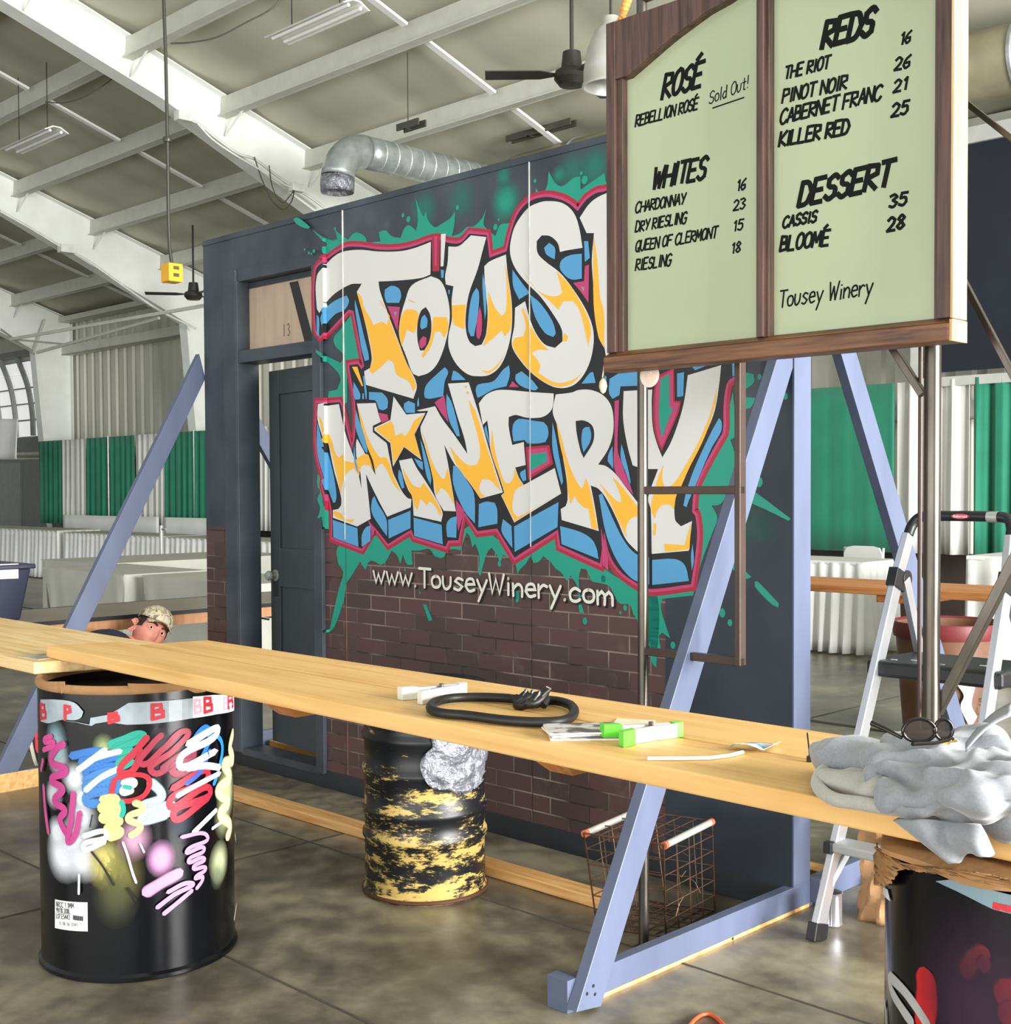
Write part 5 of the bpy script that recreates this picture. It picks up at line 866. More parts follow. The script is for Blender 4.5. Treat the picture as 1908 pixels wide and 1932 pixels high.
# ---------------------------------------------------------------- wire crate
RW = mat('rusty_wire', '#5a4334', .45, .5, var=.35, scale=30); TP = [(2.03,-.60),(2.30,-.53),(2.24,-.19),(1.97,-.26)]; BT = [(2.05,-.56),(2.27,-.48),(2.23,-.16),(2.01,-.24)]; zt_, zb_ = .315, .004
cr8 = thing('wire_crate', 'rusty wire milk crate on the floor inside the right brace', 'crate', (2.14, -.38, 0))
def CP(i, f, z):   # point on side i at fraction f, height fraction z
    a, b = TP[i], TP[(i+1) % 4]; c_, d_ = BT[i], BT[(i+1) % 4]
    return tuple((c_[k]+(d_[k]-c_[k])*f)*(1-z)+(a[k]+(b[k]-a[k])*f)*z for k in (0, 1))+(zb_+(zt_-zb_)*z,)
for i in range(4):
    m = MB()
    for f in np.linspace(0, 1, 5): m.tube([CP(i, f, 0), CP(i, f, 1)], .003 if f in (0, 1) else .0022, 6)
    for z in np.linspace(0, 1, 7): m.tube([CP(i, 0, z), CP(i, 1, z)], .003 if z in (0, 1) else .002, 6)
    m.tube([CP(i, .25, .62), CP(i, .33, .56), CP(i, .42, .6)], .002, 6); m.tube([CP(i, .2, .17), CP(i, .27, .28), CP(i, .36, .33)], .002, 6)
    m.build('wire_side', RW, cr8)
m = MB()
for f in np.linspace(0, 1, 7): m.tube([CP(0, f, 0), CP(2, 1-f, 0)], .0022, 6); m.tube([CP(1, f, 0), CP(3, 1-f, 0)], .0022, 6)
m.build('wire_grid', RW, cr8); m = MB()
for f in np.linspace(0, 1, 6): m.tube([CP(0, f, 1), CP(2, 1-f, 1)], .0022, 6)
for f in (.33, .66): m.tube([CP(1, f, 1), CP(3, 1-f, 1)], .0022, 6)
m.build('wire_grid', RW, cr8)
for i, mt in ((1, mat('pale_roller', '#c9c8bc', .3, .5, var=.1)), (3, MATS['pale_roller'])):
    m = MB(); m.tube([CP(i, .04, .99), CP(i, .96, .99)], .0115, 14); m.build('edge_roller', mt, cr8, smooth=40)
    m = MB(); m.tube([CP(i, .0, .99), CP(i, .05, .99)], .0125, 12); m.build('roller_cap', mat('rust_orange', '#a8583a', .6), cr8, smooth=40); MB().tube([CP(i, .95, .99), CP(i, 1, .99)], .0125, 12).build('roller_cap', mat('rust_orange', '#a8583a', .6), cr8, smooth=40)
# floor timbers
m = MB(); a = onz(446,1514,0); b = onz(922,1656,0); dd = (b[1]-a[1])/(b[0]-a[0])
m.hexa([(-3.2, a[1]+.0, 0.001), (2.20, b[1]+.018, 0.001), (2.20, b[1]+.107, 0.001), (-3.2, a[1]+.089, 0.001), (-3.2, a[1], .039), (2.20, b[1]+.018, .039), (2.20, b[1]+.107, .039), (-3.2, a[1]+.089, .039)])
PW2 = wood('floor_timber', '#dcae70', '#b87f42', 0)
FT1 = MB(); FT1.hexa([(-1.12, a[1]+.0, 0.001), (2.0, b[1]+.014, 0.001), (2.0, b[1]+.103, 0.001), (-1.12, a[1]+.089, 0.001), (-1.12, a[1], .039), (2.0, b[1]+.014, .039), (2.0, b[1]+.103, .039), (-1.12, a[1]+.089, .039)])
tag(FT1.build('timber', PW2, bevel=.003), 'long bare pine timber lying on the floor in front of the brick wall', 'timber')
p = onz(1525,1642,0); m = MB(); m.box((2.48, p[1]-.05, .001), (5.0, p[1]+.04, .039)); 
m = MB(); m.box((-1.15, .36, .001), (2.39, .45, .039)); tag(m.build('timber', PW2, bevel=.003), 'bare pine timber on the floor behind the painted wall', 'timber')
m = MB(); p = onz(1560,1650,0); m.box((2.485, p[1]-.02, .001), (4.6, p[1]+.07, .039)); tag(m.build('timber', PW2, bevel=.003), 'bare pine timber on the floor beside the step ladder', 'timber')
# ---------------------------------------------------------------- step ladder
AL = mat('aluminium', '#d3d6dc', .28, .75, var=.06, scale=10, stretch=(1, 1, .2)); BP = mat('black_plastic', '#17181b', .4, var=.15, scale=20); AG = mat('step_grey', '#a5a6a6', .45, .4, var=.08)
ld = thing('step_ladder', 'aluminium step ladder with black platform and handle behind the right pipe', 'ladder', (2.84, .1, 0))
for s0, s1 in ((2.625, 2.655), (3.06, 3.03)):
    m = MB(); m.bar((s0, -.165, .03), (s1, .29, 1.13), .024, .055, up=(0, 1, 0)); m.build('front_rail', AL, ld, bevel=.003)
    m = MB(); m.bar((s1, .29, 1.13), (s1+(.012 if s0 < 2.8 else -.012), .345, 1.27), .024, .05, up=(0, 1, 0)); m.build('upper_rail', AL, ld, bevel=.003)
    m = MB(); m.bar((s1+(.012 if s0 < 2.8 else -.012), .32, 1.12), (s0, .86, .03), .022, .04, up=(0, 1, 0)); m.build('rear_leg', AL, ld, bevel=.003)
    m = MB(); m.bar((s1, .275, 1.09), (s1, .30, 1.15), .034, .075, up=(0, 1, 0)); m.lathe([(0, -.02), (.03, -.02), (.03, .02), (0, .02)], (s1, .33, 1.12), 18, axis='x'); m.build('hinge_bracket', BP, ld, bevel=.002)
    m = MB(); m.bar((s0, -.17, 0), (s0, -.155, .055), .034, .075, up=(0, 1, 0)); m.build('rubber_foot', BP, ld, bevel=.003)
    m = MB(); m.bar((s0, .87, 0), (s0, .85, .05), .034, .055, up=(0, 1, 0)); m.build('rubber_foot', BP, ld, bevel=.003)
hp = [(2.667, .345, 1.27), (2.672, .36, 1.30), (2.69, .37, 1.325), (2.72, .372, 1.333), (2.97, .372, 1.333), (3.0, .37, 1.325), (3.014, .36, 1.30), (3.018, .345, 1.27)]
m = MB(); m.tube(cr(hp, 4, False, 200), .0175, 14); m.build('handle', BP, ld, smooth=50)
m = MB(); m.tube([(2.93, .372, 1.333), (2.965, .372, 1.333)], .0182, 14); m.build('handle_grip', AG, ld, smooth=50)
m = MB(); m.lathe([(0, 0), (1, 0)], (0, 0, 0), 24, axis='y'); m.v = [(2.845+.030*v[0], .3535, 1.334+.0085*v[2]) for v in m.v]; bd = m.build('brand_badge', mat('badge_red', '#c8222c', .3), ld)
fl = Flat(.3532); random.seed(5)
for ch in 'Rubbermaid': FT.setdefault(ch, FT.get(ch.lower(), FT['o']))
FT['b'] = [[(0, 1), (0, 0)], [(0, .2), (.4, .6), (.75, .3), (.4, 0), (0, .15)]]; FT['a'] = [[(.7, .55), (.3, .6), (0, .25), (.3, 0), (.7, .2)], [(.72, .6), (.75, 0)]]
lettering(fl, 'Rubbermaid', (2.822, 1.3305), (2.868, 1.3305), .008, .0011, None, 0, 0, .2, .0); fl.b.build('badge_lettering', mat('badge_white', '#f3eef0', .4), bd)
m = MB(); z = .86; m.hexa([(2.615, .155, z-.055), (3.075, .155, z-.055), (3.06, .46, z-.055), (2.63, .46, z-.055), (2.615, .155, z), (3.075, .155, z), (3.06, .46, z), (2.63, .46, z)]); pf = m.build('platform', BP, ld, bevel=.012)
m = MB()
for i in range(7):
    x = 2.68+.055*i; m.box((x, .2+.03*(i % 3), z), (x+.02, .21+.03*(i % 3), z+.0008))
m.build('paint_splash', mat('splash_white', '#c9cacc', .6), pf)
for z, t in ((.30, -.06), (.58, .055)):
    m = MB(); m.box((2.635, t-.045, z-.03), (3.05, t+.05, z)); m.build('step', AG, ld, bevel=.006)
    for s_ in (2.63, 3.052): m = MB(); m.box((s_-.014, t-.055, z-.034), (s_+.014, t-.03, z+.004)); m.build('step_cap', BP, ld, bevel=.003)
m = MB(); m.bar((2.66, -.02, .27), (2.63, -.12, .14), .006, .02); m.build('step_brace', AG, ld); m = MB(); m.bar((3.03, -.02, .27), (3.05, -.12, .14), .006, .02); m.build('step_brace', AG, ld)
# paper bag, can, cord
KB = mat('paper_bag_brown', '#b58c62', .8, var=.16, scale=7, bump=.8, detail=9)
def bagf(u, v):
    a = 2*math.pi*u; r = 1/max(abs(math.cos(a)), abs(math.sin(a)), .78)*.95; w_, d_ = .105-.012*v, .07-.01*v
    k = .010*math.sin(7*a+9*v)+.008*math.sin(13*a-14*v); return (2.715+(w_*r+k)*math.cos(a), .17+(d_*r+k)*math.sin(a), .37*v+(.012*math.sin(6*a) if v > .95 else 0))
e = thing('paper_bag', 'crumpled brown paper bag standing under the step ladder', 'bag', (2.715, .17, 0)); m = MB().grid(bagf, 64, 22); m.build('bag', KB, e, smooth=25, solid=.002)
m = MB(); p = [ons(x, y, 2.93) for x, y in ((1640,1640),(1655,1640),(1655,1648),(1640,1648))]

cn = thing('tin_can', 'silver tin can on the floor beside the ladder foot', 'can', (2.58, .0, 0)); m = MB(); m.lathe([(0, .001), (.034, .001), (.036, .004), (.034, .01), (.034, .10), (.036, .106), (.033, .108), (.033, .02), (0, .02)], (2.58, .0, 0), 32); m.build('can_body', mat('tin', '#d5d3dc', .18, .85, var=.06), cn, smooth=40)
m = MB(); m.tube(cr([onz(x, y, .006) for x, y in ((1285,1960),(1302,1934),(1322,1916),(1340,1914),(1362,1930),(1385,1958))], 5, False, 200), .0055, 10); tag(m.build('power_cord', mat('orange_cord', '#c4572e', .45), smooth=50), 'loop of orange power cord on the concrete at the bottom edge', 'cord')
# ================================================================ background
m = MB(); m.box((-20, 8.22, 0), (7, 8.3, .77)); struct(m, 'baseboard_back', mat('dark_wainscot', '#3a322c', .6))
GRN = mat('green_drape', '#1b7a5e', .8, var=.1, scale=3, sheen=.2); WDR = mat('white_drape', '#d9d9d2', .8, var=.03, scale=3); SKM = mat('white_skirt', '#e8e9e6', .8, var=.02)
def drape(s0, s1, z0, z1, t, mt, label, cat='curtain', name='curtain', group=None, amp=.035, per=.16, seed=0):
    rnd = random.Random(seed); ph = [rnd.uniform(0, 6) for _ in range(4)]
    s0 += .012; s1 -= .012
    def f(u, v):
        s = s0+(s1-s0)*u; k = .55+.45*(1-v)
        a = amp*k*(math.sin(2*math.pi*s/per+ph[0]+.4*math.sin(s*2+ph[1]))+.45*math.sin(2*math.pi*s/(per*.43)+ph[2]))
        return (s, t+a, z0+(z1-z0)*v)
    n = max(12, int((s1-s0)/per*9)); return tag(MB().grid(f, n, 6).build(name, mt, smooth=70, solid=.004), label, cat, group)
TD = 7.72
def sx(x, y=850, t=TD): return ont(x, y, t)[0]
L_ = [(72,117,GRN,'green drape, leftmost of the row at the far left, beside the grey door'), (117,163,WDR,'white drape, first white one from the far left end'), (163,203,GRN,'green drape just left of the bare upright pole at far left'), (206,255,GRN,'green drape just right of the bare upright pole at far left'), (255,312,WDR,'white drape crossed by the slanting left brace'), (312,365,GRN,'green drape right of the slanting left brace'), (368,402,GRN,'green drape half hidden by the left end of the painted wall')]
for i, (a, b, mt, lb) in enumerate(L_): drape(sx(a), sx(b), .79, 2.43, TD, mt, lb, seed=i, amp=.028, per=.2)
e = sx(402)
for i, (a, b, mt, lb) in enumerate([(e+.02, e+2.3, WDR, 'white drape glimpsed through the door gap of the painted wall')]): drape(a, b, .79, 2.43, TD, mt, lb, seed=9)
R_ = [(1524,1690,GRN,'wide flat green drape between the wall post and the rear brace'), (1691,1833,WDR,'white drape behind the thick right-hand pipe'), (1834,1990,GRN,'green drape at the right edge behind the ladder handle')]
for i, (a, b, mt, lb) in enumerate(R_): drape(sx(a, 850), sx(b, 850), .79, 2.44, TD, mt, lb, seed=20+i, amp=.004 if i == 0 else .04, per=.30 if i == 0 else .2)
PLM = mat('pole_aluminium', '#c6c8c6', .35, .7)
for x, lb in ((204.5,'slim upright drape pole between two green drapes at far left'), (366.5,'slim upright drape pole just left of the painted wall')):
    s = sx(x); m = MB(); m.tube([(s, TD, 0), (s, TD, 2.45)], .022, 10); m.box((s-.2, TD-.2, 0), (s+.2, TD+.2, .01)); tag(m.build('drape_pole', PLM), lb, 'pole')
# low white drape fences + their post
for i, (a, b, lb) in enumerate(((118, 300, 'low white drape rail behind the skirted tables, left stretch'), (308, 420, 'low white drape rail behind the skirted tables, stretch next to the painted wall'))):
    drape(sx(a, 1000, 6.9), sx(b, 1000, 6.9), .0, 1.0, 6.9, SKM, lb, 'drape rail', 'low_drape', amp=.006, per=.9, seed=30+i)
s = sx(305, 1000, 5.3); m = MB(); m.tube([(s, 5.3, 0), (s, 5.3, .95)], .03, 10); m.tube([(s, 5.3, .9), (s+.12, 5.3, .9)], .02, 8); tag(m.build('rail_post', PLM), 'short bright metal post between two skirted tables', 'post')
# skirted tables
def skirted(s0, s1, t0, t1, z, label, per=.085, top=None, seed=0, sk=.02):
    e = thing('skirted_table', label, 'table', ((s0+s1)/2, (t0+t1)/2, 0)); rnd = random.Random(seed)
    m = MB(); m.box((s0, t0, z-.03), (s1, t1, z)); m.build('tabletop', top or SKM, e, bevel=.008)
    P = [(s0, t1), (s0, t0), (s1, t0), (s1, t1)]; segs = []; tot = 0
    for a, b in zip(P, P[1:]): L = math.hypot(b[0]-a[0], b[1]-a[1]); segs.append((tot, L, a, b)); tot += L
    def f(u, v):
        d = u*tot
        for (o, L, a, b) in segs:
            if d <= o+L+1e-9: break
        k = (d-o)/L; x = a[0]+(b[0]-a[0])*k; y = a[1]+(b[1]-a[1])*k; nx, ny = (b[1]-a[1])/L, -(b[0]-a[0])/L
        w_ = sk*(.25+1.2*v)*(math.sin(6.2832*d/per+1.3*math.sin(d*3+seed))+.4*math.sin(6.2832*d/(per*2.7)+seed))+.012*v
        return (x-nx*w_*-1, y-ny*w_*-1, z-.012-(z-.03)*v)
    MB().grid(f, int(tot/per*8), 7).build('skirt', SKM, e, smooth=70, solid=.003); return e
GT = mat('grey_cover', '#b9b9b0', .7, var=.06, scale=2)
skirted(-18.6, sx(108, 1010, 5.6), 5.6, 6.35, .80, 'skirted table farthest left, below the grey door', .16, GT, 1)
skirted(sx(119, 1010, 5.6), sx(302, 1010, 5.6), 5.6, 6.3, .78, 'skirted table in the middle of the far left row, behind the slanting brace', .15, GT, 2)
skirted(sx(316, 1010, 5.6), sx(316, 1010, 5.6)+3.0, 5.55, 6.3, .78, 'skirted table half hidden behind the left end of the painted wall', .15, GT, 3)
a = onz(1530,1235,0); b = onz(1715,1250,0)
skirted(-2.9, -.62, 5.95, 6.6, .80, 'skirted table with long white pleats between wall post and ladder', .13, SKM, 4, .03)
e_ = skirted(ont(1822,1100,5.2)[0], 2.2, 5.2, 5.9, .93, 'tall white-clothed table at the right edge behind the ladder', .3, SKM, 5, .03)
# folding chairs (only the backs show over the table)
CHW = mat('chair_white', '#d7d8d4', .4, var=.03)
for s, lb in ((-2.25, 'white folding chair whose back shows beside the painted wall post'), (-1.3, 'white folding chair whose back shows over the middle of the pleated table')):
    e = thing('folding_chair', lb, 'chair', (s, 6.95, 0)); m = MB()
    pr = [(-.20, .62), (-.20, .80), (-.17, .86), (-.1, .875), (.1, .875), (.17, .86), (.20, .80), (.20, .62)]; m.prism([(s+x, 7.15, z) for x, z in pr], (0, .025, 0)); m.build('backrest', CHW, e, bevel=.004)
    m = MB(); m.box((s-.21, 6.76, .43), (s+.21, 7.14, .45)); m.build('seat', CHW, e, bevel=.006)
    for x in (-.2, .2):
        m = MB(); m.tube([(s+x, 7.18, .86), (s+x, 7.15, .45), (s+x, 6.76, 0)], .012, 8); m.build('leg', CHW, e); m = MB(); m.tube([(s+x*.9, 6.8, .44), (s+x*.9, 7.2, 0)], .012, 8); m.build('leg', CHW, e)
# grey-clothed tables nearer the camera
GC = mat('grey_cloth', '#b4b4aa', .85, var=.08, scale=2.5); GCL = mat('pale_cloth', '#dcdcd4', .8, var=.04)
def clothed(s0, s1, t0, t1, label, z=.76, hem=.12, seed=0):
    e = thing('clothed_table', label, 'table', ((s0+s1)/2, (t0+t1)/2, 0))
    P = [(s0, t1), (s0, t0), (s1, t0), (s1, t1)]; m = MB(); rnd = random.Random(seed)
    m.box((s0, t0, z-.01), (s1, t1, z)); segs = []; tot = 0
    for a, b in zip(P, P[1:]): L = math.hypot(b[0]-a[0], b[1]-a[1]); segs.append((tot, L, a, b)); tot += L
    def f(u, v):
        d = u*tot
        for (o, L, a, b) in segs:
            if d <= o+L+1e-9: break
        k = (d-o)/L; x = a[0]+(b[0]-a[0])*k; y = a[1]+(b[1]-a[1])*k; nx, ny = -(b[1]-a[1])/L, (b[0]-a[0])/L
        c = min(k, 1-k); w_ = .03*v+.05*v*math.exp(-c*9)*math.sin(c*40+seed)+.012*v*math.sin(d*7+seed); return (x-nx*w_*-1, y-ny*w_*-1, z-.005-(z-hem)*v)
    m.grid(f, 90, 8); m.build('cloth', GC, e, smooth=60)
    for a_ in ((s0+.1, t0+.1), (s1-.1, t0+.1), (s0+.1, t1-.1), (s1-.1, t1-.1)):
        MB().tube([(*a_, 0), (*a_, z-.02)], .014, 8).build('leg', PLM, e)
    return e
clothed(-6.0, -4.56, 1.32, 2.1, 'table under a plain grey cloth left of the cap-wearing person', hem=.2, seed=1)
clothed(-4.42, -2.9, 1.40, 2.15, 'table under a grey cloth directly behind the cap-wearing person', hem=.2, seed=2)
clothed(-7.3, -6.1, 1.9, 4.1, 'long pale-topped table running away behind the dark storage tote', hem=.2, seed=3)
# brown folding table
BT_ = mat('brown_laminate', '#8d8070', .3, var=.12, scale=3); PLY = mat('plywood_orange', '#b5835a', .6, var=.15, scale=5, stretch=(1, 6, 1))
e = thing('folding_table', 'brown-topped folding table with black edge behind the cap-wearing person', 'table', (-2.1, .1, 0)); s0, s1, t0, t1 = -2.45, -1.70, -1.55, 1.35
MB().box((s0+.005, t0+.005, .722), (s1-.005, t1-.005, .742)).build('tabletop', BT_, e); MB().box((s0, t0, .722), (s0+.0051, t1, .744)).box((s1-.0051, t0, .722), (s1, t1, .744)).box((s0, t0, .722), (s1, t0+.0051, .744)).box((s0, t1-.0051, .722), (s1, t1, .744)).build('edge_trim', mat('black_trim', '#17171a', .4), e)
MB().box((s1-.03, t0+.03, .662), (s1-.012, t1-.03, .7215)).box((s0+.012, t0+.03, .662), (s0+.03, t1-.03, .7215)).build('apron', PLY, e)
for t in (t0+.35, t1-.35):
    for s in (s0+.1, s1-.1):
        m = MB(); m.tube(cr([(s, t, .7), (s, t+.01, .5), (s, t+.07*(1 if t > 0 else -1), .35), (s, t+.09*(1 if t > 0 else -1), .014)], 4, False, 200), .0125, 8); m.build('leg', PLM, e, smooth=50)
    MB().tube([(s0+.1, t, .62), (s1-.1, t, .62)], .01, 8).build('crossbar', PLM, e); MB().bar((-2.08, t, .6), (-2.08, t+(.45 if t < 0 else -.45), .7), .02, .012).build('stay', MATS['black_trim'], e)
# tote on it
TB = mat('navy_plastic', '#2b2f44', .4, var=.1); r = ont(58, 1048, -.9)
e = thing('storage_tote', 'dark navy plastic tote with a white label on the brown table', 'box', (-2.1, -1.1, .745)); a = ons(40, 1150, -1.85); b_ = ons(58, 1050, -1.83); tt = a[1]
m = MB(); m.hexa([(-2.3, tt-.50, .7455), (-1.86, tt-.50, .7455), (-1.86, tt, .7455), (-2.3, tt, .7455), (-2.34, tt-.56, 1.02), (-1.83, tt-.56, 1.02), (-1.83, tt+.05, 1.02), (-2.34, tt+.05, 1.02)]); m.build('tote_body', TB, e, bevel=.01)
m = MB(); m.box((-2.36, tt-.58, 1.02), (-1.815, tt+.07, 1.045)); m.build('tote_lid', TB, e, bevel=.006)
q = [ons(x, y, -1.842) for x, y in ((-40,1066),(33,1063),(33,1091),(-40,1094))]; m = MB(); m.prism([(-1.838, p[1], p[2]) for p in q], (.002, 0, 0)); 
m.v = [(v[0]+.005, v[1], v[2]) for v in m.v]; m.build('tote_label', MATS['paper_white'], e)
# far-left banner and shutter column
a = ony(-30, 785, 22.5); b = ony(33, 866, 22.5)
def bnf(u, v): return (a[0]+(b[0]-a[0])*u, a[1]+(b[1]-a[1])*u+.03*math.sin(u*9+v*3), a[2]+(b[2]-a[2])*v-.05*math.sin(u*5)*v)
def bnf(u, v): return (-20.0+1.6*u, ony(0, 820, 22.5)[1]+.04*math.sin(u*9+v*2), 2.95-.85*v+.05*u)
a = ont(33, 790, 6.6); b = ont(33, 866, 6.6); m = MB().grid(lambda u, v: (a[0]-1.6*(1-u), 6.6+.03*math.sin(u*9+v*2), a[2]+.06*(1-u)+(b[2]-a[2]-.03*(1-u))*v), 16, 6)
m.tube([(a[0]-.8, 6.6, a[2]), (a[0]-.8, 6.6, roofz(6.6)-.2)], .008, 6)
tag(m.build('banner', SKM, smooth=60, solid=.004), 'plain white banner hanging at the far left edge', 'banner')
# right: bench, barrel
BN = wood('orange_plank', '#c98a52', '#9a5d30', 0); e = thing('plank_counter', 'orange-brown plank counter at the right, behind the step ladder', 'counter', (1.5, 2.0, .906))
MB().box((-.6, 1.95, .9065), (3.8, 2.18, .945)).build('plank', BN, e, bevel=.003)
MB().box((-.6, 2.19, .9065), (3.8, 2.42, .945)).build('plank', BN, e, bevel=.003)
p = ont(1657, 1137, 1.98)[0]; MB().box((p, 1.96, .872), (p+.22, 2.4, .9065)).build('cleat', CL, e, bevel=.004)
for s_, lb in ():
    dd_ = thing('steel_drum', lb, 'drum', (s_, 2.18, 0)); m = MB(); drum_shell(m, (s_, 2.18), .29, .872, (.3, .58)); m.lathe([(0, .855), (.28, .855), (.294, .872)], (s_, 2.18, 0), 40); m.build('drum_body', GLB, dd_, smooth=40)
p = onz(1776, 1400, 0); bc_ = (p[0]-.02, p[1]+.12); e = thing('trash_barrel', 'brown barrel with a red rim standing behind the step ladder', 'barrel', (*bc_, 0))
BRN = mat('barrel_brown', '#6f4d38', .5, var=.3, scale=5, bump=.2)
m = MB(); m.lathe([(.001, .0), (.235, .0), (.24, .02), (.262, .3), (.285, .60), (.29, .66), (.278, .66), (.27, .6), (.23, .05), (.001, .04)], (*bc_, 0), 40); m.build('barrel_body', BRN, e, smooth=40)
m = MB(); m.lathe([(.272, .60), (.29, .665), (.300, .672), (.305, .66), (.300, .60), (.296, .585)], (*bc_, 0), 48); m.build('red_rim', mat('red_liner', '#6a2022', .5, var=.15, scale=9), e, smooth=60)
cb = Cyl(bc_, .272, .66)
class CD(CylDraw): pass
dr = CylDraw(cb, 'P', .012)
for i, ch in enumerate('SUIP'): q = cb.uz(1852-3*i*.5, 1330+17*i); random.seed(i); lettering(dr, ch, (q[0]*.272, q[1]), (q[0]*.272+.03, q[1]), .038, .006, None, 0, 0, .1, 0)
dr.b.build('painted_letters', mat('cream_paint', '#ead9a0', .5), e)
cb.patch('P', [(1806,1292),(1838,1296),(1832,1330),(1842,1352),(1830,1372),(1818,1350),(1812,1330),(1818,1312)], .010).build('white_tape', SKM, e, solid=.001)
# dark framed panel high on the back wall at the right
FR = mat('pale_frame', '#b7b9b4', .5, var=.08); a = ont(1722, 700, 7.75); b = ont(1700, 735, 7.75); zlo = b[2]
e = thing('wall_panel', 'large dark navy panel in a pale frame high at the right of the back wall', 'panel', (2.5, 7.7, 2.4))
MB().box((a[0]+.22, 7.74, zlo+.14), (6.5, 7.78, 4.6)).build('panel_sheet', mat('midnight', '#151b26', .5, var=.2, scale=2), e)
MB().box((a[0], 7.70, zlo), (6.5, 7.84, zlo+.09)).build('frame_bar', FR, e, bevel=.004); MB().box((a[0], 7.70, zlo+.09), (a[0]+.1, 7.84, 4.75)).build('frame_bar', FR, e, bevel=.004); MB().box((a[0]+.15, 7.72, zlo+.09), (a[0]+.22, 7.8, 4.75)).build('frame_bar', FR, e, bevel=.004)
MB().box((a[0], 7.70, 4.6), (6.5, 7.84, 4.75)).build('frame_bar', FR, e, bevel=.004)
# ---------------------------------------------------------------- overhead
GAL = mat('galvanised', '#a9b0b0', .35, .55, var=.22, scale=9, stretch=(1, 1, 1), bump=.15); ZN = mat('old_duct_olive', '#9a957b', .5, .3, var=.15, scale=4)
c = ony(1865, 124, 11.0); dt, dz, rr = c[1], c[2], .30
eL = ont(950, 330, dt)[0]
dk = thing('ventilation_duct', 'big round spiral duct under the roof behind the painted wall', 'duct', (0, dt, dz))
m = MB(); pts_ = [(eL+.3, dt, dz)]; m.lathe([(rr, x) for x in np.arange(eL+.35, 4.5, .12)], (0, dt, dz), 36, axis='x')
m.build('duct_tube', ZN, dk, smooth=40)
m = MB(); m.lathe([(rr, eL+.35), (rr*.85, eL+.1), (rr*.6, eL+.0), (.17, eL-.05)], (0, dt, dz), 36, axis='x'); m.build('end_reducer', ZN, dk, smooth=60)
m = MB()
for x in np.arange(eL+1.2, 4.4, 1.25): m.lathe([(rr+.001, x), (rr+.014, x+.01), (rr+.014, x+.04), (rr+.001, x+.05)], (0, dt, dz), 36, axis='x')
m.build('seam_rings', GAL, dk, smooth=40)
# branch duct towards the camera with a turned-down elbow
z_ = dz; tE = None
for k in np.arange(.5, 6, .02):
    pp = W(eL-.0, dt-k, dz); d = np.array(pp)-CAMP; X = CX+FPX*(d@Rt)/(d@Fw)
    if X < 688: tE = dt-k; break
br = thing('ventilation_duct', 'galvanised branch duct ending in a turned-down elbow with foil tape', 'duct', (eL, dt, dz)); rb = .17
def ringtube(P, r, nm, mt): m = MB(); m.tube(P, r, 28, cap=False); return m.build(nm, mt, br, smooth=50, solid=.006)
ringtube([(eL, dt-.02-(dt-.02-tE)*k/14, dz) for k in range(15)], [rb+.003*(k % 2) for k in range(15)], 'duct_tube', GAL)
R_b = .36; el = [(eL, tE-R_b*math.sin(a), dz-R_b+R_b*math.cos(a)) for a in np.linspace(0, math.pi/2*.95, 12)]; ringtube(el, rb+.004, 'elbow', GAL)
l = Vector(el[-1]); ringtube([l, l+Vector((0, -.005, -.08)), l+Vector((0, -.005, -.16))], [rb+.006, rb+.008, rb+.002], 'foil_collar', foil)
m = MB()
for k in range(1, 12):
    t = dt-(dt-tE)*k/12; m.lathe([(rb+.004, t), (rb+.008, t+.008), (rb+.004, t+.016)], (eL, 0, dz), 28, axis='y')
m.build('seam_rings', mat('seam_light', '#cdd3d3', .4, .5), br)
# hangers
DKM = mat('dark_bracket', '#45453a', .6)
def rod(x0, y0, Y, y1, nm, lb, mt, r=.006, cat='hanger rod', extra=None):
    a = ony(x0, y1, Y); top = (a[0], a[1], roofz(a[1])-.02); m = MB(); m.tube([a, top], r, 6)
    if extra: extra(m, a)
    return tag(m.build(nm, mt), lb, cat)
def tray(L):
    def f(m, a): m.box((a[0]-L*.35, a[1]-.06, a[2]-.05), (a[0]+L*.65, a[1]-.04, a[2]+.02)); m.box((a[0]-L*.35, a[1]+.04, a[2]-.05), (a[0]+L*.65, a[1]+.06, a[2]+.02)); m.box((a[0]-.02, a[1]-.06, a[2]-.05), (a[0]+.02, a[1]+.06, a[2]-.04))
    return f
rod(770, 0, 13.5, 236, 'hanger_bracket', 'short dark bracket on a thin rod above the branch duct', DKM, .006, 'bracket', tray(.35))
rod(1002, 30, 14.5, 250, 'hanger_bracket', 'long dark bracket on a thin rod above the big duct', DKM, .007, 'bracket', tray(1.0))
# ceiling fans
FB = mat('fan_black', '#2a2925', .5)
def fan(x, y, Y, R, label, ang, blades=3):
    c = ony(x, y, Y); e = thing('ceiling_fan', label, 'fan', c); top = roofz(c[1])-.05
    MB().tube([(c[0], c[1], c[2]+.12), (c[0], c[1], top)], .016, 10).build('down_rod', FB, e)
    m = MB(); m.lathe([(0, .16), (.07, .15), (.085, .02), (.13, 0), (.14, -.06), (.10, -.11), (0, -.12)], c, 24); m.build('motor', FB, e, smooth=40)
    for k in range(blades):
        a = ang+k*2*math.pi/blades; ca, sa = math.cos(a), math.sin(a); m = MB()
        q = [(.12, -.02), (.25, -.07), (R, -.075), (R, .075), (.25, .07), (.12, .02)]; m.prism([(c[0]+x_*ca-y_*sa, c[1]+x_*sa+y_*ca, c[2]-.03+y_*.12) for x_, y_ in q], (0, 0, .008)); m.build('blade', FB, e)
    return e
fan(1079, 135, 10.0, .68, 'black ceiling fan beside the silver bowl lamp', math.radians(225))
fan(365, 552, 19.5, .72, 'small dark ceiling fan far off, right of the yellow box', math.radians(235))
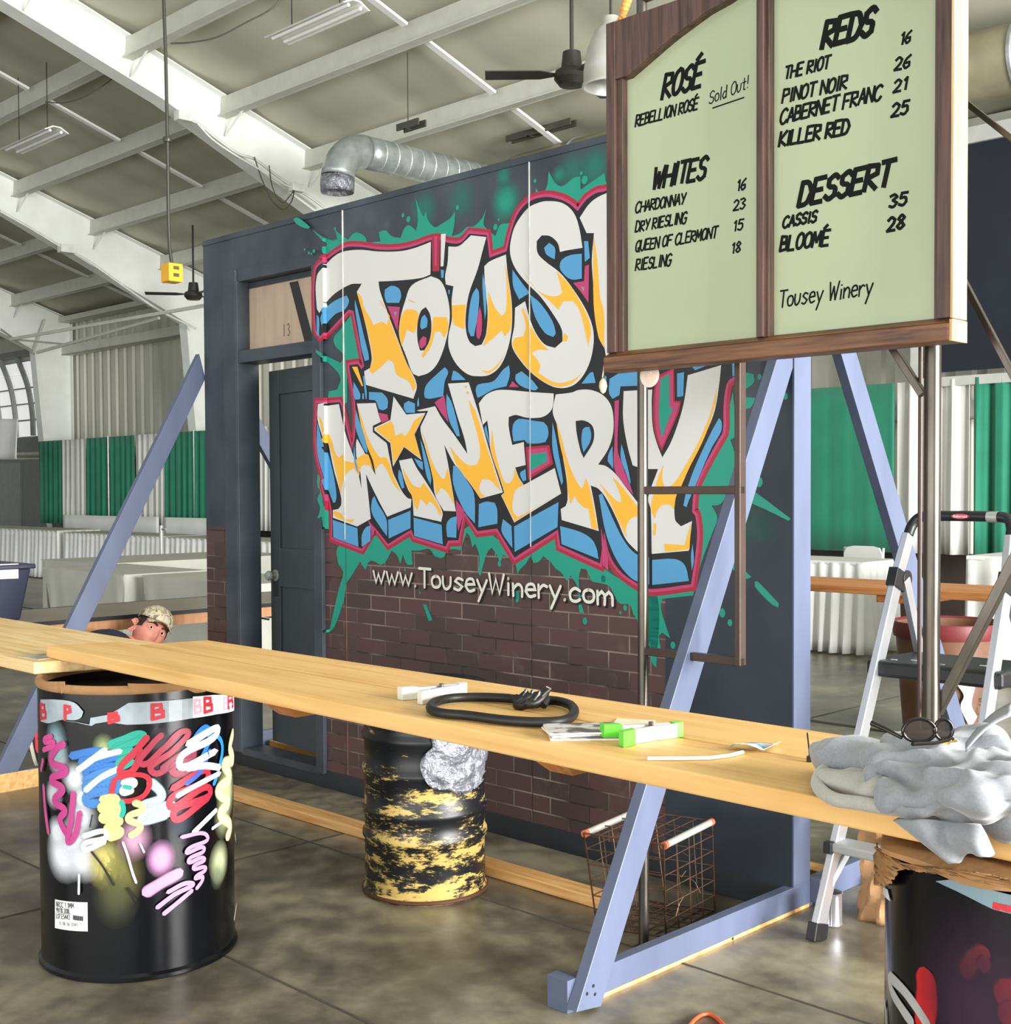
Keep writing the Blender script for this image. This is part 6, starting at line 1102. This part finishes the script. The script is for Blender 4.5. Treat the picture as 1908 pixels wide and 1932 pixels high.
# silver bowl lamp
c = ony(1153, 165, 9.2); e = thing('pendant_lamp', 'silver bowl pendant lamp partly hidden by the wine list', 'lamp', c)
m = MB(); m.lathe([(.02, .50), (.06, .50), (.07, .44), (.12, .40), (.17, .28), (.198, .12), (.20, .03), (.21, .02), (.21, 0), (.195, .0), (.19, .12), (.16, .27), (.1, .37), (.02, .40)], c, 40); m.build('lamp_shade', mat('spun_aluminium', '#dcdcd8', .28, .7, var=.04), e, smooth=50)
MB().tube([(c[0], c[1], c[2]+.5), (c[0], c[1], roofz(c[1]))], .01, 8).build('down_rod', FB, e)
# pendant yellow box
c = ony(325, 533, 8.0); e = thing('outlet_box', 'yellow pendant outlet box on a long dark cord, upper left', 'box', c)
MB().box((c[0]-.052, c[1]-.05, c[2]), (c[0]+.05, c[1]+.05, c[2]+.115)).build('box_body', mat('safety_yellow', '#e8a917', .4, var=.05), e, bevel=.006)
m = MB()
for z in (.03, .075): m.box((c[0]+.0495, c[1]-.02, c[2]+z), (c[0]+.0515, c[1]+.02, c[2]+z+.022))
m.build('sockets', mat('socket_dark', '#4a3a14', .5), e)
pp = [ony(x, y, 8.0) for x, y in ((322,500),(320,470),(318,420),(316,265),(313,120),(309,0),(307,-90))]; pp[0] = (c[0], c[1], c[2]+.115)
m = MB(); m.tube(pp+[(pp[-1][0], pp[-1][1], roofz(pp[-1][1])-.05)], .011, 8); m.lathe([(0, 0), (.025, 0), (.03, .015), (.025, .03), (0, .03)], ony(316, 268, 8.0), 14); m.build('cord', mat('cord_olive', '#2f3127', .4, var=.2), e, smooth=50)
# tube lights
TL_ = mat('tube_fitting', '#e4e6e0', .4, var=.04)
def tubelight(p0, p1, drop, label, lamp=True):
    a = onr(*p0, drop); b = onr(*p1, drop); a = (a[0], (a[1]+b[1])/2, (a[2]+b[2])/2); L = min(abs(b[0]-a[0]), 2.5); e = thing('strip_light', label, 'light', a); s0 = a[0]; s1 = a[0]+(L if b[0] > a[0] else -L); s0, s1 = sorted((s0, s1))
    m = MB(); m.prism([(s0, a[1]-.16, a[2]), (s0, a[1]-.05, a[2]+.06), (s0, a[1]+.05, a[2]+.06), (s0, a[1]+.16, a[2]), (s0, a[1]+.14, a[2]-.005), (s0, a[1]+.04, a[2]+.045), (s0, a[1]-.04, a[2]+.045), (s0, a[1]-.14, a[2]-.005)], (s1-s0, 0, 0)); m.build('reflector', TL_, e)
    for t in (-.07, .07): MB().tube([(s0+.03, a[1]+t, a[2]+.005), (s1-.03, a[1]+t, a[2]+.005)], .018, 10).build('tube', SKM, e, smooth=50)
    for s in (s0+.25, s1-.25): MB().tube([(s, a[1], a[2]+.06), (s, a[1], roofz(a[1])-.02)], .006, 6).build('hanger', FB, e)
tubelight((520, 76), (676, 14), .75, 'twin-tube strip light hanging near the top centre')
tubelight((16, 284), (112, 250), .9, 'twin-tube strip light hanging at far upper left')
# cables
WCB = mat('white_cable', '#dadcd6', .5); BCB = mat('dark_cable', '#3a3c33', .5)
def cab(px_, s, r, mt, label, name='cable', cat='cable'):
    P = [ons(x, y, s) for x, y in px_]; m = MB(); m.tube(cr(P, 5, False, 200), r, 6); return tag(m.build(name, mt, smooth=50), label, cat)
cab([(345,222),(372,232),(410,262),(450,290),(480,300),(520,330),(552,352),(585,372),(612,392)], -8.35, .018, WCB, 'white cable sagging under the big nearest rafter, upper strand')
cab([(372,232),(400,262),(440,290),(490,320),(530,345),(556,356)], -8.3, .012, WCB, 'white cable sagging under the big nearest rafter, lower strand')
cab([(480,296),(495,340),(515,380),(535,395),(550,380),(556,356)], -8.3, .008, BCB, 'black cable loop hanging lowest beside the white junction box')
cab([(508,312),(514,352),(532,382),(545,372),(556,358)], -8.28, .007, BCB, 'smaller inner black cable loop beside the white junction box')
p = ons(560, 354, -8.3); tag(MB().box((p[0]-.05, p[1]-.09, p[2]-.05), (p[0]+.05, p[1]+.09, p[2]+.05)).build('junction_box', WCB, bevel=.006), 'white junction box under the nearest rafter, above the painted wall', 'box')
p = ons(346, 222, -8.35); tag(MB().box((p[0]-.06, p[1]-.09, p[2]-.04), (p[0]+.06, p[1]+.09, p[2]+.07)).build('junction_box', WCB, bevel=.006), 'white fixing box at the top of the thin grey fan rod', 'box')
cab([(0,398),(60,432),(120,468),(160,488),(220,530),(300,585),(370,620)], -14.0, .02, WCB, 'white cable following the second rafter down to its column')
p = ons(126, 470, -14.0); tag(MB().box((p[0]-.07, p[1]-.12, p[2]-.06), (p[0]+.07, p[1]+.12, p[2]+.06)).build('junction_box', WCB, bevel=.006), 'white junction box under the second rafter at far left', 'box')
def wire(px_, Y, r, mt, label): P = [ony(x, y, Y) for x, y in px_]; m = MB(); m.tube(cr(P, 5, False, 200), r, 6); return tag(m.build('wire', mt, smooth=50), label, 'wire')
wire([(322,82),(360,80),(410,70),(465,42),(510,18),(540,-12)], 11, .007, BCB, 'dark wire looping from the rafter towards the top strip light')
wire([(85,192),(120,194),(160,182),(200,158),(220,140)], 15, .007, BCB, 'dark wire looping beneath the purlins at upper left')
cab([(0,395),(10,398)], -14, .01, WCB, 'x') if False else None
# ================================================================ crouching person
SKN = mat('skin', '#d98f7c', .5, var=.06, scale=14); SHR = mat('navy_shirt', '#23283a', .85, var=.1); SHO = mat('dark_shorts', '#33343a', .85, var=.1); HAIR = mat('dark_hair', '#2b2219', .8, var=.3, scale=60)
def camo():
    m = bpy.data.materials.new('camo_cloth'); m.use_nodes = True; nt = m.node_tree; N = nt.nodes.new; L = nt.links.new; b = nt.nodes['Principled BSDF']; b.inputs['Roughness'].default_value = .9
    tc = N('ShaderNodeTexCoord'); n = N('ShaderNodeTexNoise'); n.inputs['Scale'].default_value = 26; n.inputs['Detail'].default_value = 2; n.inputs['Distortion'].default_value = .8; L(tc.outputs['Object'], n.inputs[0])
    r = N('ShaderNodeValToRGB'); r.color_ramp.interpolation = 'CONSTANT'; e = r.color_ramp.elements; e[0].color = (*lin('#7d7562'), 1); e[0].position = 0; e[1].position = .44; e[1].color = (*lin('#cfc4a8'), 1); k = e.new(.60); k.color = (*lin('#a89a7c'), 1); L(n.outputs['Fac'], r.inputs[0]); L(r.outputs[0], b.inputs['Base Color']); return m
CAMO = camo()
pe = thing('person', 'crouching person in camouflage cap and navy shirt peering over the planks at left', 'person', (-1.45, -.55, 0))
hw = W(*ons(281, 1196, -1.42)); hv = np.array(hw)
v_ = CAMP-hv; v_[2] *= .6; v_ /= np.linalg.norm(v_); r0 = np.cross([0, 0, 1.], -v_); r0 = -r0/np.linalg.norm(r0)
if r0[0] < 0: r0 = -r0
f_ = math.cos(.36)*v_+math.sin(.36)*r0; f_[2] += .04; f_ /= np.linalg.norm(f_)
u_ = math.cos(.60)*np.array([0, 0, 1.])+math.sin(.60)*r0; u_ = u_-f_*(u_@f_); u_ /= np.linalg.norm(u_); x_ = np.cross(u_, f_)*-1   # x_: viewer's right
def HW(x, y, z): return stz(hv+(x_*x+f_*y+u_*z)*1.1)     # head frame: x viewer right, y forward, z up
def gs_(a, b, c, x, z, sx_, sz_): return c*math.exp(-((x-a)/sx_)**2-((z-b)/sz_)**2)
def headpt(th, ph):     # th: 0 top..pi bottom, ph: 0 front
    dx, dz = math.sin(th)*math.sin(ph), math.cos(th); dy = math.sin(th)*math.cos(ph)
    x, y, z = dx*.074, dy*.096, dz*.118
    if z < 0: k = 1-.30*(-z/.118)**1.5; x *= k; y = y*(1-.10*(-z/.118)) if y > 0 else y*(1-.35*(-z/.118))
    if y > 0:
        y += gs_(0, -.018, .026, x, z, .011, .022)+gs_(0, .012, .010, x, z, .010, .02)+gs_(0, .036, .006, x, z, .05, .012)-gs_(.031, .018, .012, x, z, .016, .012)-gs_(-.031, .018, .012, x, z, .016, .012)
        y += gs_(0, -.058, .008, x, z, .022, .008)+gs_(0, -.100, .012, x, z, .02, .016)+gs_(.04, -.02, .006, x, z, .02, .02)+gs_(-.04, -.02, .006, x, z, .02, .02)-gs_(0, -.044, .003, x, z, .02, .006)
    return (x, y-.0, z)
m = MB(); n1, n2 = 48, 64
def hp_(u, v): return HW(*headpt(math.pi*(.001+.998*v), 2*math.pi*u))
m.grid(hp_, n2, n1); m.tube([HW(0, -.025, -.06), HW(-.01, -.045, -.12), stz(hv+np.array([-.09, .03, -.15]))], [.052, .052, .062], 20)
# one continuous body: skin-modified skeleton
J = dict(hip=(-1.50, -.62, .36), belly=(-1.48, -.55, .50), chest=(-1.46, -.44, .60), neck=(-1.435, -.36, .635), headb=HW(-.005, -.035, -.09))
sh = lambda k: (-1.46+.17*k, -.44, .60)
V = []; E2 = []; RD = []
def jv(p, r): V.append(p); RD.append(r); return len(V)-1
def je(*i):
    for a, b in zip(i, i[1:]): E2.append((a, b))
ih = jv(J['hip'], (.14, .12)); ib = jv(J['belly'], (.135, .11)); ic = jv(J['chest'], (.15, .10)); inn = jv(J['neck'], (.055, .055)); ihb = jv(J['headb'], (.05, .05)); je(ih, ib, ic, inn, ihb)
for k in (-1, 1):
    a = jv(sh(k), (.06, .06)); e_ = jv((-1.46+.20*k, -.22, .45), (.043, .043)); w_ = jv((-1.44+.12*k, -.03, .42), (.030, .030)); h_ = jv((-1.44+.10*k, .05, .42), (.034, .02)); je(ic, a, e_, w_, h_)
    hp2 = jv((-1.50+.10*k, -.58, .32), (.095, .095)); kn_ = jv((-1.50+.14*k, -.17, .16 if k > 0 else .36), (.062, .062)); an_ = jv((-1.56+.10*k, -.74, .17) if k > 0 else (-1.60, -.30, .10), (.040, .040)); ft_ = jv((-1.57+.10*k, -.77, .05) if k > 0 else (-1.60, -.16, .05), (.035, .035)); je(ih, hp2, kn_, an_, ft_)
me = bpy.data.meshes.new('body'); org = ORG[pe.name]; me.from_pydata([tuple(np.array(v)-org) for v in V], E2, []); body = bpy.data.objects.new('body', me); C.objects.link(body); body.parent = pe; ORG[body.name] = org; me.materials.append(SKN)
sk = body.modifiers.new('skin', 'SKIN'); 
for i, r_ in enumerate(RD): me.skin_vertices[0].data[i].radius = r_; me.skin_vertices[0].data[i].use_root = (i == 0)
sb_ = body.modifiers.new('sub', 'SUBSURF'); sb_.levels = 2; sb_.render_levels = 2
hd_ = m.build('head', SKN, pe, smooth=180)
def ear(k):
    m = MB(); base = np.array([.076*k, -.008, .0]); rim = []
    for a in np.linspace(-2.2, 2.6, 16): rim.append(HW(base[0]+.010*k-k*.013*math.cos(a), base[1]-.010+.017*math.cos(a), base[2]+.005+.032*math.sin(a)))
    m.tube(rim, .0045, 8); m.add([HW(base[0]+.004*k, base[1]-.010, base[2]+.005)]+rim, [(0, 1+i, 2+i) for i in range(15)]); m.build('ear', SKN, hd_, smooth=60)
ear(-1); ear(1)
EW_ = mat('eye_white', '#e9e4e0', .2, var=.02); IR = mat('eye_dark', '#2b1d14', .15)
vd = (CAMP-hv); vd /= np.linalg.norm(vd); lv = np.array([vd@x_, vd@f_, vd@u_])
for k in (-1, 1):
    cx_, cy_, cz_ = .031*k, .0775, .018
    m = MB(); m.lathe([(0.0, -.0125)]+[(.0115*math.sin(a), -.0115*math.cos(a)) for a in np.linspace(.2, math.pi-.2, 9)]+[(0, .0125)], (0, 0, 0), 16); m.v = [HW(cx_+v[0], cy_+v[1], cz_+v[2]) for v in m.v]; m.build('eye', EW_, hd_, smooth=60)
    m = MB(); c = np.array([cx_, cy_, cz_])+lv*.0088; m.lathe([(0, .004), (.004, .003), (.0066, 0), (0, -.002)], (0, 0, 0), 14)
    zz = lv; xx = np.cross(zz, [0, 0, 1]); xx /= np.linalg.norm(xx); yy_ = np.cross(zz, xx); m.v = [HW(*(c+xx*v[0]+yy_*v[1]+zz*v[2])) for v in m.v]; m.build('iris', IR, hd_, smooth=60)
    for nm, pts, r, mt in (('eyelid', [(.014*k, .087, .019), (.022*k, .091, .0245), (.033*k, .0885, .0255), (.043*k, .080, .022), (.048*k, .073, .017)], .0048, SKN), ('eyebrow', [(.012*k, .099, .035), (.026*k, .097, .041), (.040*k, .090, .042), (.052*k, .078, .036)], .0048, HAIR), ('eyelid', [(.014*k, .088, .015), (.026*k, .0885, .008), (.040*k, .081, .010), (.047*k, .074, .016)], .0028, SKN)):
        m = MB(); m.tube([HW(*p) for p in cr(pts, 4, False, 200)], r, 8); m.build(nm, mt, hd_, smooth=60)
m = MB(); m.tube([HW(x*.024, .096-.25*x*x*.024, -.060+.002*math.cos(x*6)) for x in np.linspace(-1, 1, 9)], [.002, .004, .005, .005, .0045, .005, .005, .004, .002], 8); m.build('lips', mat('lip_red', '#b5594f', .5), hd_, smooth=60)
def hairp(u, v): p = headpt(math.pi*(.02+.46*v), 2*math.pi*(.17+.66*u)); return HW(p[0]*1.045, p[1]*1.04, p[2]*1.04)
MB().grid(hairp, 40, 16).build('hair', HAIR, hd_, smooth=180)
# cap
cp = thing('cap_tmp', 'x', 'x', (0, 0, 0)); bpy.data.objects.remove(cp)
def crown(u, v):
    th = math.pi*.5*(v); ph = 2*math.pi*u; return HW(.084*math.sin(th)*math.sin(ph), -.004+.104*math.sin(th)*math.cos(ph), .060+.088*math.cos(th)+.002*math.sin(ph*6)*math.sin(th))
cap = MB().grid(crown, 48, 16).build('cap', CAMO, pe, smooth=180, solid=.003)
def brim(u, v):
    a = (u-.5)*2; x = .066*a*(1-.06*v); y = .092*math.sqrt(max(0, 1-(a*.70)**2))+v*(.055*(1-.25*a*a)); return HW(x, y-.002, .064-.010*v-.016*a*a*(1+.4*v))
MB().grid(brim, 22, 10).build('brim', CAMO, cap, smooth=180, solid=.004); MB().lathe([(0, .004), (.006, .003), (.007, 0)], HW(0, -.004, .148), 10).build('cap_button', CAMO, cap)
# clothes
def suit(name, mt, ch, rads, parent=pe, sub=2):
    me = bpy.data.meshes.new(name); vs = []; es = []; rs = []
    for c_ in ch:
        idx = []
        for p, r in c_:
            for j, q in enumerate(vs):
                if (Vector(q)-Vector(p)).length < 1e-4: idx.append(j); break
            else: vs.append(p); rs.append(r); idx.append(len(vs)-1)
        es += list(zip(idx, idx[1:]))
    me.from_pydata([tuple(np.array(v)-org) for v in vs], es, []); o = bpy.data.objects.new(name, me); C.objects.link(o); o.parent = parent; me.materials.append(mt); o.modifiers.new('skin', 'SKIN')
    for i, r in enumerate(rs): me.skin_vertices[0].data[i].radius = (r, r) if not isinstance(r, tuple) else r; me.skin_vertices[0].data[i].use_root = (i == 0)
    q = o.modifiers.new('sub', 'SUBSURF'); q.levels = q.render_levels = sub; return o
CH = J['chest']; suit('shirt', SHR, [[(J['hip'], .155), (J['belly'], .15), (CH, (.175, .12)), ((-1.44, -.385, .635), .085)]]+[[(CH, (.175, .12)), (sh(k), .082), ((-1.46+.195*k, -.30, .51), .068)] for k in (-1, 1)], None)
suit('shorts', SHO, [[((-1.50, -.62, .35), .165), ((-1.50+.10*k, -.55, .31), .12), ((-1.50+.13*k, -.30, .20 if k > 0 else .35), .095)] for k in (-1, 1)], None)
# shoes: the near one stands on its toe
def shoe(M4, near):
    T_ = lambda x, y, z: tuple(M4@Vector((x, y, z)))       # x width, y toe direction, z up (sole at 0)
    def up_(u, v):
        a = 2*math.pi*u; y = .14*math.cos(a) if False else None
        L = -.13+.27*v; w_ = .038+.012*math.sin(math.pi*min(1, v*1.1))-(.018 if v > .93 else 0)*((v-.93)/.07)-(.01 if v < .08 else 0); h = .085-.03*v-.035*max(0, v-.45)/.55
        k = math.sqrt(max(0, 1-((v-.5)/.5)**8)); return T_(w_*k*math.cos(a), L, .022+h*k*max(0, math.sin(a)) if math.sin(a) > 0 else .022)
    s_ = MB().grid(up_, 28, 24).build('shoe', mat('shoe_black', '#1a1e26', .6, var=.15), pe, smooth=60)
    out = [(.042*math.sin(math.pi*min(1, .12+v*.9))**.35, -.132+.275*v) for v in np.linspace(0, 1, 14)]; lp_ = [(x, y) for x, y in out]+[(-x, y) for x, y in out[::-1]]
    m = MB(); n = len(lp_); m.add([T_(x*1.1, y, 0) for x, y in lp_]+[T_(x*1.13, y, .026) for x, y in lp_], [tuple(range(n-1, -1, -1)), tuple(range(n, 2*n))]+[(i, (i+1) % n, n+(i+1) % n, n+i) for i in range(n)]); m.build('sole', mat('sole_cream', '#d8d2bf', .6, var=.12, scale=20), s_)
    if near:
        for k in (1, -1):
            q = [(-.085, .060), (-.03, .040), (.03, .032), (.052, .036), (.060, .052), (.035, .052), (-.02, .052), (-.07, .068)]; m = MB(); m.add([T_(k*(.0535-.12*max(0, z-.045)), y, z) for y, z in q], [tuple(range(len(q)))]); m.build('side_mark', mat('shoe_red', '#d03448', .5), s_, solid=.002)
        m = MB()
        for i in range(4): y = .0+.022*i; m.tube([T_(-.024, y, .088-.010*i), T_(0, y+.008, .099-.012*i), T_(.024, y, .088-.010*i)], .003, 6); m.tube([T_(-.024, y, .088-.010*i), T_(.02, y+.02, .084-.011*i)], .0025, 6)
        m.build('laces', mat('lace_white', '#dfe3e6', .6), s_)
toe = onz(42, 1450, 0)
# toe pointing down, heel up, instep towards the camera's right
yd = Vector((.10, .12, -.98)).normalized(); zd = Vector((.72, .66, .12)); zd = (zd-yd*zd.dot(yd)).normalized(); xd = yd.cross(zd)
cen = Vector((toe[0]+.06, toe[1]+.03, .145)); MM = Matrix(((xd[0], yd[0], zd[0], cen[0]), (xd[1], yd[1], zd[1], cen[1]), (xd[2], yd[2], zd[2], cen[2]), (0, 0, 0, 1))); shoe(MM, True)
MM2 = Matrix(((1, 0, 0, -1.60), (0, 1, 0, -.22), (0, 0, 1, .001), (0, 0, 0, 1))); shoe(MM2, False)
# hands: palm with five bent fingers each
for k in (-1, 1):
    w0 = Vector((-1.44+.12*k, -.03, .42)); ch = [[(tuple(w0), .026), (tuple(w0+Vector((-.01*k, .05, .0))), (.038, .018)), (tuple(w0+Vector((-.01*k, .09, -.005))), (.038, .015))]]
    for j, L in enumerate((.060, .072, .068, .052)):
        b0 = w0+Vector((-.01*k+(.027-.018*j)*k, .09, -.005)); ch.append([(tuple(b0-Vector((0, .02, 0))), .011), (tuple(b0+Vector((0, L*.45, -.006))), .0095), (tuple(b0+Vector((0, L*.78, -.024))), .0088), (tuple(b0+Vector((0, L*.95, -.045))), .0075)])
    tb0 = w0+Vector((-.04*k, .03, -.003)); ch.append([(tuple(tb0+Vector((.025*k, -.01, 0))), .013), (tuple(tb0+Vector((-.012*k, .022, -.008))), .011), (tuple(tb0+Vector((-.018*k, .05, -.022))), .009)])
    suit('hand', SKN, ch[:1], None)
    for c_ in ch[1:]: suit('thumb' if c_ is ch[-1] else 'finger', SKN, [c_], None, parent=pe, sub=1)
# ---- groups for the repeats
GR = {'steel_drum': 'steel drums under and behind the counter', 'plank_counter': 'counters of loose planks', 'spring_clamp': 'spring clamps on the planks', 'booklet': 'glossy booklets piled on the planks',
      'timber': 'bare pine timbers lying on the floor', 'curtain': 'green and white drapes hung along the back wall', 'drape_pole': 'upright drape poles', 'low_drape': 'low white drape rails', 'skirted_table': 'white skirted tables along the back wall',
      'folding_chair': 'white folding chairs behind the pleated table', 'clothed_table': 'grey-clothed tables at left', 'ceiling_fan': 'black ceiling fans', 'strip_light': 'hanging strip lights', 'junction_box': 'white boxes under the rafters',
      'cable': 'cables along the rafters', 'wire': 'dark wires looping under the roof', 'hanger_bracket': 'dark duct hanger brackets', 'ventilation_duct': 'ventilation ducts under the roof'}
for o in C.objects:
    if o.parent is None and 'label' in o and o.name.split('.')[0] in GR and 'group' not in o: o['group'] = GR[o.name.split('.')[0]]
